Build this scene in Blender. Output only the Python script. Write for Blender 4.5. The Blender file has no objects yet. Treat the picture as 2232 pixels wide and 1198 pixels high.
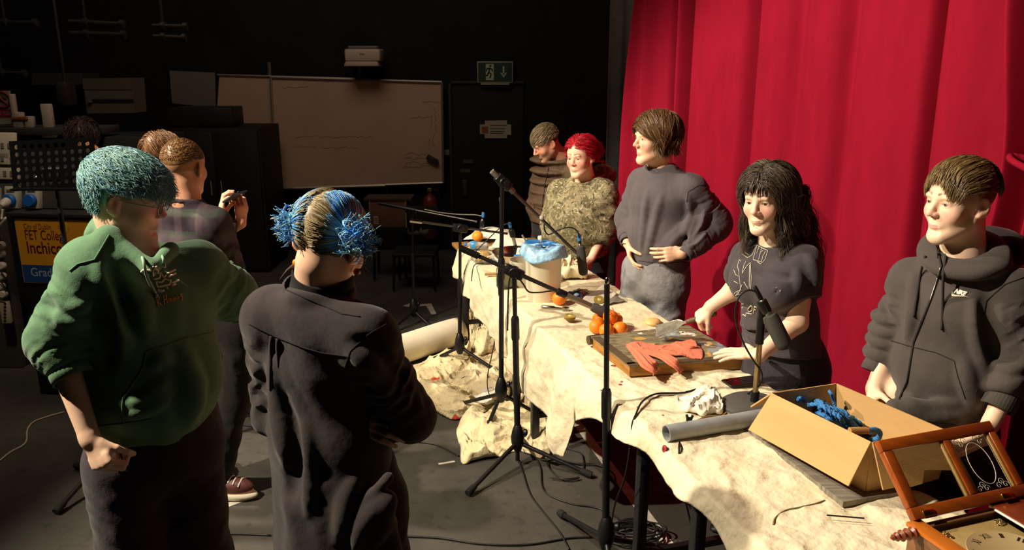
import bpy, bmesh, math, random
import numpy as np
from mathutils import Vector, Matrix
from mathutils.bvhtree import BVHTree
random.seed(7)
RNG = np.random.default_rng(7)
SC = bpy.context.scene
COL = SC.collection
# ------------------------------------------------------------------ camera maths (metres; camera at the origin looking along +Y)
CAM_H = 2.05; FPX = 1750.0; PITCH = math.radians(14.9); CX, CY = 1116.0, 599.0
_c, _s = math.cos(PITCH), math.sin(PITCH)
def ray(px, py):
    u = (px-CX)/FPX; v = (CY-py)/FPX
    return np.array([u, _c+v*_s, -_s+v*_c])
CAMP = np.array([0, 0, CAM_H])
YK = [1.0]
def PY(px, py, Y):
    Y = Y*YK[0]; d = ray(px, py); return CAMP+d*(Y/d[1])
def PZ(px, py, z=0.0):
    d = ray(px, py); return CAMP+d*((z-CAM_H)/d[2])
def PP(px, py, o, n):
    d = ray(px, py); o = np.asarray(o, float); n = np.asarray(n, float)
    return CAMP+d*(np.dot(o-CAMP, n)/np.dot(d, n))
def V(*a): return np.array(a, float)
def nrm(v):
    v = np.asarray(v, float); return v/max(1e-9, np.linalg.norm(v))
def lerp(a, b, t): return np.asarray(a, float)*(1-t)+np.asarray(b, float)*t
UP = V(0, 0, 1)
# ------------------------------------------------------------------ materials
def lin(c):
    if isinstance(c, str):
        c = [int(c[i:i+2], 16)/255 for i in (0, 2, 4)]
    return tuple((x/12.92 if x <= .04045 else ((x+.055)/1.055)**2.4) for x in c)
_M = {}
def mat(name, col, rough=.6, metal=0, bump=0, bscale=200, var=0, vscale=8, stretch=(1, 1, 1), spec=.5, attr=False, sss=0, trans=0,
        emit=0, sheen=0, coat=0, alpha=1, ior=1.45, bump2=0, b2scale=20, col2=None, lo=.4, hi=.65, detail=4, wave=None, obj=True):
    if name in _M: return _M[name]
    m = bpy.data.materials.new(name); m.use_nodes = True; _M[name] = m
    nt = m.node_tree; N = nt.nodes; L = nt.links; b = N['Principled BSDF']
    c = (*lin(col), 1)
    b.inputs['Base Color'].default_value = c; b.inputs['Roughness'].default_value = rough; b.inputs['Metallic'].default_value = metal
    b.inputs['Specular IOR Level'].default_value = spec; b.inputs['IOR'].default_value = ior
    if sss:
        b.inputs['Subsurface Weight'].default_value = sss; b.inputs['Subsurface Radius'].default_value = (1, .35, .2); b.inputs['Subsurface Scale'].default_value = .006
    if trans: b.inputs['Transmission Weight'].default_value = trans
    if sheen: b.inputs['Sheen Weight'].default_value = sheen; b.inputs['Sheen Roughness'].default_value = .5
    if coat: b.inputs['Coat Weight'].default_value = coat; b.inputs['Coat Roughness'].default_value = .15
    if alpha < 1: b.inputs['Alpha'].default_value = alpha
    if emit: b.inputs['Emission Color'].default_value = c; b.inputs['Emission Strength'].default_value = emit
    tc = N.new('ShaderNodeTexCoord'); mp = N.new('ShaderNodeMapping'); mp.inputs['Scale'].default_value = stretch
    L.new(tc.outputs['Object'], mp.inputs['Vector'])
    base = None
    if attr:
        at = N.new('ShaderNodeAttribute'); at.attribute_name = 'Col'; base = at.outputs['Color']
        L.new(base, b.inputs['Base Color'])
    if var or col2:
        nz = N.new('ShaderNodeTexNoise'); nz.inputs['Scale'].default_value = vscale; nz.inputs['Detail'].default_value = detail; nz.inputs['Roughness'].default_value = .6
        L.new(mp.outputs['Vector'], nz.inputs['Vector'])
        fac = nz.outputs['Fac']
        if wave:
            wv = N.new('ShaderNodeTexWave'); wv.inputs['Scale'].default_value = wave; wv.inputs['Distortion'].default_value = 6; wv.inputs['Detail'].default_value = 3; wv.inputs['Detail Scale'].default_value = 1.5
            L.new(mp.outputs['Vector'], wv.inputs['Vector']); fac = wv.outputs['Fac']
        mr = N.new('ShaderNodeMapRange'); mr.inputs['From Min'].default_value = lo; mr.inputs['From Max'].default_value = hi; L.new(fac, mr.inputs['Value'])
        mx = N.new('ShaderNodeMix'); mx.data_type = 'RGBA'; mx.inputs['Factor'].default_value = 1
        L.new(mr.outputs['Result'], mx.inputs['Factor'])
        if base:
            mm = N.new('ShaderNodeMix'); mm.data_type = 'RGBA'; mm.blend_type = 'MULTIPLY'; mm.inputs['Factor'].default_value = 1
            L.new(base, mm.inputs['A']); mm.inputs['B'].default_value = (1-var, 1-var*1.3, 1-var*1.4, 1)
            L.new(base, mx.inputs['A']); L.new(mm.outputs['Result'], mx.inputs['B'])
        else:
            mx.inputs['A'].default_value = c
            mx.inputs['B'].default_value = (*lin(col2), 1) if col2 else tuple(x*(1-var) for x in c[:3])+(1,)
        L.new(mx.outputs['Result'], b.inputs['Base Color'])
    nrmout = None
    for amt, scl in ((bump2, b2scale), (bump, bscale)):
        if not amt: continue
        n2 = N.new('ShaderNodeTexNoise'); n2.inputs['Scale'].default_value = scl; n2.inputs['Detail'].default_value = 3
        L.new(mp.outputs['Vector'], n2.inputs['Vector'])
        bp = N.new('ShaderNodeBump'); bp.inputs['Strength'].default_value = amt; bp.inputs['Distance'].default_value = .5/scl
        L.new(n2.outputs['Fac'], bp.inputs['Height'])
        if nrmout: L.new(nrmout, bp.inputs['Normal'])
        nrmout = bp.outputs['Normal']
    if nrmout: L.new(nrmout, b.inputs['Normal'])
    return m
def cloth(name, col, var=.25, bump=.35, bs=260, b2=.16, b2s=22, rough=.9, sheen=.15, vs=7, col2=None):
    return mat(name, col, rough=rough, var=var, vscale=vs, bump=bump, bscale=bs, bump2=b2, b2scale=b2s, spec=.15, sheen=sheen, col2=col2, lo=.35, hi=.7)
# ------------------------------------------------------------------ objects
def empty(name, loc):
    o = bpy.data.objects.new(name, None); COL.objects.link(o); o.location = Vector(loc); o.empty_display_size = .1
    return o
def tag(o, label, cat=None, group=None, kind=None):
    o['label'] = label
    if cat: o['category'] = cat
    if group: o['group'] = group
    if kind: o['kind'] = kind
    return o
def thing(name, label, cat, loc=(0, 0, 0), group=None):
    return tag(empty(name, loc), label, cat, group)
def wloc(o):
    p = V(0, 0, 0)
    while o is not None:
        p = p+V(*o.location); o = o.parent
    return p
class MB:
    """collects geometry in world coordinates and links it as ONE mesh object"""
    def __init__(s): s.v = []; s.f = []; s.mi = []; s.c = []; s.n = 0
    def add(s, v, f, mi=0, col=None):
        v = np.asarray(v, float).reshape(-1, 3); o = s.n
        s.v.append(v); s.n += len(v)
        s.f += [tuple(int(i)+o for i in q) for q in f]; s.mi += [mi]*len(f)
        s.c.append(np.tile(np.array((*(col if col is not None else (1, 1, 1)), 1.0)), (len(v), 1)) if col is None or np.ndim(col) == 1 else np.c_[col, np.ones(len(v))])
        return s
    def box(s, c, size, ax=None, mi=0, bev=0, top=1.0):
        """box by centre and size along axes ax (3x3 rows), 'top' scales the +z end; bev>0 gives chamfered edges"""
        c = np.asarray(c, float); h = np.asarray(size, float)/2
        A = np.eye(3) if ax is None else np.asarray(ax, float)
        if bev <= 0:
            P = np.array([[x, y, z] for z in (-1, 1) for y in (-1, 1) for x in (-1, 1)], float)*h
            P[4:, :2] *= top
            F = [(0, 2, 3, 1), (4, 5, 7, 6), (0, 1, 5, 4), (2, 6, 7, 3), (0, 4, 6, 2), (1, 3, 7, 5)]
        else:
            bm = bmesh.new(); bmesh.ops.create_cube(bm, size=1)
            for q in bm.verts: q.co = Vector((q.co.x*2*h[0], q.co.y*2*h[1], q.co.z*2*h[2]))
            for q in bm.verts:
                if q.co.z > 0: q.co.x *= top; q.co.y *= top
            bmesh.ops.bevel(bm, geom=bm.edges[:], offset=min(bev, .45*2*h.min()), segments=2, profile=.5, affect='EDGES')
            bm.verts.index_update(); P = np.array([q.co[:] for q in bm.verts]); F = [[q.index for q in f.verts] for f in bm.faces]; bm.free()
        return s.add(c+P@A, F, mi)
    def tube(s, pts, r, n=10, mi=0, cap=True, closed=False, col=None):
        pts = np.asarray(pts, float); k = len(pts); r = np.broadcast_to(np.asarray(r, float), (k,))
        T = np.gradient(pts, axis=0) if not closed else np.roll(pts, -1, 0)-np.roll(pts, 1, 0)
        T /= np.maximum(1e-9, np.linalg.norm(T, axis=1))[:, None]
        a = np.cross(T[0], UP if abs(T[0][2]) < .9 else V(1, 0, 0)); a = nrm(a)
        vs = []; ang = np.arange(n)*2*math.pi/n
        for i in range(k):
            a = nrm(a-T[i]*np.dot(a, T[i])); b = np.cross(T[i], a)
            vs.append(pts[i]+r[i]*(np.cos(ang)[:, None]*a+np.sin(ang)[:, None]*b))
        F = []
        for i in range(k if closed else k-1):
            i2 = (i+1) % k
            for j in range(n):
                j2 = (j+1) % n; F.append((i*n+j, i*n+j2, i2*n+j2, i2*n+j))
        if cap and not closed:
            F.append(tuple(range(n))[::-1]); F.append(tuple((k-1)*n+j for j in range(n)))
        return s.add(np.concatenate(vs), F, mi, col)
    def lathe(s, prof, o, axis=(0, 0, 1), n=24, mi=0):
        """prof: (radius, height) pairs along axis from o"""
        z = nrm(axis); x = nrm(np.cross(z, V(0, 1, 0) if abs(z[1]) < .9 else V(1, 0, 0))); y = np.cross(z, x)
        ang = np.arange(n)*2*math.pi/n; ring = np.cos(ang)[:, None]*x+np.sin(ang)[:, None]*y
        vs = [np.asarray(o, float)+z*h+ring*max(r, 1e-5) for r, h in prof]; F = []
        for i in range(len(prof)-1):
            for j in range(n):
                j2 = (j+1) % n; F.append((i*n+j, i*n+j2, (i+1)*n+j2, (i+1)*n+j))
        F.append(tuple(range(n))[::-1]); F.append(tuple((len(prof)-1)*n+j for j in range(n)))
        return s.add(np.concatenate(vs), F, mi)
    def ball(s, c, r, n=16, mi=0, ax=None):
        r = np.broadcast_to(np.asarray(r, float), (3,)); A = np.eye(3) if ax is None else np.asarray(ax)
        th = np.linspace(0, math.pi, n//2+1); ph = np.arange(n)*2*math.pi/n
        P = np.array([[math.sin(t)*math.cos(p), math.sin(t)*math.sin(p), math.cos(t)] for t in th for p in ph])*r
        F = [(i*n+j, (i+1)*n+j, (i+1)*n+(j+1) % n, i*n+(j+1) % n) for i in range(n//2) for j in range(n)]
        return s.add(np.asarray(c)+P@A, F, mi)
    def grid(s, fn, nu, nv, mi=0, thick=0):
        """sheet from fn(u,v)->point with u,v in 0..1; thick gives it a back face"""
        P = np.array([[fn(i/nu, j/nv) for j in range(nv+1)] for i in range(nu+1)], float)
        return s.sheet(P, mi, thick)
    def sheet(s, P, mi=0, thick=0):
        nu, nv = P.shape[0]-1, P.shape[1]-1
        du = np.gradient(P, axis=0); dv = np.gradient(P, axis=1); Nn = np.cross(du, dv); Nn /= np.maximum(1e-9, np.linalg.norm(Nn, axis=2))[..., None]
        w = nv+1; F = [(i*w+j, (i+1)*w+j, (i+1)*w+j+1, i*w+j+1) for i in range(nu) for j in range(nv)]
        if not thick: return s.add(P.reshape(-1, 3), F, mi)
        Q = P-Nn*thick; o = (nu+1)*w
        F2 = [tuple(o+i for i in f[::-1]) for f in F]
        rim = [(i, 0) for i in range(nu+1)]+[(nu, j) for j in range(1, nv+1)]+[(i, nv) for i in range(nu-1, -1, -1)]+[(0, j) for j in range(nv-1, 0, -1)]
        F3 = []
        for a, b in zip(rim, rim[1:]+rim[:1]):
            a = a[0]*w+a[1]; b = b[0]*w+b[1]; F3.append((b, a, o+a, o+b))
        return s.add(np.concatenate([P.reshape(-1, 3), Q.reshape(-1, 3)]), F+F2+F3, mi)
    def prism(s, poly, o, x, y, depth, mi=0):
        """polygon (2D list) in the plane o,x,y, extruded along cross(x,y)*depth"""
        x = np.asarray(x, float); y = np.asarray(y, float); z = np.cross(x, y); o = np.asarray(o, float); n = len(poly)
        A = [o+x*p[0]+y*p[1] for p in poly]; B = [a+z*depth for a in A]
        F = [tuple(range(n))[::-1], tuple(range(n, 2*n))]+[(i, (i+1) % n, n+(i+1) % n, n+i) for i in range(n)]
        return s.add(A+B, F, mi)
    def build(s, name, mats, parent=None, smooth=45, solid=0, sub=0):
        me = bpy.data.meshes.new(name)
        v = np.concatenate(s.v) if s.v else np.zeros((0, 3))
        if parent is not None: v = v-wloc(parent)
        me.from_pydata(v.tolist(), [], s.f)
        for m in (mats if isinstance(mats, (list, tuple)) else [mats]): me.materials.append(m)
        if any(s.mi): me.polygons.foreach_set('material_index', s.mi)
        at = me.color_attributes.new('Col', 'FLOAT_COLOR', 'POINT'); at.data.foreach_set('color', np.concatenate(s.c).astype(np.float32).ravel())
        me.validate(); me.update()
        if smooth:
            me.polygons.foreach_set('use_smooth', [True]*len(me.polygons))
            if smooth < 180: me.set_sharp_from_angle(angle=math.radians(smooth))
        o = bpy.data.objects.new(name, me); COL.objects.link(o)
        if parent is not None: o.parent = parent
        if sub:
            md = o.modifiers.new('s', 'SUBSURF'); md.levels = sub; md.render_levels = sub
        return o
def struct(o, label):
    o['kind'] = 'structure'; o['label'] = label; o['category'] = o.name.split('_')[0]; return o
def catmull(pts, n=8):
    pts = np.asarray(pts, float); P = np.vstack([2*pts[0]-pts[1], pts, 2*pts[-1]-pts[-2]]); out = []
    for i in range(1, len(P)-2):
        for t in np.arange(n)/n:
            out.append(.5*((2*P[i])+(-P[i-1]+P[i+1])*t+(2*P[i-1]-5*P[i]+4*P[i+1]-P[i+2])*t*t+(-P[i-1]+3*P[i]-3*P[i+1]+P[i+2])*t**3))
    out.append(P[-2]); return np.array(out)
def frame(z, x=None):
    """rows x,y,z with z along z"""
    z = nrm(z); x = np.asarray(x if x is not None else (V(1, 0, 0) if abs(z[0]) < .9 else V(0, 1, 0)), float)
    x = nrm(x-z*np.dot(x, z)); return np.array([x, np.cross(z, x), z])
def textmesh(txt, size=1.0, bold=0.0, shear=0.0, spacing=1.0):
    cu = bpy.data.curves.new('t', 'FONT'); cu.body = txt; cu.size = size; cu.offset = bold; cu.shear = shear; cu.space_character = spacing
    o = bpy.data.objects.new('t', cu); COL.objects.link(o)
    dg = bpy.context.evaluated_depsgraph_get(); me = o.evaluated_get(dg).to_mesh()
    v = np.array([q.co[:] for q in me.vertices]) if len(me.vertices) else np.zeros((0, 3)); f = [tuple(p.vertices) for p in me.polygons]
    o.evaluated_get(dg).to_mesh_clear(); bpy.data.objects.remove(o); bpy.data.curves.remove(cu)
    return v, f
def put_text(mb, txt, o, x, y, size, mi=0, bold=0.0, shear=0.0, width=None, spacing=1.0):
    v, f = textmesh(txt, 1.0, bold, shear, spacing)
    if not len(v): return
    v = v.copy(); sx = size
    if width: sx = width/max(1e-6, v[:, 0].max()-v[:, 0].min()); v[:, 0] -= v[:, 0].min()
    mb.add(np.asarray(o)+np.outer(v[:, 0]*sx, x)+np.outer(v[:, 1]*size, y), f, mi)
def vnoise(p, seed=0):
    """smooth pseudo noise in -1..1 from warped sines"""
    r = np.random.default_rng(seed); out = 0; q = p+.35*np.sin(p[:, [1, 2, 0]]*1.7+r.uniform(0, 6, 3))
    for a, f in ((.55, 1), (.3, 1.9), (.15, 3.7)):
        d = r.normal(size=(3, 3)); d /= np.linalg.norm(d, axis=1)[:, None]
        for k in range(3): out = out+a*.6*np.sin(q@d[k]*f*2.2+r.uniform(0, 6.28))
    return out
# ------------------------------------------------------------------ signed-distance modelling + surface nets
def smin(a, b, k):
    if k <= 0: return np.minimum(a, b)
    h = np.maximum(k-np.abs(a-b), 0)/k; return np.minimum(a, b)-h*h*k*.25
class SDF:
    def __init__(s): s.p = []; s.post = None
    def _a(s, fn, lo, hi, k, op): s.p.append((fn, np.asarray(lo, float)-.05-k, np.asarray(hi, float)+.05+k, k, op)); return s
    def cap(s, a, b, ra, rb, k=.02, op='u', fold=None, flat=False):
        a = np.asarray(a, float); b = np.asarray(b, float); d = b-a; L2 = max(1e-9, d@d); L = math.sqrt(L2)
        def fn(p):
            t = np.clip((p-a)@d/L2, 0, 1); q = p-a-t[:, None]*d
            r = ra+(rb-ra)*t
            if fold:
                amp, nw, ph = fold[:3]; x, y, z = frame(d)
                an = np.arctan2(q@y, q@x)
                w = vnoise(np.stack([t*nw*1.5+.5*np.sin(an+ph), 1.1*np.cos(an)+ph, 1.1*np.sin(an)], 1), int(ph*10))
                r = r+amp*(.55-1.5*np.abs(w))*np.sin(np.clip(t, .03, .97)*math.pi)**.5
            v = np.linalg.norm(q, axis=1)-r
            return np.maximum(v, (p-b)@d/L) if flat else v
        R = max(ra, rb)+(fold[0] if fold else 0); return s._a(fn, np.minimum(a, b)-R, np.maximum(a, b)+R, k, op)
    def ecap(s, a, b, wa, da, wb, db, lat, k=.03, op='u'):
        a = np.asarray(a, float); b = np.asarray(b, float); d = b-a; L2 = max(1e-9, d@d); X, Yv, Z = frame(d, lat)
        def fn(p):
            t = np.clip((p-a)@d/L2, 0, 1); q = p-a-t[:, None]*d
            x = q@X; y = q@Yv; z = q@Z; w = wa+(wb-wa)*t; e = da+(db-da)*t; m = np.minimum(w, e)
            k0 = np.sqrt((x/w)**2+(y/e)**2+(z/m)**2); k1 = np.sqrt((x/w**2)**2+(y/e**2)**2+(z/m**2)**2)+1e-9
            return np.where(k0 < .15, -m*.85, k0*(k0-1)/k1)
        R = max(wa, da, wb, db); return s._a(fn, np.minimum(a, b)-R, np.maximum(a, b)+R, k, op)
    def ell(s, c, r, k=.02, op='u', ax=None):
        c = np.asarray(c, float); r = np.broadcast_to(np.asarray(r, float), (3,)).copy(); A = np.eye(3) if ax is None else np.asarray(ax, float)
        def fn(p):
            q = (p-c)@A.T; k0 = np.linalg.norm(q/r, axis=1); k1 = np.linalg.norm(q/r**2, axis=1)+1e-9
            return np.where(k0 < .1, -r.min(), k0*(k0-1)/k1)
        R = r.max(); return s._a(fn, c-R, c+R, k, op)
    def box(s, c, h, rr=.005, k=.01, op='u', ax=None):
        c = np.asarray(c, float); h = np.asarray(h, float); A = np.eye(3) if ax is None else np.asarray(ax, float)
        def fn(p):
            q = np.abs((p-c)@A.T)-h+rr; return np.linalg.norm(np.maximum(q, 0), axis=1)+np.minimum(q.max(1), 0)-rr
        R = np.linalg.norm(h); return s._a(fn, c-R, c+R, k, op)
    def torus(s, c, n, R, r, k=.01, op='u', sx=1.0, xdir=None):
        c = np.asarray(c, float); X, Yv, Z = frame(n, xdir)
        def fn(p):
            q = p-c; x = q@X/sx; y = q@Yv; z = q@Z; return np.sqrt((np.sqrt(x*x+y*y)-R)**2+z*z)-r
        e = (R*max(1, sx)+r); return s._a(fn, c-e, c+e, k, op)
    def half(s, o, n, k=0.0):
        """keep the side the normal n points away from"""
        o = np.asarray(o, float); n = nrm(n)
        s.p.append((lambda p: (p-o)@n, None, None, k, 'i')); return s
    def chain(s, pts, rs, k=.02, op='u', fold=None, flat=False):
        for i in range(len(pts)-1): s.cap(pts[i], pts[i+1], rs[i], rs[i+1], k, op, fold, flat and i == len(pts)-2)
        return s
    def ev(s, P):
        d = np.full(len(P), 1.0)
        for fn, lo, hi, k, op in s.p:
            if lo is None:
                v = fn(P); d = -smin(-d, -v, k); continue
            ix = np.nonzero(((P > lo) & (P < hi)).all(1))[0]
            if not len(ix): continue
            v = fn(P[ix])
            if op == 'u': d[ix] = smin(d[ix], v, k)
            elif op == 's': d[ix] = -smin(-d[ix], v, k)
        if s.post is not None:
            ix = np.nonzero(np.abs(d) < .05)[0]
            if len(ix): d[ix] = s.post(P[ix], d[ix])
        return d
    def mesh(s, h, smooth=1):
        bb = [(lo, hi) for fn, lo, hi, k, op in s.p if lo is not None and op == 'u']
        lo = np.min([b[0] for b in bb], 0)-h; hi = np.max([b[1] for b in bb], 0)+h; B = 8
        nb = np.ceil((hi-lo)/(B*h)).astype(int)
        bi = np.stack(np.meshgrid(*[np.arange(n) for n in nb], indexing='ij'), -1).reshape(-1, 3)
        for S in (8, 4, 2):
            if S < 8:
                o2 = np.array([[i, j, k] for i in (0, 1) for j in (0, 1) for k in (0, 1)]); bi = (bi[:, None]*2+o2[None]).reshape(-1, 3)
            d = s.ev(lo+(bi+.5)*S*h); bi = bi[np.abs(d) < S*h*(1.05 if S > 2 else 1.3)+(.012 if S > 2 else .004)]
        of = np.array([[i, j, k] for i in (0, 1) for j in (0, 1) for k in (0, 1)])
        cells = (bi[:, None]*2+of[None]).reshape(-1, 3)
        n = nb*B+2
        def key(c): return (c[..., 0]*n[1]+c[..., 1])*n[2]+c[..., 2]
        co = np.array([[i, j, k] for i in (0, 1) for j in (0, 1) for k in (0, 1)])
        ck = key(cells[:, None]+co[None])
        uk, inv = np.unique(ck.ravel(), return_inverse=True)
        up = np.stack([uk//(n[1]*n[2]), (uk//n[2]) % n[1], uk % n[2]], -1)
        val = s.ev(lo+up*h); cv = val[inv].reshape(-1, 8)
        neg = cv < 0; act = neg.any(1) & ~neg.all(1)
        cells = cells[act]; cv = cv[act]; ck = ck[act]
        acc = np.zeros((len(cells), 3)); cnt = np.zeros(len(cells))
        for a in range(8):
            for bit in (1, 2, 4):
                b = a | bit
                if b == a: continue
                x = (cv[:, a] < 0) != (cv[:, b] < 0); t = np.where(x, cv[:, a]/np.where(x, cv[:, a]-cv[:, b], 1), 0)
                acc += np.where(x[:, None], co[a]+t[:, None]*(co[b]-co[a]), 0); cnt += x
        vs = lo+(cells+acc/cnt[:, None])*h
        keys = key(cells); order = np.argsort(keys); sk = keys[order]
        faces = []
        for ax, bit in ((0, 4), (1, 2), (2, 1)):
            u, w = [(1, 2), (2, 0), (0, 1)][ax]
            x = (cv[:, 0] < 0) != (cv[:, bit] < 0); c0 = cells[x]; flip = cv[x, 0] < 0
            eu = np.eye(3, dtype=int)[u]; ew = np.eye(3, dtype=int)[w]
            q = []; ok = np.ones(len(c0), bool)
            for cc in (c0, c0-eu, c0-eu-ew, c0-ew):
                kk = key(cc); pos = np.clip(np.searchsorted(sk, kk), 0, len(sk)-1); ok &= (sk[pos] == kk) & (cc >= 0).all(1); q.append(order[pos])
            q = np.stack(q, 1)[ok]; fl = flip[ok]
            q[~fl] = q[~fl][:, ::-1]; faces.append(q)
        F = np.concatenate(faces)
        for _ in range(smooth):
            E = np.concatenate([F[:, [0, 1]], F[:, [1, 2]], F[:, [2, 3]], F[:, [3, 0]]]); i = np.concatenate([E[:, 0], E[:, 1]]); j = np.concatenate([E[:, 1], E[:, 0]])
            ct = np.bincount(i, minlength=len(vs)); sm = np.stack([np.bincount(i, vs[j, q], len(vs)) for q in range(3)], 1)
            vs = vs*.5+.5*sm/np.maximum(ct, 1)[:, None]
        return vs, F
def fast_obj(name, vs, F, mats, parent=None, col=None, mi=None):
    me = bpy.data.meshes.new(name); v = vs-(wloc(parent) if parent is not None else 0)
    nF = len(F); me.vertices.add(len(v)); me.vertices.foreach_set('co', v.astype(np.float32).ravel())
    k = F.shape[1]; me.loops.add(nF*k); me.loops.foreach_set('vertex_index', F.astype(np.int32).ravel())
    me.polygons.add(nF); me.polygons.foreach_set('loop_start', np.arange(0, nF*k, k, dtype=np.int32))
    me.update(calc_edges=True)
    for m in (mats if isinstance(mats, (list, tuple)) else [mats]): me.materials.append(m)
    if mi is not None: me.polygons.foreach_set('material_index', mi)
    if col is not None:
        at = me.color_attributes.new('Col', 'FLOAT_COLOR', 'POINT'); at.data.foreach_set('color', np.c_[col, np.ones(len(v))].astype(np.float32).ravel())
    me.validate(); me.polygons.foreach_set('use_smooth', [True]*len(me.polygons))
    o = bpy.data.objects.new(name, me); COL.objects.link(o)
    if parent is not None: o.parent = parent
    return o
class Skin:
    """surface of a finished SDF mesh to lay prints, cords and pockets on"""
    def __init__(s, vs, F): s.t = BVHTree.FromPolygons([Vector(v) for v in vs], [tuple(int(i) for i in f) for f in F])
    def hit(s, o, d):
        r = s.t.ray_cast(Vector(o), Vector(d)); return (None, None) if r[0] is None else (V(*r[0]), V(*r[1]))
    def pix(s, px, py, off=.002):
        d = nrm(ray(px, py)); p, n = s.hit(CAMP, d)
        if p is None:
            q = s.t.find_nearest(Vector(CAMP+d*2.5)); return V(*q[0]), V(*q[1])
        if n@d > 0: n = -n
        return p+n*off, n
    def near(s, p, off=.002):
        q = s.t.find_nearest(Vector(p)); n = V(*q[1]); return V(*q[0])+n*off, n
# ------------------------------------------------------------------ people
def bst(L, ax=1): return np.stack(np.broadcast_arrays(*L), ax)
class Head:
    def __init__(s, pos, f, up=UP, sc=1.0):
        s.pos = np.asarray(pos, float); y = nrm(f); z = nrm(np.asarray(up, float)-y*np.dot(up, y)); s.A = np.array([np.cross(y, z), y, z]); s.s = sc
    def w(s, *p): return s.pos+(np.asarray(p, float)*s.s)@s.A
    def l(s, P): return (np.asarray(P)-s.pos)@s.A.T/s.s
    def d(s, *v): return np.asarray(v, float)@s.A
def head_sdf(sd, H, neck, wide=1.0, jaw=1.0, nose=1.0, fem=False, rn=.056, ears=True, detail=True):
    s = H.s; c = lambda a, b, ra, rb, k=.012, op='u': sd.cap(H.w(*a), H.w(*b), ra*s, rb*s, k*s, op)
    e = lambda p, r, k=.012, op='u', ax=None: sd.ell(H.w(*p), np.array(r)*s, k*s, op, H.A if ax is None else np.asarray(ax)@H.A)
    W = wide
    e((0, -.014, .036), (.074*W, .094, .082), .02)
    e((0, .034, .040), (.062*W, .052, .056), .03)
    e((0, .028, -.030), (.060*W*jaw, .060, .078), .03)
    for x in (-1, 1):
        c((x*.052*W*jaw, .004, -.052), (x*.015, .070, -.097), .018, .017, .03)
        e((x*.036*W, .060, -.026), (.026*W, .022, .024), .024)
    e((0, .073, -.098), (.020*jaw, .018, .018), .022)
    if detail:
        c((-.036, .0815, .0250), (.036, .0815, .0250), .0085, .0085, .012)
        for x in (-1, 1):
            e((x*.032, .099, .007), (.019, .016, .0125), .012, 's')
            e((x*.031, .0712, .0070), (.0165, .0148, .0128), .004)
            e((x*.0315, .0885, .0050), (.0140, .0135, .0034 if not fem else .0040), .0012, 's')
        n = nose
        c((0, .084, .020), (0, .088+.014*n, -.017), .0075, .0092, .010)
        e((0, .090+.015*n, -.0230), (.0105, .0110, .0092), .008)
        for x in (-1, 1):
            e((x*.0118, .090+.006*n, -.0262), (.0080, .0095, .0072), .006)
            e((x*.0065, .093+.011*n, -.0335), (.0038, .0055, .0040), .003, 's')
        e((0, .0765, -.056), (.022, .013, .016), .018)
        lip = .0048 if not fem else .0050
        for x in (-1, 1):
            c((x*.004, .0915, -.0590), (x*.019, .0835, -.0625), lip*.92, .0030, .005)
            c((x*.004, .0905, -.0680), (x*.018, .0833, -.0635), lip*1.05, .0030, .005)
            c((0, .0965, -.0632), (x*.020, .0878, -.0634), .0016, .0010, .0015, 's')
        e((0, .0915, -.0800), (.020, .010, .006), .010, 's')
    else:
        c((0, .084, .018), (0, .108, -.022), .008, .011, .012)
    if ears:
        for x in (-1, 1):
            cz, sz = math.cos(.45), math.sin(.45)*x
            ax = np.array([[cz, sz, 0], [-sz, cz, 0], [0, 0, 1]])
            e((x*.078*W, -.010, -.004), (.0085, .0185, .031), .006, 'u', ax)
            e((x*.086*W, -.006, .002), (.0075, .0095, .0165), .005, 's', ax)
            e((x*.075*W, -.001, -.027), (.0075, .009, .009), .006)
    a = H.w(0, -.022, -.055); b = np.asarray(neck, float)
    sd.cap(a, b, rn*s, (rn+.004)*s, .03*s)
SKINB = (1, 1, 1)
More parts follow.
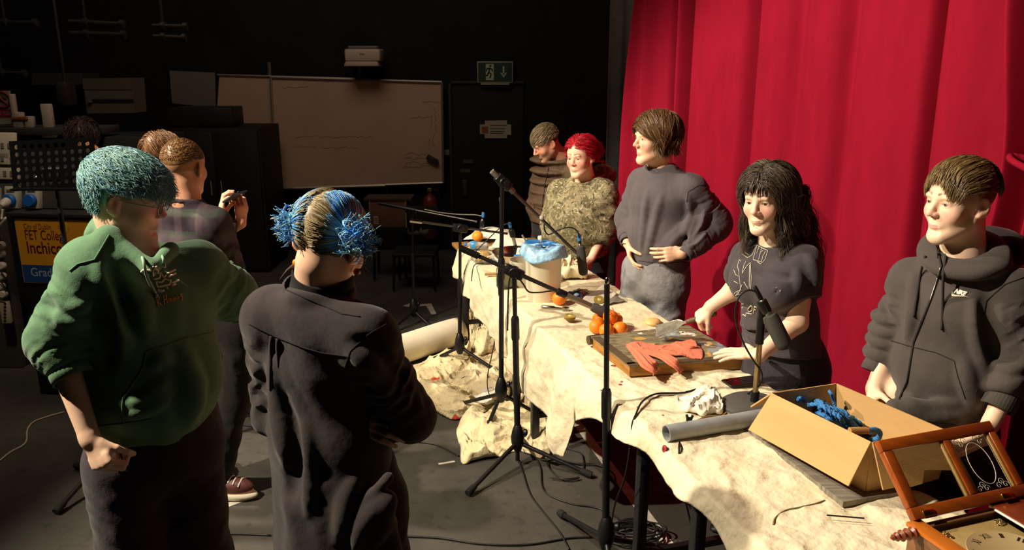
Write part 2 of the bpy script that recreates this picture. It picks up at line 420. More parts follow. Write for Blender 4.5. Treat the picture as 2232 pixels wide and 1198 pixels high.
def face_col(H, base, brow, lips=(.72, .36, .33), stub=None, flush=.10, browz=.0335, browr=(.013, .045), scalp=None, scalpz=None):
    base = np.array(base); brow = np.array(lin(brow)); lips = np.array(lips)
    def fn(P):
        q = H.l(P); x, y, z = np.abs(q[:, 0]), q[:, 1], q[:, 2]
        c = np.tile(base, (len(P), 1)); n = vnoise(P*18, 3)[:, None]
        c = c*(1+.05*n)
        fl = np.exp(-((x-.040)/.022)**2-((z+.025)/.024)**2)*(y > .02)+.8*np.exp(-(x/.014)**2-((z+.022)/.016)**2)*(y > .05)
        er = np.exp(-((x-.08)/.012)**2-((z+.004)/.03)**2-((y+.01)/.03)**2)
        c = c*(1-flush*np.clip(fl+er, 0, 1)[:, None]*np.array([.25, 1.9, 1.7]))
        if stub is not None:
            m = np.clip((-.02-z)/.03, 0, 1)*np.clip((y+.02)/.05, 0, 1)*(z > -.13)*(1-np.exp(-(x/.012)**2-((z+.05)/.008)**2))
            c = c*(1-m[:, None])+m[:, None]*np.array(lin(stub))*.55+m[:, None]*c*.45
        if scalp is not None:
            m = np.clip((scalpz(q)+.5*vnoise(P*60, 5)*.006)/.02, 0, 1)[:, None]; c = c*(1-m)+m*np.array(lin(scalp))
        ml = np.exp(-np.maximum(0, np.abs(z+.0636)-.0062+.14*np.maximum(x-.004, 0))**2/.0014**2)*np.exp(-np.maximum(0, x-.015)**2/.003**2)*(y > .070)
        c = c*(1-ml[:, None]*.75)+ml[:, None]*.75*lips*base.max()
        t = np.clip((x-browr[0])/(browr[1]-browr[0]), 0, 1); bz = browz+.0065*np.sin(t*2.4)-.003*t
        mb = np.exp(-np.maximum(0, np.abs(z-bz)-.0026*(1-.5*t))**2/.0016**2)*(x > browr[0]-.003)*(x < browr[1])*(y > .04)*np.clip(.75+.5*vnoise(P*260, 9), .3, 1)
        c = c*(1-mb[:, None]*.85)+mb[:, None]*.85*brow
        le = np.exp(-((x-.0315)/.013)**4-((z-.006)/.006)**2)*(y > .065); c = c*(1-.45*le[:, None]*np.array([.6, 1, 1]))
        return c
    return fn
def eyes(H, par, iris='4a3b2a', look=(0, 1, -.05)):
    for x in (-1, 1):
        m = MB(); c = H.w(x*.031, .0722, .0062); d = nrm(H.d(*look)); s = H.s
        m.ball(c, .0120*s, 16, 0); f = frame(d)
        for r, z, mi in ((.0058, .0111, 1), (.0027, .0121, 2)):
            m.lathe([(r*s, 0), (r*.7*s, .0009*s), (.0001, .0013*s)], c+d*z*s, d, 14, mi)
        m.build('eye', [mat('eye_white', 'c9b9ab', .25), mat('iris'+iris, iris, .2), mat('pupil', '050505', .1)], par)
def hand_sdf(sd, wr, F, N, side, curl=(30, 35, 25), spread=6, size=1.0, thumb=(.55, .75, .25), tcurl=20, per=None, k=.0035):
    """palm, four unequal fingers with three bones each and a thumb off the side; side +1 = left hand"""
    F = nrm(F); N = nrm(np.asarray(N, float)-F*np.dot(N, F)); T = side*np.cross(N, F); s = size; wr = np.asarray(wr, float)
    sd.ecap(wr-F*.004*s, wr+F*.078*s, .027*s, .019*s, .0385*s, .0125*s, T, .018)
    sd.cap(wr+F*.022*s+T*.018*s+N*.008*s, wr+F*.05*s+T*.028*s+N*.010*s, .014*s, .011*s, .012)
    tips = []
    for i, (off, fw, L, r) in enumerate(((.030, .082, (.045, .027, .021), .0092), (.0105, .087, (.050, .031, .022), .0094), (-.0105, .084, (.046, .029, .021), .0089), (-.029, .076, (.036, .022, .018), .0078))):
        cu = per[i] if per else curl
        p = wr+F*fw*s+T*off*s; a = math.radians(spread*(1.5-i)/1.5); d = F*math.cos(a)+T*math.sin(a); ang = 0
        sd.cap(p-F*.02*s, p, r*s*1.05, r*s*1.05, .010)
        for j in range(3):
            ang += math.radians(cu[j]); dd = d*math.cos(ang)+N*math.sin(ang); q = p+dd*L[j]*s
            sd.cap(p, q, r*s*(1-.09*j), r*s*(.93-.10*j), k); p = q
        tips.append((p, dd, d*-math.sin(ang)+N*math.cos(ang)))
    p = wr+F*.028*s+T*.024*s+N*.006*s; d = nrm(F*thumb[0]+T*thumb[1]+N*thumb[2]); ax = nrm(np.cross(d, F*.6+N*.8)) if True else N
    for j, (L, r) in enumerate(((.040, .0125), (.032, .0105), (.026, .0095))):
        q = p+d*L*s; sd.cap(p, q, r*s, r*s*.88, .010 if j == 0 else k); p = q
        a = math.radians(tcurl); d = d*math.cos(a)+np.cross(ax, d)*math.sin(a)+ax*np.dot(ax, d)*(1-math.cos(a))
    tips.append((p, d, N)); return tips
def limb(sd, pts, rs, k=.03, fold=None, flat=False): sd.chain(pts, rs, k, 'u', fold, flat)
def hair(name, par, H, sd, roots, flow, n, length, rad, colf, steps=8, lift=.5, lay=.012, noise=.25, seed=1, grav=0, res=.004, mats=None, els=None, avoid=None, mesh_extra=None, wav=None, layer_fn=None, stick=.85, stz=-.03):
    """scalp shell from an SDF plus many tapering locks that follow a flow field over the skull"""
    r = np.random.default_rng(seed); L = []
    els = els or (sd.els[:1] if sd is not None else ((0, -.014, .036, .080, .100, .088),))
    el = els[0]; c0 = np.array(el[:3]); R0 = np.array(el[3:])
    d = r.normal(size=(n*6, 3)); d /= np.linalg.norm(d, axis=1)[:, None]
    p = c0+d*R0; p = p[roots(p)][:n]; n = len(p); nm = (p-c0)/R0**2; nm /= np.linalg.norm(nm, axis=1)[:, None]
    ln = length(p, r) if callable(length) else length*r.uniform(.7, 1.15, n)
    dr = nm*lift+flow(p, 0); dr /= np.linalg.norm(dr, axis=1)[:, None]; lay_i = lay*r.uniform(.2, 1.3, n) if layer_fn is None else layer_fn(p, r)
    ph = r.uniform(0, 6.28, (n, 3)); pts = [p.copy()]; st = ln/steps
    for k in range(steps):
        t = k/steps; f = flow(p, t); nn = noise*np.stack([np.sin(k*1.1+ph[:, 0]), np.sin(k*.9+ph[:, 1]), np.sin(k*1.3+ph[:, 2])], 1)
        if wav: nn = nn+wav[0]*np.sin(t*wav[1]+ph[:, :1])*np.stack([np.cos(ph[:, 1]), np.sin(ph[:, 1]), 0*ph[:, 1]], 1)
        dr = dr*.55+f*.75+nn*(.3+t)+np.array([0, 0, -grav]); nq = (p-c0)/R0**2; nq /= np.linalg.norm(nq, axis=1)[:, None]
        dr = dr-nq*(np.maximum(0, (dr*nq).sum(1))*stick*(p[:, 2] > stz))[:, None]; dr /= np.linalg.norm(dr, axis=1)[:, None]+1e-9
        p = p+dr*st[:, None]
        for e in els:
            c = np.array(e[:3]); R = np.array(e[3:])+lay_i[:, None]*(1-.35*t); q = (p-c)/R; m = np.linalg.norm(q, axis=1); ins = m < 1
            p = np.where(ins[:, None], c+q/np.maximum(m, 1e-6)[:, None]*R, p)
        pts.append(p.copy())
    P = H.pos+(np.stack(pts, 1)*H.s)@H.A
    if avoid is not None: P = avoid(P)
    T = np.gradient(P, axis=1); T /= np.linalg.norm(T, axis=2)[..., None]+1e-9
    a = np.cross(T, (H.pos-P)); a /= np.linalg.norm(a, axis=2)[..., None]+1e-9; b = np.cross(T, a)
    tt = np.linspace(0, 1, steps+1); prof = np.clip(.55+1.2*tt, 0, 1)*np.clip((1.03-tt)*2.2, .06, 1)
    rr = rad*r.uniform(.6, 1.3, n)[:, None]*prof[None]*H.s; NS = 3
    vs = np.stack([P+rr[..., None]*(a*math.cos(x)*1.25+b*math.sin(x)*.7) for x in np.arange(NS)*2*math.pi/NS], 2)
    m = (steps+1)*NS; base = (np.arange(n)*m)[:, None, None, None]; i = np.arange(steps)[None, :, None, None]; j = np.arange(NS)[None, None, :, None]
    q = np.concatenate([base+i*NS+j, base+i*NS+(j+1) % NS, base+(i+1)*NS+(j+1) % NS, base+(i+1)*NS+j], 3).reshape(-1, 4)
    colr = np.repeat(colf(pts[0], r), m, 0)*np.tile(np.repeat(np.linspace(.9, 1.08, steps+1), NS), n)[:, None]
    vs = vs.reshape(-1, 3)
    if sd is not None:
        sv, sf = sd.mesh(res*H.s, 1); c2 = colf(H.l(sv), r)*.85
        q = np.concatenate([q, sf+len(vs)]); vs = np.concatenate([vs, sv]); colr = np.concatenate([colr, c2])
    if mesh_extra is not None:
        ev, ef, ec = mesh_extra; q = np.concatenate([q, ef+len(vs)]); vs = np.concatenate([vs, ev]); colr = np.concatenate([colr, ec])
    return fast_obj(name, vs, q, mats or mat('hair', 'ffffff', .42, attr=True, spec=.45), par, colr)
def hue(cols, w=None, jit=.12):
    """pick per-lock colours out of a list of hex colours"""
    C = np.array([lin(c) for c in cols])
    def f(p, r):
        i = r.choice(len(C), len(p), p=w) if len(p) < 20000 else np.clip(((vnoise(p*40, 2)+1)*.5*len(C)).astype(int), 0, len(C)-1)
        return np.clip(C[i]*(1+jit*r.normal(size=(len(p), 1))), 0, 1)
    return f
def scalp(H, cut, els=((0, -.014, .036, .0785, .099, .087),), k=.01):
    """hair shell SDF: inflated skull kept on one side of cutting planes / cut boxes (local)"""
    sd = SDF(); sd.els = els
    for e in els: sd.ell(H.w(*e[:3]), np.array(e[3:])*H.s, .02, 'u', H.A)
    for c in cut:
        if c[0] == 'h': sd.half(H.w(*c[1]), H.d(*c[2]), c[3] if len(c) > 3 else .01)
        else: sd.ell(H.w(*c[1]), np.array(c[2])*H.s, .012, 's', H.A)
    return sd
def body_prims(sd, J, b=1.0, belly=0, arms=True, legs=True, bust=0):
    f = J['f']; lat = np.cross(UP, f)
    sd.ecap(J['ch'], J['wa'], .150*b, .098*b, .130*b, .095*b, lat, .05); sd.ecap(J['wa'], J['pe'], .130*b, .095*b, .150*b, .105*b, lat, .05)
    sd.cap(J['shL'], J['shR'], .052, .052, .05); sd.cap(J['nb'], J['ch'], .06, .09, .05)
    for S in 'LR':
        if arms: limb(sd, [J['sh'+S], J['el'+S], J['wr'+S]], [.048*b, .040*b, .0265], .02)
        if legs:
            limb(sd, [J['hp'+S], J['kn'+S], J['an'+S]], [.085*b, .055*b, .036], .03)
            sd.ell(J['an'+S]+J['ff'+S]*.07+V(0, 0, -.035), (.042, .11, .035), .03, 'u', np.array([np.cross(J['ff'+S], UP), J['ff'+S], UP]))
def std(J, f, h_hip=.92, stance=.10, foot=None, base=None, lean=(0, 0)):
    """fill pelvis, legs and feet under a torso"""
    f = nrm(V(f[0], f[1], 0)); J['f'] = f; lat = np.cross(UP, f)
    c = V(*base, 0) if base is not None else V(J['nb'][0], J['nb'][1], 0)
    J['pe'] = V(c[0], c[1], h_hip); top = J['nb']
    J.setdefault('ch', lerp(J['pe'], top, .66)); J.setdefault('wa', lerp(J['pe'], top, .3))
    for S, x in (('L', 1), ('R', -1)):
        J['hp'+S] = J['pe']+lat*x*.09+V(0, 0, -.02); J['kn'+S] = V(c[0], c[1], .48)+lat*x*(stance)+f*.02; J['an'+S] = V(c[0], c[1], .085)+lat*x*(stance+.02); J['ff'+S] = nrm(f+lat*x*.3)
    return J
def shoes(J, par, name='shoe', m=None, up=.0):
    for S in 'LR':
        f = J['ff'+S]; A = np.array([np.cross(f, UP), f, UP]); a = J['an'+S]; sd = SDF()
        sd.ell(a+f*.075+V(0, 0, -.028), (.048, .105, .045), .03, 'u', A); sd.ell(a+f*-.01, (.045, .06, .06), .03, 'u', A); sd.ell(a+f*.06+V(0, 0, -.07), (.054, .14, .03), .01, 'u', A)
        sd.half(V(0, 0, .004), (0, 0, -1)); vs, F = sd.mesh(.008); fast_obj(name, vs, F, m or mat('shoe_black', '141313', .5), par)
def trousers(J, par, m, b=1.0, flare=1.0, name='trousers', fold=.006, h=.008, waist=.02, top=None):
    sd = SDF(); lat = np.cross(UP, J['f'])
    sd.ecap(J['pe']+V(0, 0, .06), J['pe']+V(0, 0, -.05), .158*b, .115*b, .168*b, .122*b, lat, .03)
    for S in 'LR':
        limb(sd, [J['hp'+S]+V(0, 0, -.02), J['kn'+S], J['an'+S]+V(0, 0, .015)], [.098*b, .076*b*flare, .068*flare], .035, (fold, 5, 1.3 if S == 'L' else 2.7))
    sd.half(J['pe']+V(0, 0, (top if top is not None else waist+.08)), (0, 0, 1)); sd.half(V(0, 0, .06), (0, 0, -1))
    vs, F = sd.mesh(h); return fast_obj(name, vs, F, m, par)
def drape(amp, seed, fz=1.0, lat=None, sc=7, ridg=.6):
    """cloth folds: warped ridged noise stretched along gravity"""
    def post(p, d):
        q = (p+.25*p[:, [2, 2, 0]]*np.array([1, .4, 0]))*np.array([1, 1, .38*fz])*sc; n = vnoise(q, seed); n2 = vnoise(p*np.array([1, 1, .8])*sc*2.3, seed+1)
        return d+amp*((1-ridg)*n+ridg*(1-2*np.abs(n))+.16*n2)
    return post

def push(sd, d0=.010):
    """lift hair out of a garment it lies on"""
    def f(P):
        sh = P.shape; Q = P.reshape(-1, 3).copy()
        for _ in range(3):
            d = sd.ev(Q); ix = np.nonzero(d < d0)[0]
            if not len(ix): break
            g = np.stack([sd.ev(Q[ix]+e)-sd.ev(Q[ix]-e) for e in np.eye(3)*.004], 1); g /= np.linalg.norm(g, axis=1)[:, None]+1e-9
            Q[ix] += g*np.minimum(d0-d[ix], .05)[:, None]
        return Q.reshape(sh)
    return f
FOLDK = 1.35
def top(par, J, name, m, ch, wa, hp, hem, sl, cut, rsh=.075, neck=.066, h=.006, fold=.009, seed=3, amp=.006, sfold=(.010, 4), hood=None, collar=None, hemn=(0, 0, 1), extra=None, sc=9, k=.05, sm=2, open_neck=True, nvec=None, ridges=()):
    sc = sc*.72
    lat = np.cross(UP, J['f']); sd = SDF(); nb = J['nb']
    sd.ecap(nb-UP*.085, J['ch'], ch[0]*.66, ch[1]*.72, ch[0], ch[1], lat, k); sd.ecap(J['ch'], J['wa'], *ch, *wa, lat, k); sd.ecap(J['wa'], hem, *wa, *hp, lat, k)
    sd.cap(J['shL'], nb-UP*.055, rsh, rsh*.8, .05); sd.cap(J['shR'], nb-UP*.055, rsh, rsh*.8, .05)
    for i, S in enumerate('LR'):
        c = cut[S]; ph = 1.1+2*i+seed
        limb(sd, [J['sh'+S], J['el'+S], c] if np.dot(c-J['el'+S], J['el'+S]-J['sh'+S]) > -.02 and np.linalg.norm(c-J['el'+S]) > .02 and not J.get('short') else [J['sh'+S], c], sl if not J.get('short') else sl[:2], .035, (sfold[0]*1.4, sfold[1], ph), True)
    if extra: extra(sd)
    if hood:
        p, n, R, r, sx = hood; sd.torus(p, n, R, r, .025, 'u', sx, lat)
    hd = J.get('hp3', nb+UP*.12)
    if open_neck: sd.cap(nb-UP*.03+ (nvec if nvec is not None else 0), hd, neck, neck*1.15, .012, 's')
    sd.half(hem, hemn)
    if ridges:
        v0, F0 = sd.mesh(h*2.2, 1); s0 = Skin(v0, F0)
        for pix, r, kk in ridges:
            C = catmull([np.r_[x, y] for x, y in pix], 4); P = []; n = len(C)
            for i, (x, y) in enumerate(C):
                p, nn_ = s0.pix(x, y, 0); P.append(p-nn_*abs(r)*(.45 if r > 0 else -.35))
            rs = abs(r)*np.sin(np.linspace(.35, math.pi-.35, n))
            for i in range(n-1): sd.cap(P[i], P[i+1], rs[i], rs[i+1], kk, 'u' if r > 0 else 's')
    sd.post = drape(amp*FOLDK, seed, sc=sc) if amp else None
    vs, F = sd.mesh(h, sm); o = fast_obj(name, vs, F, m, par); return o, Skin(vs, F), sd
def ring(par, name, p, d, r, w, m, sx=1.0, xd=None, thick=.006, n=32):
    """ribbed band: cuffs, collars, hems"""
    A = frame(d, xd); pr = [(0, -w/2), (thick*.8, -w/2+.002), (thick, 0), (thick*.8, w/2-.002), (0, w/2)]; P = []
    for i in range(n*3+1):
        a = 2*math.pi*i/(n*3); rb = .0009*(i % 3 == 0); P.append([p+A[0]*(r*sx+t-rb)*math.cos(a)+A[1]*(r+t-rb)*math.sin(a)+A[2]*z for t, z in pr])
    mb = MB(); mb.sheet(np.array(P)); return mb.build(name, m, par, smooth=180)
def cord(par, name, sk, pix, r, m, off=.004, tip=None):
    pts = catmull([sk.pix(x, y, off)[0] for x, y in pix], 6); mb = MB(); mb.tube(pts, r, 8)
    o = mb.build(name, m, par, smooth=180); return o
def strokes(par, name, sk, lines, r, m, off=.0015):
    if name == 'seam' and len(lines) > 1:
        for l in lines: strokes(par, name, sk, [l], r, m, off)
        return
    mb = MB()
    for L in lines:
        L = np.array(L, float); D = []
        for a, b in zip(L[:-1], L[1:]):
            k = max(1, int(np.hypot(*(b-a))//4)); D += [a+(b-a)*i/k for i in range(k)]
        D.append(L[-1]); P = np.array([sk.pix(x, y, off)[0] for x, y in D])
        if len(P) > 1: mb.tube(P, r, 6)
    return mb.build(name, m, par, smooth=180)
def person(name, label, base, group=None):
    return thing('person', label, 'person', (base[0], base[1], 0), group)
def body(par, J, H, skin, colf, hands, h=.004, b=1.0, head_kw={}, legs=True, jeans=True):
    sd = SDF(); body_prims(sd, J, b, legs=legs); head_sdf(sd, H, J['nb'], **head_kw); tips = {}
    for S in 'LR':
        if S in hands: tips[S] = hand_sdf(sd, J['wr'+S], side=1 if S == 'L' else -1, **hands[S])
    vs, F = sd.mesh(h, 1); fast_obj('body', vs, F, skin, par, colf(vs)); return tips
def mk(nb, f, ch=None, **k): return dict(nb=nb, f=nrm(V(f[0], f[1], 0)), **k)
SK = mat('skin', 'ffffff', .48, attr=True, sss=.25, bump=.12, bscale=420, spec=.35, bump2=.05, b2scale=90)
BLK = cloth('black_cloth', '24211f')
# ================= the young person in the green hoodie
def green():
    YK[0] = 1.055; fT = (.66, -.75, 0); par = person('g', 'person with teal hair and glasses in a dark green hoodie, sleeves pushed up', (-1.08, 2.25))
    nb = PY(285, 545, 2.13); J = mk(nb, fT)
    J.update(shR=PY(205, 590, 2.02), shL=PY(425, 592, 2.22), elR=PY(128, 745, 2.0), elL=PY(500, 640, 2.30), wrR=PY(196, 955, 1.93), wrL=PY(562, 705, 2.42))
    std(J, fT, .93, base=(-1.10, 2.24)); J['ch'] = PY(322, 668, 2.12); J['wa'] = PY(332, 800, 2.12); J['pe'] = V(-1.08, 2.25, .95)
    H = Head(PY(277, 434, 2.13), (.965, .10, -.26), (0.12, 0, 1), .97); J['hp3'] = H.w(0, 0, -.02)
    body(par, J, H, SK, face_col(H, lin('f0c9ac'), '6b6a5a', flush=.2), {
        'R': dict(F=PY(238, 1040, 1.90)-J['wrR'], N=V(.25, .95, 0), curl=(58, 70, 40), thumb=(.75, .45, .5), tcurl=25, size=1.0),
        'L': dict(F=V(.9, .3, -.2), N=V(-.2, -.8, -.5), curl=(20, 25, 20))}, .0035, 1.12, dict(jaw=1.12, wide=1.04, rn=.062))
    eyes(H, par, '5a5038', (0, 1, -.15))
    gm = cloth('green_fleece', '648a68', .18, .4, 300, .15, 20)
    hem = PY(330, 930, 2.12); cut = dict(R=PY(152, 800, 1.97), L=PY(530, 668, 2.36))
    def ex(sd):
        lat = np.cross(UP, J['f'])
        for i in range(4):   # bunched pushed-up sleeve
            p = lerp(PY(112, 720, 1.99), PY(150, 792, 1.97), i/3.0); sd.torus(p, nrm(cut['R']-J['elR'])+V(.15*(i % 2), 0, 0), .050-.003*i, .020, .014)
        for i in range(3): sd.torus(lerp(PY(490, 630, 2.30), PY(522, 662, 2.35), i/2.0), cut['L']-J['elL'], .038, .016, .012)
        sd.ell(PY(262, 505, 2.22), (.10, .075, .05), .04, 'u', frame(V(-.3, .3, 1), lat)); sd.ell(PY(335, 860, 2.09), (.17, .125, .10), .06, 'u', np.array([lat, J['f'], UP]))
        sd.cap(PY(240, 520, 2.03), PY(330, 585, 1.99), .030, .018, .03); sd.cap(PY(240, 522, 2.03), PY(226, 488, 2.2), .030, .034, .03); sd.cap(PY(330, 585, 1.99), PY(372, 545, 2.10), .018, .026, .03)
    o, sk, sd = top(par, J, 'hoodie', gm, (.185, .138), (.188, .140), (.176, .130), hem, [.092, .082, .060], cut, .088, .072, .005, seed=11, amp=.0055, sfold=(.010, 5), extra=ex, hemn=(-.05, 0, -1), sm=2, ridges=[([(216, 590), (245, 640), (262, 700), (268, 760)], .024, .03), ([(240, 585), (275, 640), (296, 720)], -.016, .03), ([(262, 570), (300, 640), (322, 730)], .022, .03), ([(205, 640), (228, 720), (235, 800)], -.020, .03), ([(285, 905), (330, 885), (372, 850)], .020, .02), ([(280, 880), (325, 862), (368, 822)], .018, .02), ([(330, 800), (352, 780), (372, 790)], .018, .02), ([(400, 760), (420, 850), (415, 920)], .022, .04), ([(118, 655), (160, 672), (195, 660)], .016, .02), ([(115, 690), (155, 705), (190, 700)], .016, .02)])
    ring(par, 'cuff', cut['R']+nrm(cut['R']-J['elR'])*.012, cut['R']-J['elR'], .052, .05, gm); ring(par, 'cuff', cut['L']+nrm(cut['L']-J['elL'])*.01, cut['L']-J['elL'], .044, .045, gm)
    # pocket welt lines, shoulder seam, waistband seam
    strokes(par, 'seam', sk, [[(318, 766), (312, 800), (290, 835), (268, 868), (266, 900), (272, 925)], [(318, 766), (360, 752), (400, 738), (470, 722)], [(216, 928), (270, 922), (330, 912)], [(238, 512), (206, 566), (170, 575), (152, 590)]], .0022, gm, .001)
    lc = mat('cord_green', '8fb095', .8)
    cord(par, 'drawstring', sk, [(300, 537), (312, 565), (322, 600), (338, 640)], .0042, lc); cord(par, 'drawstring', sk, [(348, 540), (353, 562), (356, 578)], .0038, lc)
    mb = MB()
    for x, y in ((339, 646), (357, 582)): mb.ball(sk.pix(x, y, .004)[0], .006, 10)
    mb.build('cord_end', mat('pale_metal', 'b9b2a8', .4), par)
    pr = mat('cream_print', 'f8ecc8', .8)
    strokes(par, 'chest_print', sk, [[(309, 592), (314, 587), (330, 590)], [(312, 600), (324, 597)], [(316, 606), (322, 612), (330, 618)], [(334, 600), (332, 590), (337, 585), (343, 588), (344, 597)], [(335, 610), (348, 606), (350, 594), (356, 606), (362, 600)],
        [(340, 614), (352, 616), (360, 608), (368, 612), (372, 610), (370, 620), (355, 624), (343, 626), (340, 614)], [(346, 630), (344, 636), (352, 632)], [(346, 636), (358, 633)], [(362, 598), (382, 588)], [(366, 604), (383, 596)], [(374, 618), (390, 611)], [(374, 623), (382, 619)],
        [(330, 622), (328, 628), (334, 630)], [(364, 626), (366, 630), (362, 628)], [(327, 583), (329, 586)], [(333, 580), (334, 583)], [(340, 580), (340, 583)], [(345, 583), (344, 585)]], .0026, pr)
    strokes(par, 'signature_print', sk, [[(340, 650), (344, 668)], [(347, 648), (342, 658), (351, 664)], [(352, 658), (353, 659)], [(356, 643), (358, 663)], [(355, 655), (362, 651)], [(361, 642), (364, 661)], [(370, 650), (366, 654), (369, 658), (372, 650), (374, 657)], [(376, 650), (378, 656), (380, 648)], [(382, 648), (384, 653)], [(386, 652), (387, 645), (390, 650)], [(394, 640), (391, 645), (395, 647), (396, 640), (395, 655), (398, 652)]], .0018, mat('ochre_print', 'e8b060', .8))
    trousers(J, par, cloth('charcoal_cord', '3a3236', .3), 1.15, 1.1, waist=.06, top=.12)
    shoes(J, par)
    sd = scalp(H, [('h', (0, 0, .0), (0, .45, -1)), ('h', (0, .086, .05), (0, .9, -.6), .01), ('s', (.095, .002, -.012), (.036, .036, .05)), ('s', (-.095, .002, -.012), (.036, .036, .05)), ('s', (0, .1, -.02), (.075, .055, .07))], ((0, -.018, .046, .090, .110, .092),))
    hair('hair', par, H, sd, lambda p: (p[:, 2] > -.03) & ((p[:, 1] < .06) | (p[:, 2] > .06)) & ((p[:, 2] > .05) | (p[:, 1] < -.05)),
         lambda p, t: bst([.35*np.sign(p[:, 0])*np.clip(np.abs(p[:, 0])/.06, 0, 1), .9*np.clip((p[:, 2]+.02)/.09, 0, 1)+.1*p[:, 1]/.09, -.25-.4*np.clip(1-(p[:, 2])/.1, 0, 1.2)+.3*t], 1), 7000, lambda p, r: np.where(p[:, 2] < .06, .030, .070)*r.uniform(.7, 1.25, len(p)), .0013,
         hue(['8fb9b2', '7fb0b0', '9cc7ba', '6fa3ab', '5c8fae', 'a9cfc3', '4e7fae'], [.22, .2, .2, .14, .09, .1, .05]), lift=.40, lay=.010, noise=.6, seed=4, stick=.55)
    g = MB(); gl = mat('glasses_wire', '8a8078', .3, 1)
    for x in (-1, 1):
        c = H.w(x*.032, .104, .004); g.tube([c+H.d(math.cos(a)*.023, 0, math.sin(a)*.018)*H.s for a in np.linspace(0, 6.283, 25)], .0013, 6); g.tube([H.w(x*.055, .103, .010), H.w(x*.074, .06, .012), H.w(x*.080, -.005, .012)], .0012, 6)
    g.tube([H.w(-.010, .105, .006), H.w(0, .108, .010), H.w(.010, .105, .006)], .0013, 6); go = g.build('glasses', gl, par)
    g = MB(); lm = mat('lens', 'ffffff', .02, trans=1, ior=1.05)
    for x in (-1, 1): g.lathe([(.0225*H.s, -.0004), (.0225*H.s, .0004)], H.w(x*.032, .104, .004), H.d(0, 1, 0), 20)
    g.build('lens', lm, go)
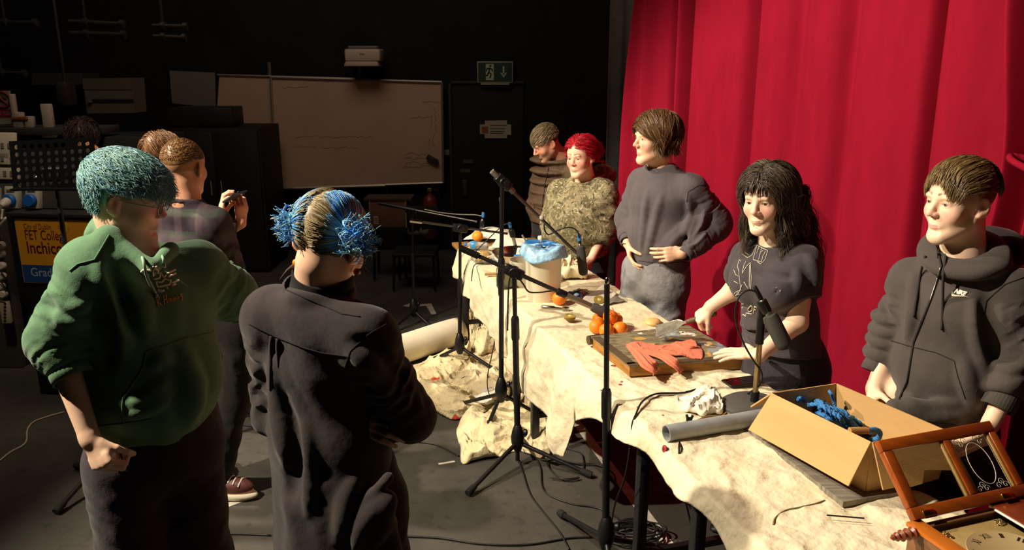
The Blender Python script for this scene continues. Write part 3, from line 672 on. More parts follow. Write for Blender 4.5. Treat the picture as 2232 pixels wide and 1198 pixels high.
# ================= seen from behind: blue hair in two buns
def buns():
    YK[0] = .89; f = (.30, .95, 0); par = person('b', 'person seen from behind with blue and blond hair in two buns, long black overshirt', (-.47, 2.04))
    nb = PY(693, 640, 2.24); J = mk(nb, f)
    J.update(shL=PY(592, 702, 2.30), shR=PY(808, 752, 2.17), elL=PY(600, 900, 2.40), elR=PY(893, 905, 2.24), wrL=PY(770, 945, 2.36), wrR=PY(740, 900, 2.42))
    std(J, f, .90, base=(-.475, 2.04)); J['ch'] = PY(702, 770, 2.26); J['wa'] = PY(715, 950, 2.28); J['hp3'] = PY(712, 560, 2.24)
    H = Head(PY(717, 530, 2.25), (.34, .86, -.42), (.22, .3, 1), 1.07)
    sm = cloth('black_linen', '3a3434', .2, .3, 350, .15, 14)
    hem = PY(748, 1330, 2.3)
    def ex(sd):
        lat = np.cross(UP, J['f'])
        sd.ecap(PY(720, 960, 2.27), PY(748, 1340, 2.3), .168, .12, .20, .155, lat, .05)
        sd.cap(PY(600, 680, 2.26), PY(800, 725, 2.14), .075, .075, .05)
        b0 = PY(690, 640, 2.23); sd.torus(b0-UP*.01, nrm(V(.12, .2, 1)), .066, .017, .015)
        for px, d in ((640, 0), (735, 0), (790, 0), (845, 0), (690, 0)): sd.cap(PY(px, 1060+40*(px % 3), 2.15), PY(px+26, 1330, 2.12), .02, .045, .06)
        for i in range(4): sd.cap(PY(760+20*i, 1130+25*i, 2.11), PY(845, 1040+50*i, 2.13), .014, .012, .04)
    o, sk, sd = top(par, J, 'overshirt', sm, (.155, .105), (.155, .112), (.185, .145), hem, [.075, .064, .052], dict(L=PY(735, 930, 2.41), R=PY(770, 905, 2.40)), .070, .056, .0055, seed=5, amp=.0060, sfold=(.009, 5), extra=ex, sc=7, hemn=(0, 0, -1), ridges=[([(735, 1180), (752, 1090), (778, 1045)], .015, .03), ([(770, 1198), (800, 1130), (838, 1090)], .014, .03), ([(812, 1190), (835, 1130), (848, 1080)], .012, .03), ([(660, 930), (672, 1010), (668, 1120)], .012, .03), ([(620, 870), (640, 980), (630, 1100)], -.012, .03), ([(590, 800), (605, 900), (622, 1000)], .016, .04), ([(765, 740), (810, 760), (850, 800)], -.014, .02), ([(770, 770), (812, 800), (850, 860)], .011, .03)])
    p_, n_ = sk.pix(822, 928, 0); J['wrL'] = p_-V(.075, 0, -.03)-n_*.030
    body(par, J, H, SK, face_col(H, lin('e8bd9f'), '6b5a48'), {'L': dict(F=V(.85, 0, -.35)+n_*.42, N=-n_, curl=(4, 22, 18), size=.92, spread=3), 'R': dict(F=V(-.8, .3, .1), N=V(.1, -.9, 0), curl=(20, 20, 15))}, .004, .90, dict(rn=.052))
    tb = MB(); c = PY(703, 614, 2.245); A = frame(nrm(H.w(0, -.02, -.06)-nb), V(1, 0, 0)); tb.lathe([(.092, -.045), (.085, -.02), (.080, .0), (.077, .035), (.074, .037), (.070, .02)], c, A[2], 40); tb.build('polo_neck', cloth('black_rib', '151313', .2, .5, 500), par, smooth=180)
    ring(par, 'collar', PY(694, 640, 2.24), A[2]+V(0, 0, .3), .078, .05, sm, 1.1, V(1, -.3, 0), .008)
    seam = mat('seam_black', '161313', .9)
    strokes(par, 'seam', sk, [[(542, 705), (600, 733), (660, 757), (700, 768), (762, 777)], [(614, 627), (690, 660), (745, 684), (785, 690)], [(842, 706), (800, 730), (764, 765), (752, 800)]], .0016, seam, .0008)
    p = MB()
    for a, b in (((592, 733), (588, 850)), ((606, 738), (606, 800))):
        p.tube([sk.pix(a[0]+(b[0]-a[0])*t, a[1]+(b[1]-a[1])*t, .001)[0] for t in np.linspace(0, 1, 9)], [.005, .006, .006, .006, .005, .004, .003, .002, .001], 8)
    p.build('back_pleat', sm, par, smooth=180)
    trousers(J, par, BLK, 1.0); shoes(J, par)
    # hair: parted blond and blue pulled to two buns
    bunL = H.l(PY(655, 490, 2.22)); bunR = H.l(PY(770, 520, 2.17))
    sd = scalp(H, [('h', (0, -.09, -.080), (0, -.35, -1)), ('s', (.092, .0, -.012), (.034, .040, .046)), ('s', (-.092, .0, -.012), (.034, .040, .046)), ('h', (0, .072, .02), (0, 1, -.3))], ((0, -.014, .037, .0775, .098, .086),))
    cb = [np.array(lin(x)) for x in ('4596f0', '62b2f8', '2f78d0', 'a6d6ea', '8fcad2')]; cy = [np.array(lin(x)) for x in ('b8a37a', '9c865e', 'd0be96', '80704f')]
    def colf(p, r):
        s = vnoise(p*np.array([60, 14, 14]), 8)+.9*np.abs(p[:, 0])/.05-.60+1.2*((p[:, 0] < 0) & (p[:, 0] > -.09))*np.clip(-p[:, 0]/.05, 0, 1); i = r.integers(0, 5, len(p)); j = r.integers(0, 4, len(p))
        c = np.where((s > 0)[:, None], np.array(cb)[i], np.array(cy)[j]); nap = np.clip((-.02-p[:, 2])/.02, 0, 1)[:, None]; return np.clip(c*(1-nap)+nap*np.where((np.abs(p[:, 0]) > .05)[:, None], c, np.array(cy)[j]*.7), 0, 1)
    def fl(p, t):
        tgt = np.where((p[:, 0] > 0)[:, None], bunR, bunL); d = tgt-p; n = np.linalg.norm(d, axis=1)[:, None]; return d/np.maximum(n, .02)
    hair('hair', par, H, sd, lambda p: (p[:, 1] < .06) & (p[:, 2] > -.08) & ((p[:, 2] > -.02) | (p[:, 1] < -.02)) & (np.abs(p[:, 0]) > .002) & ~((np.abs(p[:, 0]) > .058) & (p[:, 2] < .03) & (p[:, 1] > -.045)), fl, 4200, lambda p, r: np.linalg.norm(np.where((p[:, 0] > 0)[:, None], bunR, bunL)-p, axis=1)*1.15, .0013, colf, lift=.12, lay=.006, noise=.06, seed=9, steps=9, res=.0035)
    for bn, nm in ((bunL, 'bun'), (bunR, 'bun')):
        r = np.random.default_rng(3 if bn[0] < 0 else 4); mb = MB(); c = H.w(*bn); out = nrm(H.d(bn[0], bn[1]*.6, .0))
        for i in range(320):
            a = r.uniform(0, 6.28); e = r.normal(size=3); e = nrm(e); R0 = .034*r.uniform(.6, 1.05); ax = nrm(r.normal(size=3)); u, w, _ = frame(ax)
            n = 9; sp = r.uniform(1.4, 3.0); pts = [c+R0*(u*math.cos(a+sp*t)+w*math.sin(a+sp*t))*(1+.12*t)+e*.006 for t in np.linspace(0, 1, n)]
            if i % 3 == 0:
                q = c+nrm(e+out*.9)*.034; pts = [q+nrm(e+out*.9)*.030*t+.009*np.array([math.sin(6*t+a), math.cos(5*t+a), math.sin(4*t+a*2)]) for t in np.linspace(-.3, 1, n)]
            cc = (cb+cb+cb[3:])[r.integers(0, 12)] if r.random() < .93 else cy[r.integers(0, 4)]
            mb.tube(pts, np.linspace(.0021, .0007, n)*r.uniform(.7, 1.2), 5, 0, True, False, np.clip(cc*r.uniform(.7, 1.25), 0, 1))
        mb.build('bun', mat('hair', 'ffffff', .42, attr=True, spec=.45), par, smooth=180)
    # earrings
    for x, px, py, cl in ((-1, 645, 572, 'd88a1c'), (1, 778, 592, 'c05a18')):
        m = MB(); e = PY(px, py, 2.22); m.ball(e, .0095, 12); m.build('earring', mat('amber_bead'+cl, cl, .2, spec=.7), par)
        m = MB(); m.tube([e, e+V(-.024 if x < 0 else .018, 0, -.02 if x < 0 else .012), e+V(-.045 if x < 0 else .034, 0, -.045 if x < 0 else -.012)], [.004, .003, .0005], 6); m.build('ear_spike', mat('horn', '5a5040', .4), par)
# ================= man in plaid filming with a phone
def plaid():
    YK[0] = 1.0; f = (.25, .97, 0); par = person('m', 'person in a dark plaid shirt with buzz cut, holding up a phone, seen from behind', (-1.41, 3.6))
    nb = PY(403, 436, 3.6); J = mk(nb, f)
    J.update(shR=PY(462, 492, 3.55), shL=PY(345, 480, 3.66), elR=PY(500, 585, 3.66), elL=PY(370, 590, 3.9), wrR=PY(488, 484, 3.90), wrL=PY(524, 486, 3.96))
    std(J, f, .90, base=(-1.37, 3.6)); J['anR'] = PZ(474, 1048, .085); J['ffR'] = nrm(V(.85, -.1, 0)); J['knR'] = lerp(J['hpR'], J['anR'], .5)+V(.02, .02, 0); J['ch'] = PY(415, 540, 3.62); J['hp3'] = PY(402, 400, 3.6)
    H = Head(PY(402, 366, 3.62), (.22, .97, -.08), (0, 0, 1), 1.06)
    hz = lambda q: .012+np.clip(q[:, 2]+.045+.25*np.clip(q[:, 1]-.04, 0, 1)*-1, -.02, .03)
    body(par, J, H, SK, face_col(H, lin('e3a988'), '6b4a30', scalp='7d5a3a', scalpz=lambda q: np.where(q[:, 2] > .045, .02, np.clip((q[:, 2]-.0)/.1, -.01, .006))), {
        'R': dict(F=V(-.1, .15, 1), N=V(.85, .45, .1), curl=(20, 42, 30), thumb=(.8, .3, .5)), 'L': dict(F=V(.12, .1, 1), N=V(-.8, .5, .1), curl=(30, 50, 35), thumb=(.8, .3, .4))}, .005, .98, dict(rn=.058))
    pm = bpy.data.materials.new('plaid_cloth'); pm.use_nodes = True; nt = pm.node_tree; N = nt.nodes; b = N['Principled BSDF']; b.inputs['Roughness'].default_value = .9; b.inputs['Specular IOR Level'].default_value = .15
    tc = N.new('ShaderNodeTexCoord'); sx = N.new('ShaderNodeSeparateXYZ'); nt.links.new(tc.outputs['Object'], sx.inputs[0]); prev = None
    for o_, k_, c_ in (('X', 60, '5a4a50'), ('Z', 64, '4a5548'), ('Z', 31, '5c5058'), ('X', 30, '3a2f36')):
        mm = N.new('ShaderNodeMath'); mm.operation = 'MULTIPLY'; mm.inputs[1].default_value = k_; nt.links.new(sx.outputs[o_], mm.inputs[0]); sn = N.new('ShaderNodeMath'); sn.operation = 'SINE'; nt.links.new(mm.outputs[0], sn.inputs[0])
        gt = N.new('ShaderNodeMapRange'); gt.inputs['From Min'].default_value = .3; gt.inputs['From Max'].default_value = .75; gt.inputs['To Max'].default_value = .55; nt.links.new(sn.outputs[0], gt.inputs['Value'])
        mx = N.new('ShaderNodeMix'); mx.data_type = 'RGBA'; nt.links.new(gt.outputs['Result'], mx.inputs['Factor']); mx.inputs['B'].default_value = (*lin(c_), 1)
        if prev: nt.links.new(prev, mx.inputs['A'])
        else: mx.inputs['A'].default_value = (*lin('332c33'), 1)
        prev = mx.outputs['Result']
    nt.links.new(prev, b.inputs['Base Color'])
    def ex(sd): sd.torus(nb+V(0, 0, -.005), (0.05, .25, 1), .062, .02, .02)
    top(par, J, 'plaid_shirt', pm, (.165, .115), (.155, .11), (.17, .125), PY(440, 765, 3.58), [.078, .066, .045], dict(R=lerp(J['elR'], J['wrR'], .86), L=lerp(J['elL'], J['wrL'], .86)), .075, .06, .007, seed=8, amp=.006, extra=ex, hemn=(0, 0, -1))
    trousers(J, par, BLK, 1.0, h=.01)
    sm = mat('shoe_maroon', '5c2f2a', .55, var=.3, vscale=30)
    for S in 'LR':
        ff = J['ff'+S]; ff = nrm(V(.85, -.1, 0)) if S == 'R' else ff; A = np.array([np.cross(ff, UP), ff, UP]); a = PZ(474, 1048, .085) if S == 'R' else J['an'+S]; sd = SDF()
        sd.ell(a+ff*.075+V(0, 0, -.02), (.046, .105, .045), .03, 'u', A); sd.ell(a+ff*-.01, (.045, .06, .06), .03, 'u', A); sd.half(V(0, 0, .022), (0, 0, -1)); vs, F = sd.mesh(.006); so = fast_obj('shoe', vs, F, sm, par); k = Skin(vs, F)
        s2 = SDF(); s2.ell(a+ff*.065+V(0, 0, -.06), (.052, .135, .030), .01, 'u', A); s2.half(V(0, 0, .003), (0, 0, -1)); s2.half(V(0, 0, .04), (0, 0, 1)); vs, F = s2.mesh(.006); fast_obj('sole', vs, F, mat('sole_cream', 'cfc6b0', .7), so)
        mb = MB()
        for i in range(5):
            t = .02+i*.025; mb.tube([k.near(a+ff*t+A[0]*x*.03+V(0, 0, .03-.3*t), .003)[0] for x in (-1, -.5, 0, .5, 1)], .004, 6)
        mb.build('lace', mat('lace_cream', 'd8d2c2', .8), so)
    hair('hair', par, H, scalp(H, [('h', (0, 0, .035), (0, .25, -1)), ('h', (0, .088, 0), (0, 1, -.6))], ((0, -.014, .036, .0765, .096, .086),)), lambda p: (p[:, 2] > .04) & (p[:, 1] < .075), lambda p, t: bst([0*p[:, 0], .9+0*p[:, 0], -.3*np.ones(len(p))], 1), 3000, .016, .0010, hue(['7d5a34', '8f6a3e', '6a4a2a']), lift=.5, lay=.004, noise=.3, seed=5, res=.005)
    cs = scalp(H, [('h', (0, 0, -.035), (0, .1, -1)), ('h', (0, .03, .0), (0, 1, -.25)), ('s', (.09, -.01, -.01), (.02, .035, .04)), ('s', (-.09, -.01, -.01), (.02, .035, .04))], ((0, -.014, .036, .0752, .0952, .0832),)); vs, F = cs.mesh(.005); fast_obj('stubble', vs, F, mat('buzz_fade', 'b5835c', .8), par)
    ph = thing('smartphone', 'dark smartphone held up in the hands of the person in plaid', 'phone', PY(512, 432, 3.93)); A = frame(V(.75, -.5, .45), V(.2, .3, 1)); mb = MB(); mb.box(PY(512, 428, 3.93), (.075, .15, .009), frame(V(-.55, .1, .83), V(.83, -.1, .55)), 0, .004); mb.build('phone_case', mat('phone_grey', '3c4048', .35), ph)
    mb = MB(); mb.ball(PY(520, 419, 3.91), .007, 10); mb.build('camera_lens', mat('lens_black', '0a0a0c', .1), ph)
# ================= brown-haired head behind the buzz cut
def behind():
    f = (.5, .86, 0); par = person('x', 'person mostly hidden behind the buzz-cut head, only brown hair showing', (-1.75, 4.3))
    nb = PY(352, 385, 4.3); J = mk(nb, f); J.update(shR=nb+V(.13, -.1, -.05), shL=nb+V(-.15, .1, -.05)); J.update(elR=J['shR']+V(.05, 0, -.28), elL=J['shL']+V(-.05, 0, -.28)); J.update(wrR=J['elR']+V(.02, .1, -.24), wrL=J['elL']+V(0, .1, -.24))
    std(J, f, .86, base=(nb[0], 4.3)); H = Head(PY(356, 340, 4.3), (.5, .86, -.1), UP, 1.0); J['hp3'] = H.pos
    body(par, J, H, SK, face_col(H, lin('e3b090'), '4a3020'), {'R': dict(F=V(0, .1, -1), N=V(-1, 0, 0)), 'L': dict(F=V(0, .1, -1), N=V(1, 0, 0))}, .007, .95, dict(detail=False))
    top(par, J, 'jacket', BLK, (.16, .11), (.15, .11), (.16, .12), V(nb[0], 4.3, .8), [.07, .06, .045], dict(R=J['wrR'], L=J['wrL']), .07, .06, .01, amp=.005, hemn=(0, 0, -1)); trousers(J, par, BLK, h=.012); shoes(J, par)
    hair('hair', par, H, scalp(H, [('h', (0, 0, -.03), (0, -.2, -1)), ('h', (0, .07, 0), (0, 1, -.4))], ((0, -.014, .038, .084, .103, .09),)), lambda p: (p[:, 2] > -.04) & (p[:, 1] < .07), lambda p, t: bst([.6*np.sign(p[:, 0]), .3+0*p[:, 0], -.7*np.ones(len(p))], 1), 1200, .09, .002, hue(['6b4a30', '5a3c26', '7a5638']), lift=.4, lay=.012, noise=.3, seed=6, res=.006)
# ================= person behind the music stand
def curly():
    YK[0] = 1.06; par = person('k', 'person with dark curly hair sitting behind the perforated music stand', (-2.75, 5.6))
    f = (.30, -.95, 0); nb = PY(178, 365, 5.25); J = mk(nb, f)
    J.update(shL=nb+V(.17, .02, -.06), shR=nb+V(-.17, -.05, -.06)); J.update(elL=PY(172, 408, 4.95), elR=J['shR']+V(-.03, -.1, -.26), wrL=PY(217, 350, 4.97)); J['elL'] = PY(205, 455, 5.0); J['wrR'] = J['elR']+V(.08, .02, -.12)
    std(J, f, .5, base=(nb[0], 5.66)); lat = np.cross(UP, J['f'])
    for S, x in (('L', 1), ('R', -1)): J['hp'+S] = J['pe']+lat*x*.09; J['kn'+S] = J['hp'+S]+J['f']*.25; J['an'+S] = V(*(J['kn'+S]+J['f']*.02)[:2], .09)
    J['ch'] = lerp(J['pe'], nb, .66); H = Head(PY(180, 306, 5.23), (.35, -.93, -.25), UP, 1.0); J['hp3'] = H.pos
    body(par, J, H, SK, face_col(H, lin('d89a7a'), '3a2418'), {'L': dict(F=V(-.05, -.1, 1), N=V(-.8, -.5, 0), curl=(45, 60, 35)), 'R': dict(F=V(.8, -.4, -.1), N=V(0, 0, -1))}, .006, .95, dict(detail=True))
    eyes(H, par)
    top(par, J, 'black_top', BLK, (.16, .11), (.15, .11), (.16, .12), V(nb[0], 5.15, .45), [.07, .06, .05], dict(R=lerp(J['elR'], J['wrR'], .8), L=lerp(J['shL'], J['elL'], .75)), .07, .06, .01, amp=.005, hemn=(0, 0, -1))
    sd = SDF()
    for S in 'LR': limb(sd, [J['hp'+S], J['kn'+S], J['an'+S]], [.10, .075, .06], .03)
    vs, F = sd.mesh(.01); fast_obj('trousers', vs, F, BLK, par); shoes(J, par)
    hair('hair', par, H, scalp(H, [('h', (0, 0, -.0), (0, .5, -1)), ('h', (0, .08, .03), (0, 1, -.6))], ((0, -.014, .045, .092, .11, .095),)), lambda p: (p[:, 2] > .01) & (p[:, 1] < .085), lambda p, t: bst([.5*np.sign(p[:, 0]), .6*np.sign(p[:, 1]), -.3+0*p[:, 0]], 1), 900, .075, .0026, hue(['3a2a22', '2a1d18', '4a3830']), lift=.8, lay=.022, noise=.3, seed=16, res=.006, wav=(.9, 14))
# ================= man in the brown padded coat
def coat():
    YK[0] = 1.12; f = (-.72, -.69, 0); par = person('c', 'person in a brown padded winter coat with cropped hair, head bowed', (.30, 6.16))
    nb = PY(1222, 345, 5.46); J = mk(nb, f)
    J.update(shR=PY(1185, 384, 5.58), shL=PY(1262, 385, 5.34), elR=PY(1168, 450, 5.55), elL=PY(1280, 455, 5.3), wrR=PY(1195, 500, 5.42), wrL=PY(1240, 500, 5.38))
    std(J, f, .88, base=(.314, 6.16)); J['hp3'] = PY(1200, 320, 5.4); J['ch'] = PY(1210, 420, 5.5)
    H = Head(PY(1190, 311, 5.40), (-.80, -.36, -.52), (-.35, -.2, .9), 1.10)
    body(par, J, H, SK, face_col(H, lin('dda585'), '5a4632', stub='7a6050'), {'R': dict(F=V(.6, .3, -.5), N=V(.3, .9, 0)), 'L': dict(F=V(-.6, .4, -.5), N=V(-.3, .9, 0))}, .0045, 1.0, dict(nose=1.25, rn=.06))
    eyes(H, par, look=(0, 1, -.5))
    cm = cloth('brown_nylon', '584636', .15, .15, 120, .5, 26, .55, 0)
    def ex(sd):
        lat = np.cross(UP, J['f'])
        sd.torus(nb+V(-.01, -.01, -.03), nrm(V(-.35, -.25, 1)), .078, .030, .03); sd.ell(nb+V(.09, .07, .005), (.12, .09, .085), .04, 'u', frame(V(.5, .4, 1), lat))
        for z in (.92, 1.0, 1.08, 1.16, 1.24, 1.32): sd.ell(V(.314, 6.16, z)+J['f']*.01, (.198, .152, .040), .012, 'u', np.array([lat, J['f'], UP]))
        for S in 'LR':
            for t in (.15, .4, .65, .9): sd.torus(lerp(J['sh'+S], J['el'+S], t), J['el'+S]-J['sh'+S], .055, .026, .025)
            for t in (.2, .5, .8): sd.torus(lerp(J['el'+S], J['wr'+S], t), J['wr'+S]-J['el'+S], .045, .024, .025)
    o, sk, _ = top(par, J, 'padded_coat', cm, (.185, .14), (.185, .14), (.195, .15), V(.314, 6.16, .84), [.082, .074, .055], dict(R=lerp(J['elR'], J['wrR'], .97), L=lerp(J['elL'], J['wrL'], .97)), .085, .07, .007, seed=21, amp=.004, sfold=(.004, 4), extra=ex, hemn=(0, 0, -1))
    strokes(par, 'zip', sk, [[(1196, 365), (1188, 400), (1183, 440), (1180, 480), (1182, 520)]], .004, mat('zip_dark', '2a2320', .5)); strokes(par, 'pocket_flap', sk, [[(1172, 452), (1196, 458)], [(1160, 440), (1166, 452)]], .007, cm)
    trousers(J, par, BLK, h=.012); shoes(J, par)
    hair('hair', par, H, scalp(H, [('h', (0, 0, .045), (0, .1, -1)), ('h', (0, .082, .03), (0, 1, -.7))], ((0, -.014, .037, .0775, .097, .087),)), lambda p: (p[:, 2] > .03) & (p[:, 1] < .085), lambda p, t: bst([.3+0*p[:, 0], .9+0*p[:, 0], -.25+0*p[:, 0]], 1), 2600, .045, .0013, hue(['8a7a5c', '75664a', 'a39272', '5e5038']), lift=.3, lay=.008, noise=.15, seed=15, res=.005)
    cs = scalp(H, [('h', (0, 0, -.02), (0, .1, -1)), ('h', (0, .03, .0), (0, 1, -.25)), ('s', (.09, -.01, -.01), (.02, .035, .04)), ('s', (-.09, -.01, -.01), (.02, .035, .04))], ((0, -.014, .036, .0752, .0952, .0832),)); vs, F = cs.mesh(.005); fast_obj('stubble', vs, F, mat('faded_hair', '6b543f', .8), par)
# ================= red hair, camouflage hoodie
def camo():
    YK[0] = 1.10; f = (-.50, -.87, 0); par = person('r', 'person with bright red hair in a green camouflage hoodie, arms down', (.48, 5.46))
    nb = PY(1276, 392, 4.98); J = mk(nb, f)
    J.update(shR=PY(1222, 420, 5.06), shL=PY(1318, 425, 4.88), elR=PY(1207, 490, 5.06), elL=PY(1318, 500, 4.84), wrR=PY(1203, 540, 4.92), wrL=PY(1290, 562, 4.76))
    std(J, f, .84, base=(.484, 5.48)); J['ch'] = PY(1265, 455, 4.96); J['wa'] = PY(1263, 505, 4.96); J['hp3'] = PY(1268, 350, 4.96)
    H = Head(PY(1266, 343, 4.93), (-.58, -.79, -.10), (-.06, 0, 1), 1.07)
    body(par, J, H, SK, face_col(H, lin('f2c4a6'), '5a3022', flush=.22, lips=(.75, .35, .33)), {'L': dict(F=PY(1268, 600, 4.70)-J['wrL'], N=V(-.6, .6, 0), curl=(25, 35, 25), size=.92), 'R': dict(F=V(-.25, -.5, -.75), N=V(.5, -.3, -.5), curl=(40, 50, 30), size=.92)}, .004, 1.05, dict(jaw=1.08, fem=True, nose=.85, rn=.056))
    eyes(H, par, '4a5238', (0, 1, 0))
    cm = bpy.data.materials.new('camouflage'); cm.use_nodes = True; nt = cm.node_tree; N = nt.nodes; b = N['Principled BSDF']; b.inputs['Roughness'].default_value = .9; b.inputs['Specular IOR Level'].default_value = .15
    tc = N.new('ShaderNodeTexCoord'); prev = None
    for sc, c_, lo, hi, dist in ((9, '6f6a4e', .42, .55, 1.5), (16, '4a4632', .55, .62, 2.5), (22, 'bdb393', .56, .66, 3.0), (40, '3a3526', .62, .66, 4)):
        nz = N.new('ShaderNodeTexNoise'); nz.inputs['Scale'].default_value = sc; nz.inputs['Distortion'].default_value = dist; nz.inputs['Detail'].default_value = 3; nt.links.new(tc.outputs['Object'], nz.inputs['Vector'])
        mr = N.new('ShaderNodeMapRange'); mr.inputs['From Min'].default_value = lo; mr.inputs['From Max'].default_value = hi; nt.links.new(nz.outputs['Fac'], mr.inputs['Value'])
        mx = N.new('ShaderNodeMix'); mx.data_type = 'RGBA'; nt.links.new(mr.outputs['Result'], mx.inputs['Factor']); mx.inputs['B'].default_value = (*lin(c_), 1)
        if prev: nt.links.new(prev, mx.inputs['A'])
        else: mx.inputs['A'].default_value = (*lin('93896a'), 1)
        prev = mx.outputs['Result']
    nt.links.new(prev, b.inputs['Base Color'])
    hem = PY(1265, 556, 4.95); cut = dict(R=PY(1204, 525, 4.97), L=PY(1308, 528, 4.80))
    def ex(sd):
        lat = np.cross(UP, J['f'])
        sd.ell(PY(1260, 480, 4.90), (.222, .172, .20), .08, 'u', np.array([lat, J['f'], UP]))
        sd.torus(nb+V(.0, .0, -.02), nrm(V(-.15, -.35, 1)), .085, .032, .03); sd.ell(PY(1312, 380, 5.08), (.10, .08, .075), .04)
        for i in range(4): sd.torus(lerp(PY(1320, 490, 4.84), PY(1310, 522, 4.81), i/3.), V(-.1, -.1, -1)+V(.2*(i % 2), 0, 0), .058, .019, .015)
    top(par, J, 'camouflage_hoodie', cm, (.205, .155), (.22, .17), (.20, .155), hem, [.098, .094, .070], cut, .088, .07, .006, seed=31, amp=.007, sfold=(.010, 4), extra=ex, hemn=(.1, 0, -1))
    trousers(J, par, cloth('dark_denim', '2a2830'), 1.15, 1.1, h=.01, top=.1); shoes(J, par)
    sd = scalp(H, [('h', (0, .065, .03), (0, 1, -.75)), ('h', (0, 0, -.06), (0, -.3, -1)), ('s', (0, .09, -.03), (.078, .075, .085)), ('s', (.088, .01, -.01), (.02, .03, .035)), ('s', (-.088, .01, -.01), (.02, .03, .035))], ((0, -.016, .040, .083, .103, .090), (.0, -.07, .0, .085, .06, .075)))
    hair('hair', par, H, sd, lambda p: (p[:, 2] > -.03) & ((p[:, 1] < .05) | (p[:, 2] > .072)) & ((p[:, 2] > .015) | (p[:, 1] < -.02)), lambda p, t: bst([.55*np.sign(p[:, 0])*(1-t), -.65-.3*t+0*p[:, 0], -.25-.5*t+.6*(p[:, 1] < -.08)*np.sin(6*t)], 1), 3200, .15, .0014, hue(['c4122a', 'd81f38', 'a50f22', 'e03a4a', '8a0c1c']), lift=.25, lay=.018, noise=.35, seed=8, res=.0045, wav=(.5, 12))
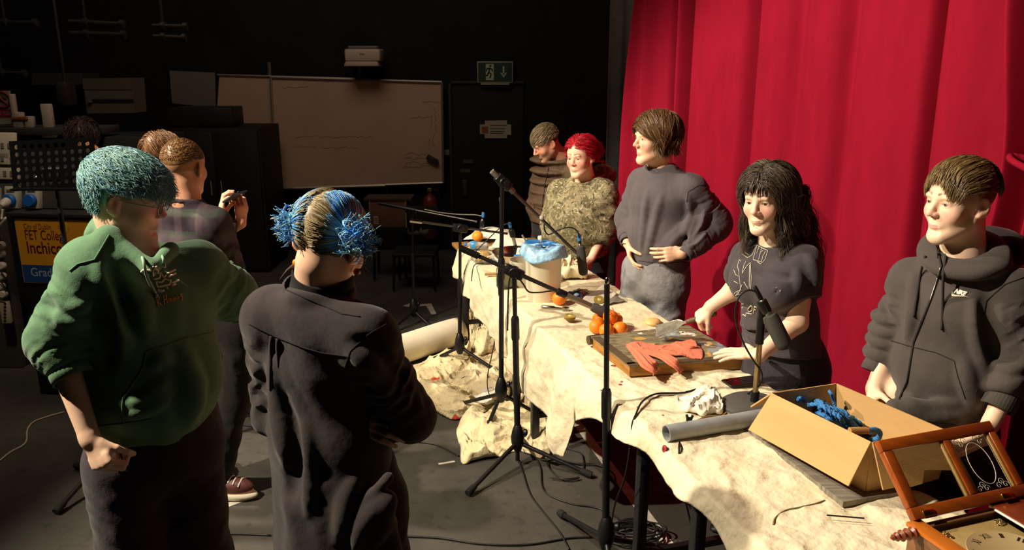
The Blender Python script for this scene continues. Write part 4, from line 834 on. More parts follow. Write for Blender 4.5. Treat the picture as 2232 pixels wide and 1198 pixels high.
# ================= tall young man, grey sweatshirt, hands on hips
def tall():
    YK[0] = 1.07; f = (-.60, -.80, 0); par = person('t', 'tall person with a brown fringe in a charcoal sweatshirt and grey jeans, hands on hips', (.80, 4.36))
    nb = PY(1438, 352, 4.06); J = mk(nb, f)
    J.update(shR=PY(1400, 400, 4.16), shL=PY(1508, 412, 3.95), elR=PY(1372, 478, 4.26), elL=PY(1562, 486, 3.98), wrR=PY(1368, 530, 4.10), wrL=PY(1487, 551, 3.87))
    std(J, f, .95, base=(.80, 4.37)); J['ch'] = PY(1445, 430, 4.05); J['wa'] = PY(1438, 510, 4.06); J['pe'] = PY(1438, 600, 4.06); J['hp3'] = PY(1432, 315, 4.03)
    H = Head(PY(1428, 303, 4.02), (-.95, -.30, -.03), (0, 0, 1), 1.09)
    body(par, J, H, SK, face_col(H, lin('f0c4a4'), '4a3220', flush=.2), {
        'L': dict(F=PY(1440, 556, 3.87)-J['wrL'], N=V(.35, .9, -.1), curl=(16, 25, 22), per=[(14, 26, 20), (20, 32, 25), (26, 36, 28), (30, 40, 30)], thumb=(.2, .4, .9), spread=5, size=1.0), 'R': dict(F=PY(1378, 580, 4.04)-J['wrR'], N=V(.8, -.3, 0), curl=(20, 25, 20), thumb=(.6, .5, .4))}, .0035, .92, dict(nose=1.15, rn=.055))
    eyes(H, par, '4a3624', (.1, 1, 0))
    tips = None
    gm = cloth('charcoal_fleece', '5e585c', .15, .4, 320, .14, 18)
    hem = PY(1440, 588, 4.06); cut = dict(R=PY(1369, 519, 4.13), L=PY(1500, 548, 3.87))
    def ex(sd):
        for i in range(3): sd.cap(PY(1545-12*i, 440+22*i, 3.90), PY(1510+6*i, 505+10*i, 3.88), .012, .02, .04)
        for i in range(4): sd.cap(PY(1440+18*i, 540-16*i, 3.92), PY(1478+10*i, 505-10*i, 3.92), .012, .008, .04)
    o, sk, _ = top(par, J, 'sweatshirt', gm, (.182, .128), (.180, .132), (.170, .122), hem, [.083, .083, .054], cut, .068, .061, .005, seed=42, amp=.0055, sfold=(.009, 5), extra=ex, hemn=(.02, 0, -1), nvec=V(-.005, -.01, 0), ridges=[([(1500, 425), (1503, 465), (1492, 505), (1475, 530)], .018, .02), ([(1520, 440), (1522, 480), (1505, 520)], -.014, .02), ([(1425, 562), (1455, 540), (1485, 508)], .014, .02), ([(1418, 580), (1460, 556), (1492, 525)], -.010, .02), ([(1410, 420), (1402, 480), (1396, 540)], .012, .03), ([(1440, 430), (1425, 490), (1410, 550)], .012, .03), ([(1540, 500), (1515, 525), (1500, 540)], .014, .02), ([(1555, 470), (1530, 505), (1505, 530)], -.010, .02)])
    lat = np.cross(UP, J['f'])
    ring(par, 'collar', nb+V(-.005, -.010, -.026), nrm(V(-.10, -.22, 1)), .063, .026, gm, 1.08, lat, .008); ring(par, 'cuff', cut['L']+nrm(cut['L']-J['elL'])*.012, cut['L']-J['elL'], .038, .045, gm); ring(par, 'cuff', cut['R']+nrm(cut['R']-J['elR'])*.012, cut['R']-J['elR'], .040, .045, gm)
    strokes(par, 'seam', sk, [[(1547, 402), (1522, 404), (1500, 418), (1497, 440)], [(1392, 568), (1440, 574), (1500, 570)], [(1476, 350), (1512, 372), (1547, 402)]], .0015, mat('seam_grey', '2e2a2c', .9), .0008)
    jm = mat('washed_denim', '8a8a8c', .85, var=.35, vscale=9, bump=.4, bscale=500, bump2=.4, b2scale=18, spec=.2)
    to = trousers(J, par, jm, 1.07, 1.2, name='jeans', h=.007, top=.10); shoes(J, par)
    mb = MB(); mb.tube([J['wrR']+V(.034*math.cos(a), .030*math.sin(a), .004*math.sin(2*a)) for a in np.linspace(0, 6.28, 20)], .0035, 6); mb.build('bracelet', mat('bracelet', '7a5a4a', .5), par)
    sd = scalp(H, [('h', (0, .05, -.02), (0, 1, -.9)), ('h', (0, -.05, -.075), (0, -.2, -1)), ('s', (0, .10, -.045), (.080, .075, .085)), ('s', (-.085, .02, -.055), (.03, .035, .035)), ('s', (.085, .02, -.055), (.03, .035, .035))], ((0, -.012, .040, .090, .108, .094), (0, -.05, -.02, .078, .062, .065)))
    def fl(p, t):
        sd_ = np.sign(p[:, 0]-.015); fr = p[:, 1] > .02
        return bst([np.where(fr, 1.1*sd_*(1-.3*t), .75*sd_*(1-t)), np.where(fr, .35*(1-2.2*t), np.where(p[:, 1] < -.06, -.35, .25)), np.where(fr, -.25-.9*t, -.3-1.1*t)], 1)
    hair('hair', par, H, sd, lambda p: (p[:, 2] > -.045) & ((p[:, 1] < .06) | (p[:, 2] > .06)) & ((p[:, 2] > .01) | (p[:, 1] < -.0)), fl, 7500, lambda p, r: np.where(p[:, 2] < 0, .06, np.where(p[:, 1] > .02, .12, .125))*r.uniform(.75, 1.1, len(p)), .0011, hue(['6b4e30', '7a5a38', '573c24', '8d6c46', '483020', '9a7c54'], [.24, .22, .2, .14, .1, .1]), lift=.35, lay=.014, noise=.2, seed=12, res=.0035, wav=(.25, 9))
# ================= long dark hair, printed T-shirt
def tee():
    YK[0] = 1.0; f = (-.80, -.60, 0); par = person('s', 'person with long wavy dark hair in a black printed T-shirt, leaning on the paint-stained board', (1.05, 3.12))
    nb = PY(1690, 512, 3.14); J = mk(nb, f)
    J.update(shR=PY(1632, 560, 3.24), shL=PY(1748, 575, 3.04), elR=PY(1600, 632, 3.34), elL=PY(1737, 702, 3.00), wrR=PY(1549, 668, 3.36), wrL=PY(1657, 772, 2.90))
    std(J, f, .86, base=(1.15, 3.17)); J['ch'] = PY(1692, 612, 3.12); J['wa'] = PY(1700, 690, 3.14); J['pe'] = PY(1710, 790, 3.16); J['hp3'] = PY(1680, 470, 3.12); J['short'] = True
    H = Head(PY(1671, 434, 3.10), (-.66, -.75, -.14), (-.05, 0, 1), 1.04)
    body(par, J, H, SK, face_col(H, lin('f6d2b4'), '2a1d18', flush=.14, lips=(.72, .42, .38)), {
        'R': dict(F=PY(1520, 694, 3.38)-J['wrR'], N=V(.45, .35, -.8), curl=(60, 62, 40), thumb=(.75, .5, .45), tcurl=18, size=.95), 'L': dict(F=PY(1574, 768, 2.98)-J['wrL'], N=V(.1, .15, -1), curl=(6, 8, 6), per=[(4, 8, 6), (4, 8, 6), (5, 9, 6), (7, 10, 6)], thumb=(.55, .8, .05), tcurl=4, spread=8, size=1.0)}, .0032, 1.02, dict(fem=True, nose=1.05, rn=.052, jaw=.93, wide=.98))
    eyes(H, par, '4a4a38', (-.05, 1, .05))
    tm = cloth('black_cotton', '4a4549', .18, .3, 420, .12, 16)
    hem = PY(1705, 764, 3.14); cut = dict(R=PY(1612, 610, 3.30), L=PY(1744, 640, 3.02))
    lat = np.cross(UP, J['f'])
    def ex(sd):
        for x in (-1, 1): sd.ell(J['ch']+V(0, 0, -.0)+J['f']*.085+lat*x*.07, (.085, .07, .085), .05, 'u', np.array([lat, J['f'], UP]))
    o, sk, tsd = top(par, J, 'printed_shirt', tm, (.150, .108), (.150, .115), (.172, .135), hem, [.074, .074, .070], cut, .062, .058, .0045, seed=52, amp=.005, sfold=(.004, 3), extra=ex, hemn=(0, -.1, -1), ridges=[([(1650, 588), (1690, 600), (1735, 606)], -.012, .02), ([(1610, 702), (1655, 712), (1730, 690)], .014, .02), ([(1612, 722), (1665, 738), (1745, 722)], .014, .02), ([(1610, 712), (1660, 726), (1738, 706)], -.010, .02), ([(1735, 590), (1740, 610), (1738, 632)], .010, .02), ([(1760, 560), (1775, 590), (1780, 620)], .012, .02)])
    pr = mat('white_print', 'd9d3b8', .8)
    rr = .0012
    strokes(par, 'shirt_print', sk, [[(1617, 553), (1630, 562), (1640, 556), (1650, 534)], [(1622, 548), (1633, 556)], [(1634, 522), (1640, 528)], [(1628, 544), (1646, 534)], [(1649, 534), (1674, 546)], [(1650, 537), (1642, 566), (1660, 571), (1664, 556)], [(1655, 538), (1650, 552)], [(1661, 540), (1654, 566)], [(1674, 546), (1668, 566), (1658, 576), (1651, 570)], [(1664, 545), (1660, 549)], [(1669, 547), (1665, 556)],
        [(1612, 566), (1608, 580), (1612, 594)], [(1612, 566), (1615, 570)], [(1627, 569), (1622, 578), (1618, 596), (1628, 580), (1636, 572), (1638, 606), (1637, 634)], [(1600, 588), (1604, 598), (1610, 602)], [(1611, 594), (1614, 620), (1616, 634)], [(1634, 578), (1634, 628)], [(1600, 612), (1610, 618)], [(1622, 614), (1632, 630)], [(1594, 650), (1604, 636), (1614, 632)], [(1596, 646), (1612, 640)], [(1600, 648), (1610, 636)], [(1618, 620), (1610, 640)]], rr, pr)
    strokes(par, 'shirt_lettering', sk, [[(1593, 655), (1601, 659)], [(1597, 657), (1594, 671)], [(1600, 673), (1604, 660), (1608, 675)], [(1601, 668), (1606, 669)], [(1609, 675), (1611, 661), (1616, 664), (1611, 668)], [(1612, 668), (1616, 677)], [(1620, 662), (1614, 664), (1618, 670), (1612, 678)], [(1618, 661), (1613, 668), (1617, 674)],
        [(1637, 665), (1631, 672), (1633, 680), (1640, 676), (1640, 668), (1637, 665)], [(1643, 683), (1645, 667), (1650, 670)], [(1644, 674), (1648, 675)], [(1627, 682), (1640, 684)], [(1606, 682), (1610, 684), (1612, 682)], [(1614, 684), (1618, 687)], [(1621, 685), (1626, 689), (1626, 685)]], .0019, pr)
    trousers(J, par, cloth('black_denim', '38343a', .2, .35, 500, .35, 14), 1.08, 1.05, h=.007, top=.18); shoes(J, par)
    sd = scalp(H, [('h', (0, .0, -.16), (0, 0, -1)), ('s', (.0, .115, -.035), (.060, .075, .080)), ('s', (0, .13, -.12), (.085, .11, .08)), ('h', (0, .092, 0), (0, 1, -.2))], ((0, -.018, .042, .086, .105, .093), (.022, -.055, -.06, .078, .075, .12), (-.026, -.05, -.06, .080, .075, .13), (-.070, -.085, -.13, .06, .05, .12)))
    els = ((0, -.018, .042, .088, .107, .095), (0, -.045, -.06, .098, .082, .12))
    cf = hue(['4a3d34', '3a2e28', '5c4c40', '2c2320', '7a6a54', '85765e'], [.24, .24, .2, .16, .08, .08])
    def fl(p, t):
        s = np.sign(p[:, 0]+1e-4); back = p[:, 1] < -.0
        return bst([s*(.95*np.clip(1-2.2*t, 0, 1)+.02), np.where(back, -.5*(1-t)-.22, -.10*(1-t)+.10*t), 0*s-.35-1.0*np.clip(2*t, 0, 1)], 1)
    hair('hair', par, H, sd, lambda p: (p[:, 2] > -.02) & ((p[:, 1] < .05) | (p[:, 2] > .075)) & ((p[:, 2] > .03) | (p[:, 1] < .015)), fl, 6500, lambda p, r: np.where(p[:, 1] < 0.02, .44, .38)*r.uniform(.75, 1.08, len(p)), .0014, cf, steps=18, lift=.1, lay=.010, noise=.16, seed=14, res=.004, els=els, wav=(.8, 16), avoid=push(tsd))
    hair('fringe', par, H, None, lambda p: (p[:, 2] > .075) & (p[:, 1] > .02), lambda p, t: bst([.25*p[:, 0]/.05, .9*(1-1.6*t), -.35-1.0*t+0*p[:, 0]], 1), 900, .056, .0014, cf, steps=9, lift=.3, lay=.012, noise=.25, seed=15)
    mb = MB(); mb.ball(H.w(.006, .099, -.076), .0022, 8); mb.build('lip_stud', mat('silver', 'd8d8d8', .15, 1), par)
    # knife in the right hand
    k = thing('palette_knife', 'broad palette knife with worn wooden handle held over the stained board', 'knife', J['wrR']); d = nrm(PY(1470, 709, 3.42)-PY(1545, 686, 3.36)); c = PY(1527, 692, 3.375); side = nrm(np.cross(d, V(.2, -.5, .8)))
    mb = MB(); mb.lathe([(.004, -.075), (.012, -.07), (.0135, -.03), (.012, .02), (.013, .045), (.010, .055), (.011, .062), (.006, .068)], c, d, 16); mb.build('handle', mat('worn_wood', '6b5638', .6, var=.4, vscale=30), k)
    mb = MB(); p0 = c+d*.066; up = np.cross(side, d); pr_ = [(0, .008), (.02, .010), (.045, .028), (.15, .036)]
    mb.sheet(np.array([[p0+d*a-side*w, p0+d*a+side*w] for a, w in pr_]), 0, .0016); mb.build('blade', mat('old_steel', '8a8576', .35, .9, var=.4, vscale=25), k)
# ================= right: zipped hoodie
def zipper():
    f = (-.74, -.67, 0); par = person('n', 'person with a short fringe and faded sides in a black zipped hoodie beside the carton', (1.47, 2.6))
    nb = PY(2098, 552, 2.56); J = mk(nb, f)
    J.update(shR=PY(1990, 612, 2.68), shL=PY(2204, 630, 2.46), elR=PY(1953, 728, 2.74), elL=PY(2236, 765, 2.42), wrR=PY(1905, 845, 2.66), wrL=PY(2158, 925, 2.36))
    std(J, f, .92, base=(1.45, 2.6)); J['ch'] = PY(2090, 668, 2.56); J['wa'] = PY(2068, 800, 2.56); J['hp3'] = PY(2100, 490, 2.55); J['pe'] = PY(2060, 960, 2.6)
    H = Head(PY(2092, 440, 2.54), (-.955, -.28, -.06), (.03, 0, 1), 1.07)
    body(par, J, H, SK, face_col(H, lin('f5d0b2'), '5a4430', flush=.13, scalp='8a6f52', scalpz=lambda q: np.where((q[:, 1] < .055), np.clip((q[:, 2]-.012+.4*np.clip(q[:, 1], -.05, .05))*.35, -.02, .011), -.02)), {
        'R': dict(F=PY(1890, 910, 2.58)-J['wrR'], N=V(.9, .1, 0), curl=(22, 30, 22)), 'L': dict(F=PY(2128, 985, 2.30)-J['wrL'], N=V(-.7, .6, 0), curl=(30, 40, 30), thumb=(.7, .5, .4))}, .003, 1.0, dict(jaw=.97, nose=1.1, rn=.057))
    eyes(H, par, '6a6a5a', (.05, 1, 0))
    gm = cloth('black_fleece', '504a47', .14, .4, 320, .14, 17)
    hem = PY(2055, 925, 2.58); cut = dict(R=PY(1918, 790, 2.72), L=PY(2188, 858, 2.38)); lat = np.cross(UP, J['f'])
    def ex(sd):
        sd.torus(PY(2102, 545, 2.55), nrm(V(-.25, -.30, 1)), .088, .030, .03, 'u', 1.12, lat); sd.ell(PY(2165, 540, 2.66), (.12, .09, .075), .045, 'u', frame(V(.3, .3, 1), lat)); sd.torus(PY(2098, 556, 2.53), nrm(V(-.3, -.35, 1)), .098, .024, .02, 'u', 1.15, lat)
        for i in range(4): sd.torus(lerp(PY(2226, 790, 2.41), PY(2194, 845, 2.385), i/3.), cut['L']-J['elL']+V(.06*(i % 2), 0, .03), .054, .018, .014)
        for i in range(4): sd.torus(lerp(PY(1944, 690, 2.73), PY(1928, 765, 2.73), i/3.), V(.1*(i % 2), 0, -1), .056, .018, .014)
        for z in range(2): sd.cap(PY(1950, 885+20*z, 2.46), PY(2080, 905+18*z, 2.43), .02, .02, .05)
    o, sk, _ = top(par, J, 'zipped_hoodie', gm, (.180, .130), (.178, .130), (.165, .120), hem, [.080, .080, .056], cut, .070, .070, .0045, seed=62, amp=.0055, sfold=(.009, 5), extra=ex, hemn=(0, 0, -1), nvec=V(-.01, -.01, 0), ridges=[([(2120, 660), (2135, 740), (2150, 800)], .018, .03), ([(2150, 640), (2160, 720), (2172, 790)], -.016, .03), ([(1990, 600), (1985, 680), (1975, 745)], .014, .03), ([(1940, 850), (2000, 885), (2080, 880)], .018, .03), ([(1950, 890), (2010, 912), (2080, 905)], .016, .03), ([(2100, 790), (2110, 840), (2125, 890)], .016, .03), ([(2165, 790), (2200, 808), (2232, 800)], .016, .02), ([(2165, 815), (2200, 832), (2232, 828)], .016, .02)])
    ring(par, 'cuff', cut['L']+nrm(cut['L']-J['elL'])*.022, cut['L']-J['elL'], .046, .06, gm); ring(par, 'cuff', cut['R']+nrm(cut['R']-J['elR'])*.018, cut['R']-J['elR'], .045, .05, gm)
    sb = mat('seam_dark', '221e1c', .9)
    strokes(par, 'zip', sk, [[(2044, 545), (2052, 580), (2040, 620), (2026, 660), (2010, 700), (1992, 745), (1986, 780), (1978, 830), (1960, 870)]], .0040, mat('zip_tape', '1f1b1a', .6), .001)
    strokes(par, 'zip_teeth', sk, [[(2051, 582), (2041, 618), (2028, 656)]], .0024, mat('zip_metal', '9a9488', .35, .8), .004)
    strokes(par, 'seam', sk, [[(1942, 742), (1990, 756), (2040, 768), (2080, 786), (2088, 820), (2104, 868)], [(2232, 604), (2190, 620), (2150, 655), (2142, 690)], [(1930, 900), (2000, 915), (2080, 925)]], .0016, sb, .0008)
    cm = mat('cord_black', '2a2524', .85)
    cord(par, 'drawstring', sk, [(2062, 560), (2058, 600), (2056, 660), (2054, 718)], .0042, cm, .005); cord(par, 'drawstring', sk, [(2018, 560), (2008, 600), (1998, 650), (1992, 690)], .0040, cm, .005)
    mb = MB(); p = sk.pix(2045, 558, .006)[0]; mb.box(p, (.006, .006, .016)); mb.build('zip_pull', mat('silver', 'd8d8d8', .15, 1), par)
    # chest emblem
    mb = MB(); v, F = textmesh('NIKE', 1.0, .06, .25, .9); v = v-v.min(0); v = v/(v[:, :2].max(0).tolist()+[1.0])
    def px(x, y): return (2080+26*x-4*y*0, 645-15*y+9*x) if True else 0
    P = [sk.pix(2079+25*q[0]+5*q[1], 638+8*q[0]-9.5*q[1], .004)[0] for q in v]; mb.add(P, F)
    mb.build('emblem_lettering', mat('emblem_white', 'efe9d8', .7), par, smooth=0)
    sw = [(2077, 634), (2073, 640), (2075, 645), (2082, 646), (2095, 646.5), (2105, 646.5), (2114, 649), (2104, 645), (2092, 643.5), (2082, 642.5), (2078, 640)]
    mb = MB(); P = [sk.pix(x, y, .0035)[0] for x, y in sw]; n = len(sw); mb.add(P, [(0, 1, 10), (1, 2, 9, 10), (2, 3, 8, 9), (3, 4, 8), (4, 5, 7, 8), (5, 6, 7)]); mb.build('emblem_tick', mat('emblem_cream', 'c9c1a8', .7), par, smooth=0)
    trousers(J, par, BLK, 1.05, h=.01); shoes(J, par)
    sd = scalp(H, [('h', (0, 0, .045), (0, .25, -1)), ('h', (0, .086, .04), (0, 1, -.7))], ((0, -.010, .041, .082, .103, .090),))
    cf = hue(['77603a', '6a5434', '8a7146', '574328', '9c845a'], [.28, .24, .2, .16, .12])
    hair('hair', par, H, sd, lambda p: (p[:, 2] > .045) & (p[:, 1] < .08) & (p[:, 1] > -.092), lambda p, t: bst([.25*p[:, 0]/.05*t, np.where(p[:, 1] > -.055, np.clip(1.1-9*np.maximum(p[:, 1]-.02, 0), .05, 1), -.25), np.where(p[:, 1] > .05, -1.1, np.where(p[:, 1] < -.055, -1, -.15))], 1), 7500, lambda p, r: np.where(p[:, 1] > .03, .033, np.clip(.022+.36*(p[:, 1]+.09), .022, .065))*r.uniform(.75, 1.12, len(p)), .0009, cf, lift=.12, lay=.008, noise=.1, seed=22, res=.0035)
    cs = scalp(H, [('h', (0, 0, .012), (0, .35, -1)), ('h', (0, .045, .0), (0, 1, -.2)), ('s', (.092, -.006, -.005), (.024, .035, .04)), ('s', (-.092, -.006, -.005), (.024, .035, .04))], ((0, -.012, .036, .0758, .0965, .084),)); vs, F = cs.mesh(.004); fast_obj('faded_sides', vs, F, mat('fade', '80664a', .8, bump=.5, bscale=600), par)
PEOPLE = [green, buns, plaid, behind, curly, coat, camo, tall, tee, zipper]
for _p in PEOPLE: _p()
# ------------------------------------------------------------------ the room
TE = nrm(V(-.2785, .9604, 0)); TB = nrm(V(.9604, .2785, 0)); TO = V(.585, 2.297, 0)     # table row: along, towards its back edge, origin on the front edge
TZ = .75
def T(s, b, z=TZ): return TO+TE*s+TB*b+V(0, 0, z)
TAX = np.array([TE, -TB, UP])
CE = nrm(V(-.36, .93, 0)); CN = nrm(V(-.93, -.36, 0)); CO = V(.905, 6.2, 0)    # curtain: along, facing the room, far end
def room():
    fm = bpy.data.materials.new('painted_floor'); fm.use_nodes = True; nt = fm.node_tree; N = nt.nodes; L = nt.links; b = N['Principled BSDF']
    tc = N.new('ShaderNodeTexCoord')
    def nz(sc, det, lo, hi, st=(1, 1, 1)):
        mp = N.new('ShaderNodeMapping'); mp.inputs['Scale'].default_value = st; L.new(tc.outputs['Object'], mp.inputs[0])
        n = N.new('ShaderNodeTexNoise'); n.inputs['Scale'].default_value = sc; n.inputs['Detail'].default_value = det; n.inputs['Roughness'].default_value = .65; L.new(mp.outputs[0], n.inputs['Vector'])
        r = N.new('ShaderNodeMapRange'); r.inputs['From Min'].default_value = lo; r.inputs['From Max'].default_value = hi; L.new(n.outputs['Fac'], r.inputs['Value']); return r.outputs[0]
    def mix(f, a, bb):
        m = N.new('ShaderNodeMix'); m.data_type = 'RGBA'; L.new(f, m.inputs['Factor'])
        if isinstance(a, tuple): m.inputs['A'].default_value = (*a, 1)
        else: L.new(a, m.inputs['A'])
        m.inputs['B'].default_value = (*bb, 1); return m.outputs['Result']
    c = mix(nz(2.2, 6, .35, .7), lin('3a3833'), lin('4a4740')); c = mix(nz(14, 5, .55, .75), c, lin('2e2c29')); c = mix(nz(60, 3, .70, .74), c, lin('77736a')); c = mix(nz(9, 8, .70, .76, (1, 6, 1)), c, lin('8a857a'))
    L.new(c, b.inputs['Base Color']); b.inputs['Specular IOR Level'].default_value = .25
    r = N.new('ShaderNodeMapRange'); r.inputs['To Min'].default_value = .5; r.inputs['To Max'].default_value = .8; L.new(nz(5, 4, .3, .7), r.inputs['Value']); L.new(r.outputs[0], b.inputs['Roughness'])
    mb = MB(); mb.box((0, 4.0, -.05), (11.4, 11.4, .1)); struct(mb.build('floor', fm, smooth=0), 'scuffed black painted stage floor')
    wm = mat('black_wall', '1b1a19', .8, var=.3, vscale=3, bump=.3, bscale=60, spec=.2)
    mb = MB(); mb.box((0, 8.85, 2.2), (11.4, .1, 4.5)); struct(mb.build('wall_back', wm, smooth=0), 'black painted back wall')
    mb = MB(); mb.box((-5.65, 4.0, 2.2), (.1, 11.2, 4.5)); struct(mb.build('wall_left', wm, smooth=0), 'black painted left wall')
    mb = MB(); mb.box((5.65, 4.0, 2.2), (.1, 11.2, 4.5)); struct(mb.build('wall_right', wm, smooth=0), 'black wall beyond the curtain')
    mb = MB(); mb.box((0, -1.65, 2.2), (11.4, .1, 4.5)); struct(mb.build('wall_front', wm, smooth=0), 'black wall behind the viewer')
    mb = MB(); mb.box((0, 4.0, 5.55), (11.4, 11.4, .1)); struct(mb.build('ceiling', wm, smooth=0), 'black ceiling')
    for w in ('wall_left', 'wall_right', 'wall_front', 'wall_back'):
        o = bpy.data.objects[w]; o.scale.z = 5.5/4.5; o.location.z = 2.75-2.2*5.5/4.5
    # black door in the back wall with frame
    mb = MB(); x0, x1, zt = PY(985, 300, 8.8)[0], PY(1140, 300, 8.8)[0], PY(1000, 181, 8.78)[2]
    mb.box(((x0+x1)/2, 8.785, zt/2), (x1-x0, .03, zt)); d = struct(mb.build('door_1', mat('black_door', '161514', .55, spec=.4), smooth=0), 'black door under the exit sign')
    mb = MB(); mb.box((x0-.01, 8.765, zt/2), (.025, .05, zt)); mb.box(((x0+x1)/2, 8.765, zt+.012), (x1-x0, .05, .025)); mb.build('door_frame', mat('door_edge', '2c2a28', .5), d, smooth=0)
    p = PY(1013, 410, 8.76); mb = MB(); mb.box(p, (.05, .015, .18), None, 0, .004); mb.build('door_handle', mat('dull_metal', '55514a', .4, .8), d)
    # black masking flat beside the curtain
    mb = MB(); a = PY(1322, 300, 7.1)[0]; bx = PY(1400, 300, 6.9)[0]; mb.grid(lambda u, v: V(a+(bx-a)*u, 7.1-.25*u+.02*math.sin(u*16), 4.8*v), 20, 2, 0, .01); o = mb.build('black_drape', cloth('black_serge', '5a5652', .3), smooth=180); tag(o, 'black masking drape hanging beside the red curtain', 'curtain')
def curtains():
    rm = mat('red_velvet', '8c1229', .9, var=.12, vscale=14, bump=.2, bscale=500, spec=.08, sheen=.0, stretch=(1, 1, .25))
    # deep folds: (distance along from the far end in metres, depth, width)
    folds = [(.00, .03, .05), (.10, .10, .06), (.26, .07, .05), (.53, -.24, .038), (.62, .03, .02), (.71, -.26, .042), (1.0, .03, .1), (1.36, -.14, .05), (1.75, -.04, .05), (1.95, .03, .12), (2.17, -.07, .05), (2.45, .03, .14), (2.68, -.11, .032), (2.9, .05, .1), (3.50, -.14, .04), (4.35, .05, .10), (4.7, -.05, .06)]
    L = 4.62
    def cur(u, v):
        s0_ = .27*v; s = u*L+s0_*math.exp(-u*L/.35); z = .02+v*4.9; d = 0
        for f, a, w in folds: d += a*math.exp(-((s-f+.02*(1-v)*math.sin(f*9))/(w*(1.25-.25*v)))**2)
        d += .016*math.sin(s*9+1.3*math.sin(v*2))+.005*math.sin(s*23+v*1.5)+.012*math.sin(v*3+s*2)
        p = CO-CE*(s)+CN*d; return V(p[0]-.06*0, p[1], z)
    mb = MB(); mb.grid(cur, 620, 24, 0, .006); o = mb.build('stage_curtain', rm, smooth=180); tag(o, 'tall bright red stage curtain hanging in soft folds behind the row of people', 'curtain')
    # second, gathered curtain at the right edge
    def cur2(u, v):
        z = .02+v*4.9; s = 3.14+.8*u; k = 1-.35*math.exp(-((z-1.66)/.5)**2)
        s = 3.17+(s-3.17)*k+.10*math.exp(-((z-1.66)/.5)**2); p = CO-CE*(s+.02*math.sin(z*2))+CN*(.16+.05*math.sin(u*38)*(.6+.4*k)+.03*math.sin(u*15+z)); return V(p[0], p[1], z)
    mb = MB(); mb.grid(cur2, 160, 40, 0, .006); o = mb.build('gathered_curtain', rm, smooth=180); tag(o, 'second red curtain gathered and tied at the right edge', 'curtain')
    mb = MB(); c = CO-CE*3.44+CN*.20+V(0, 0, 1.66)
    mb.tube([c+CE*.16*math.cos(a)+CN*.07*math.sin(a)+V(0, 0, .04*math.cos(a)) for a in np.linspace(0, 6.283, 30)], .013, 10); mb.ball(c+CN*.08+CE*-.02, (.045, .045, .05)); mb.build('tie_band', rm, o, smooth=180)
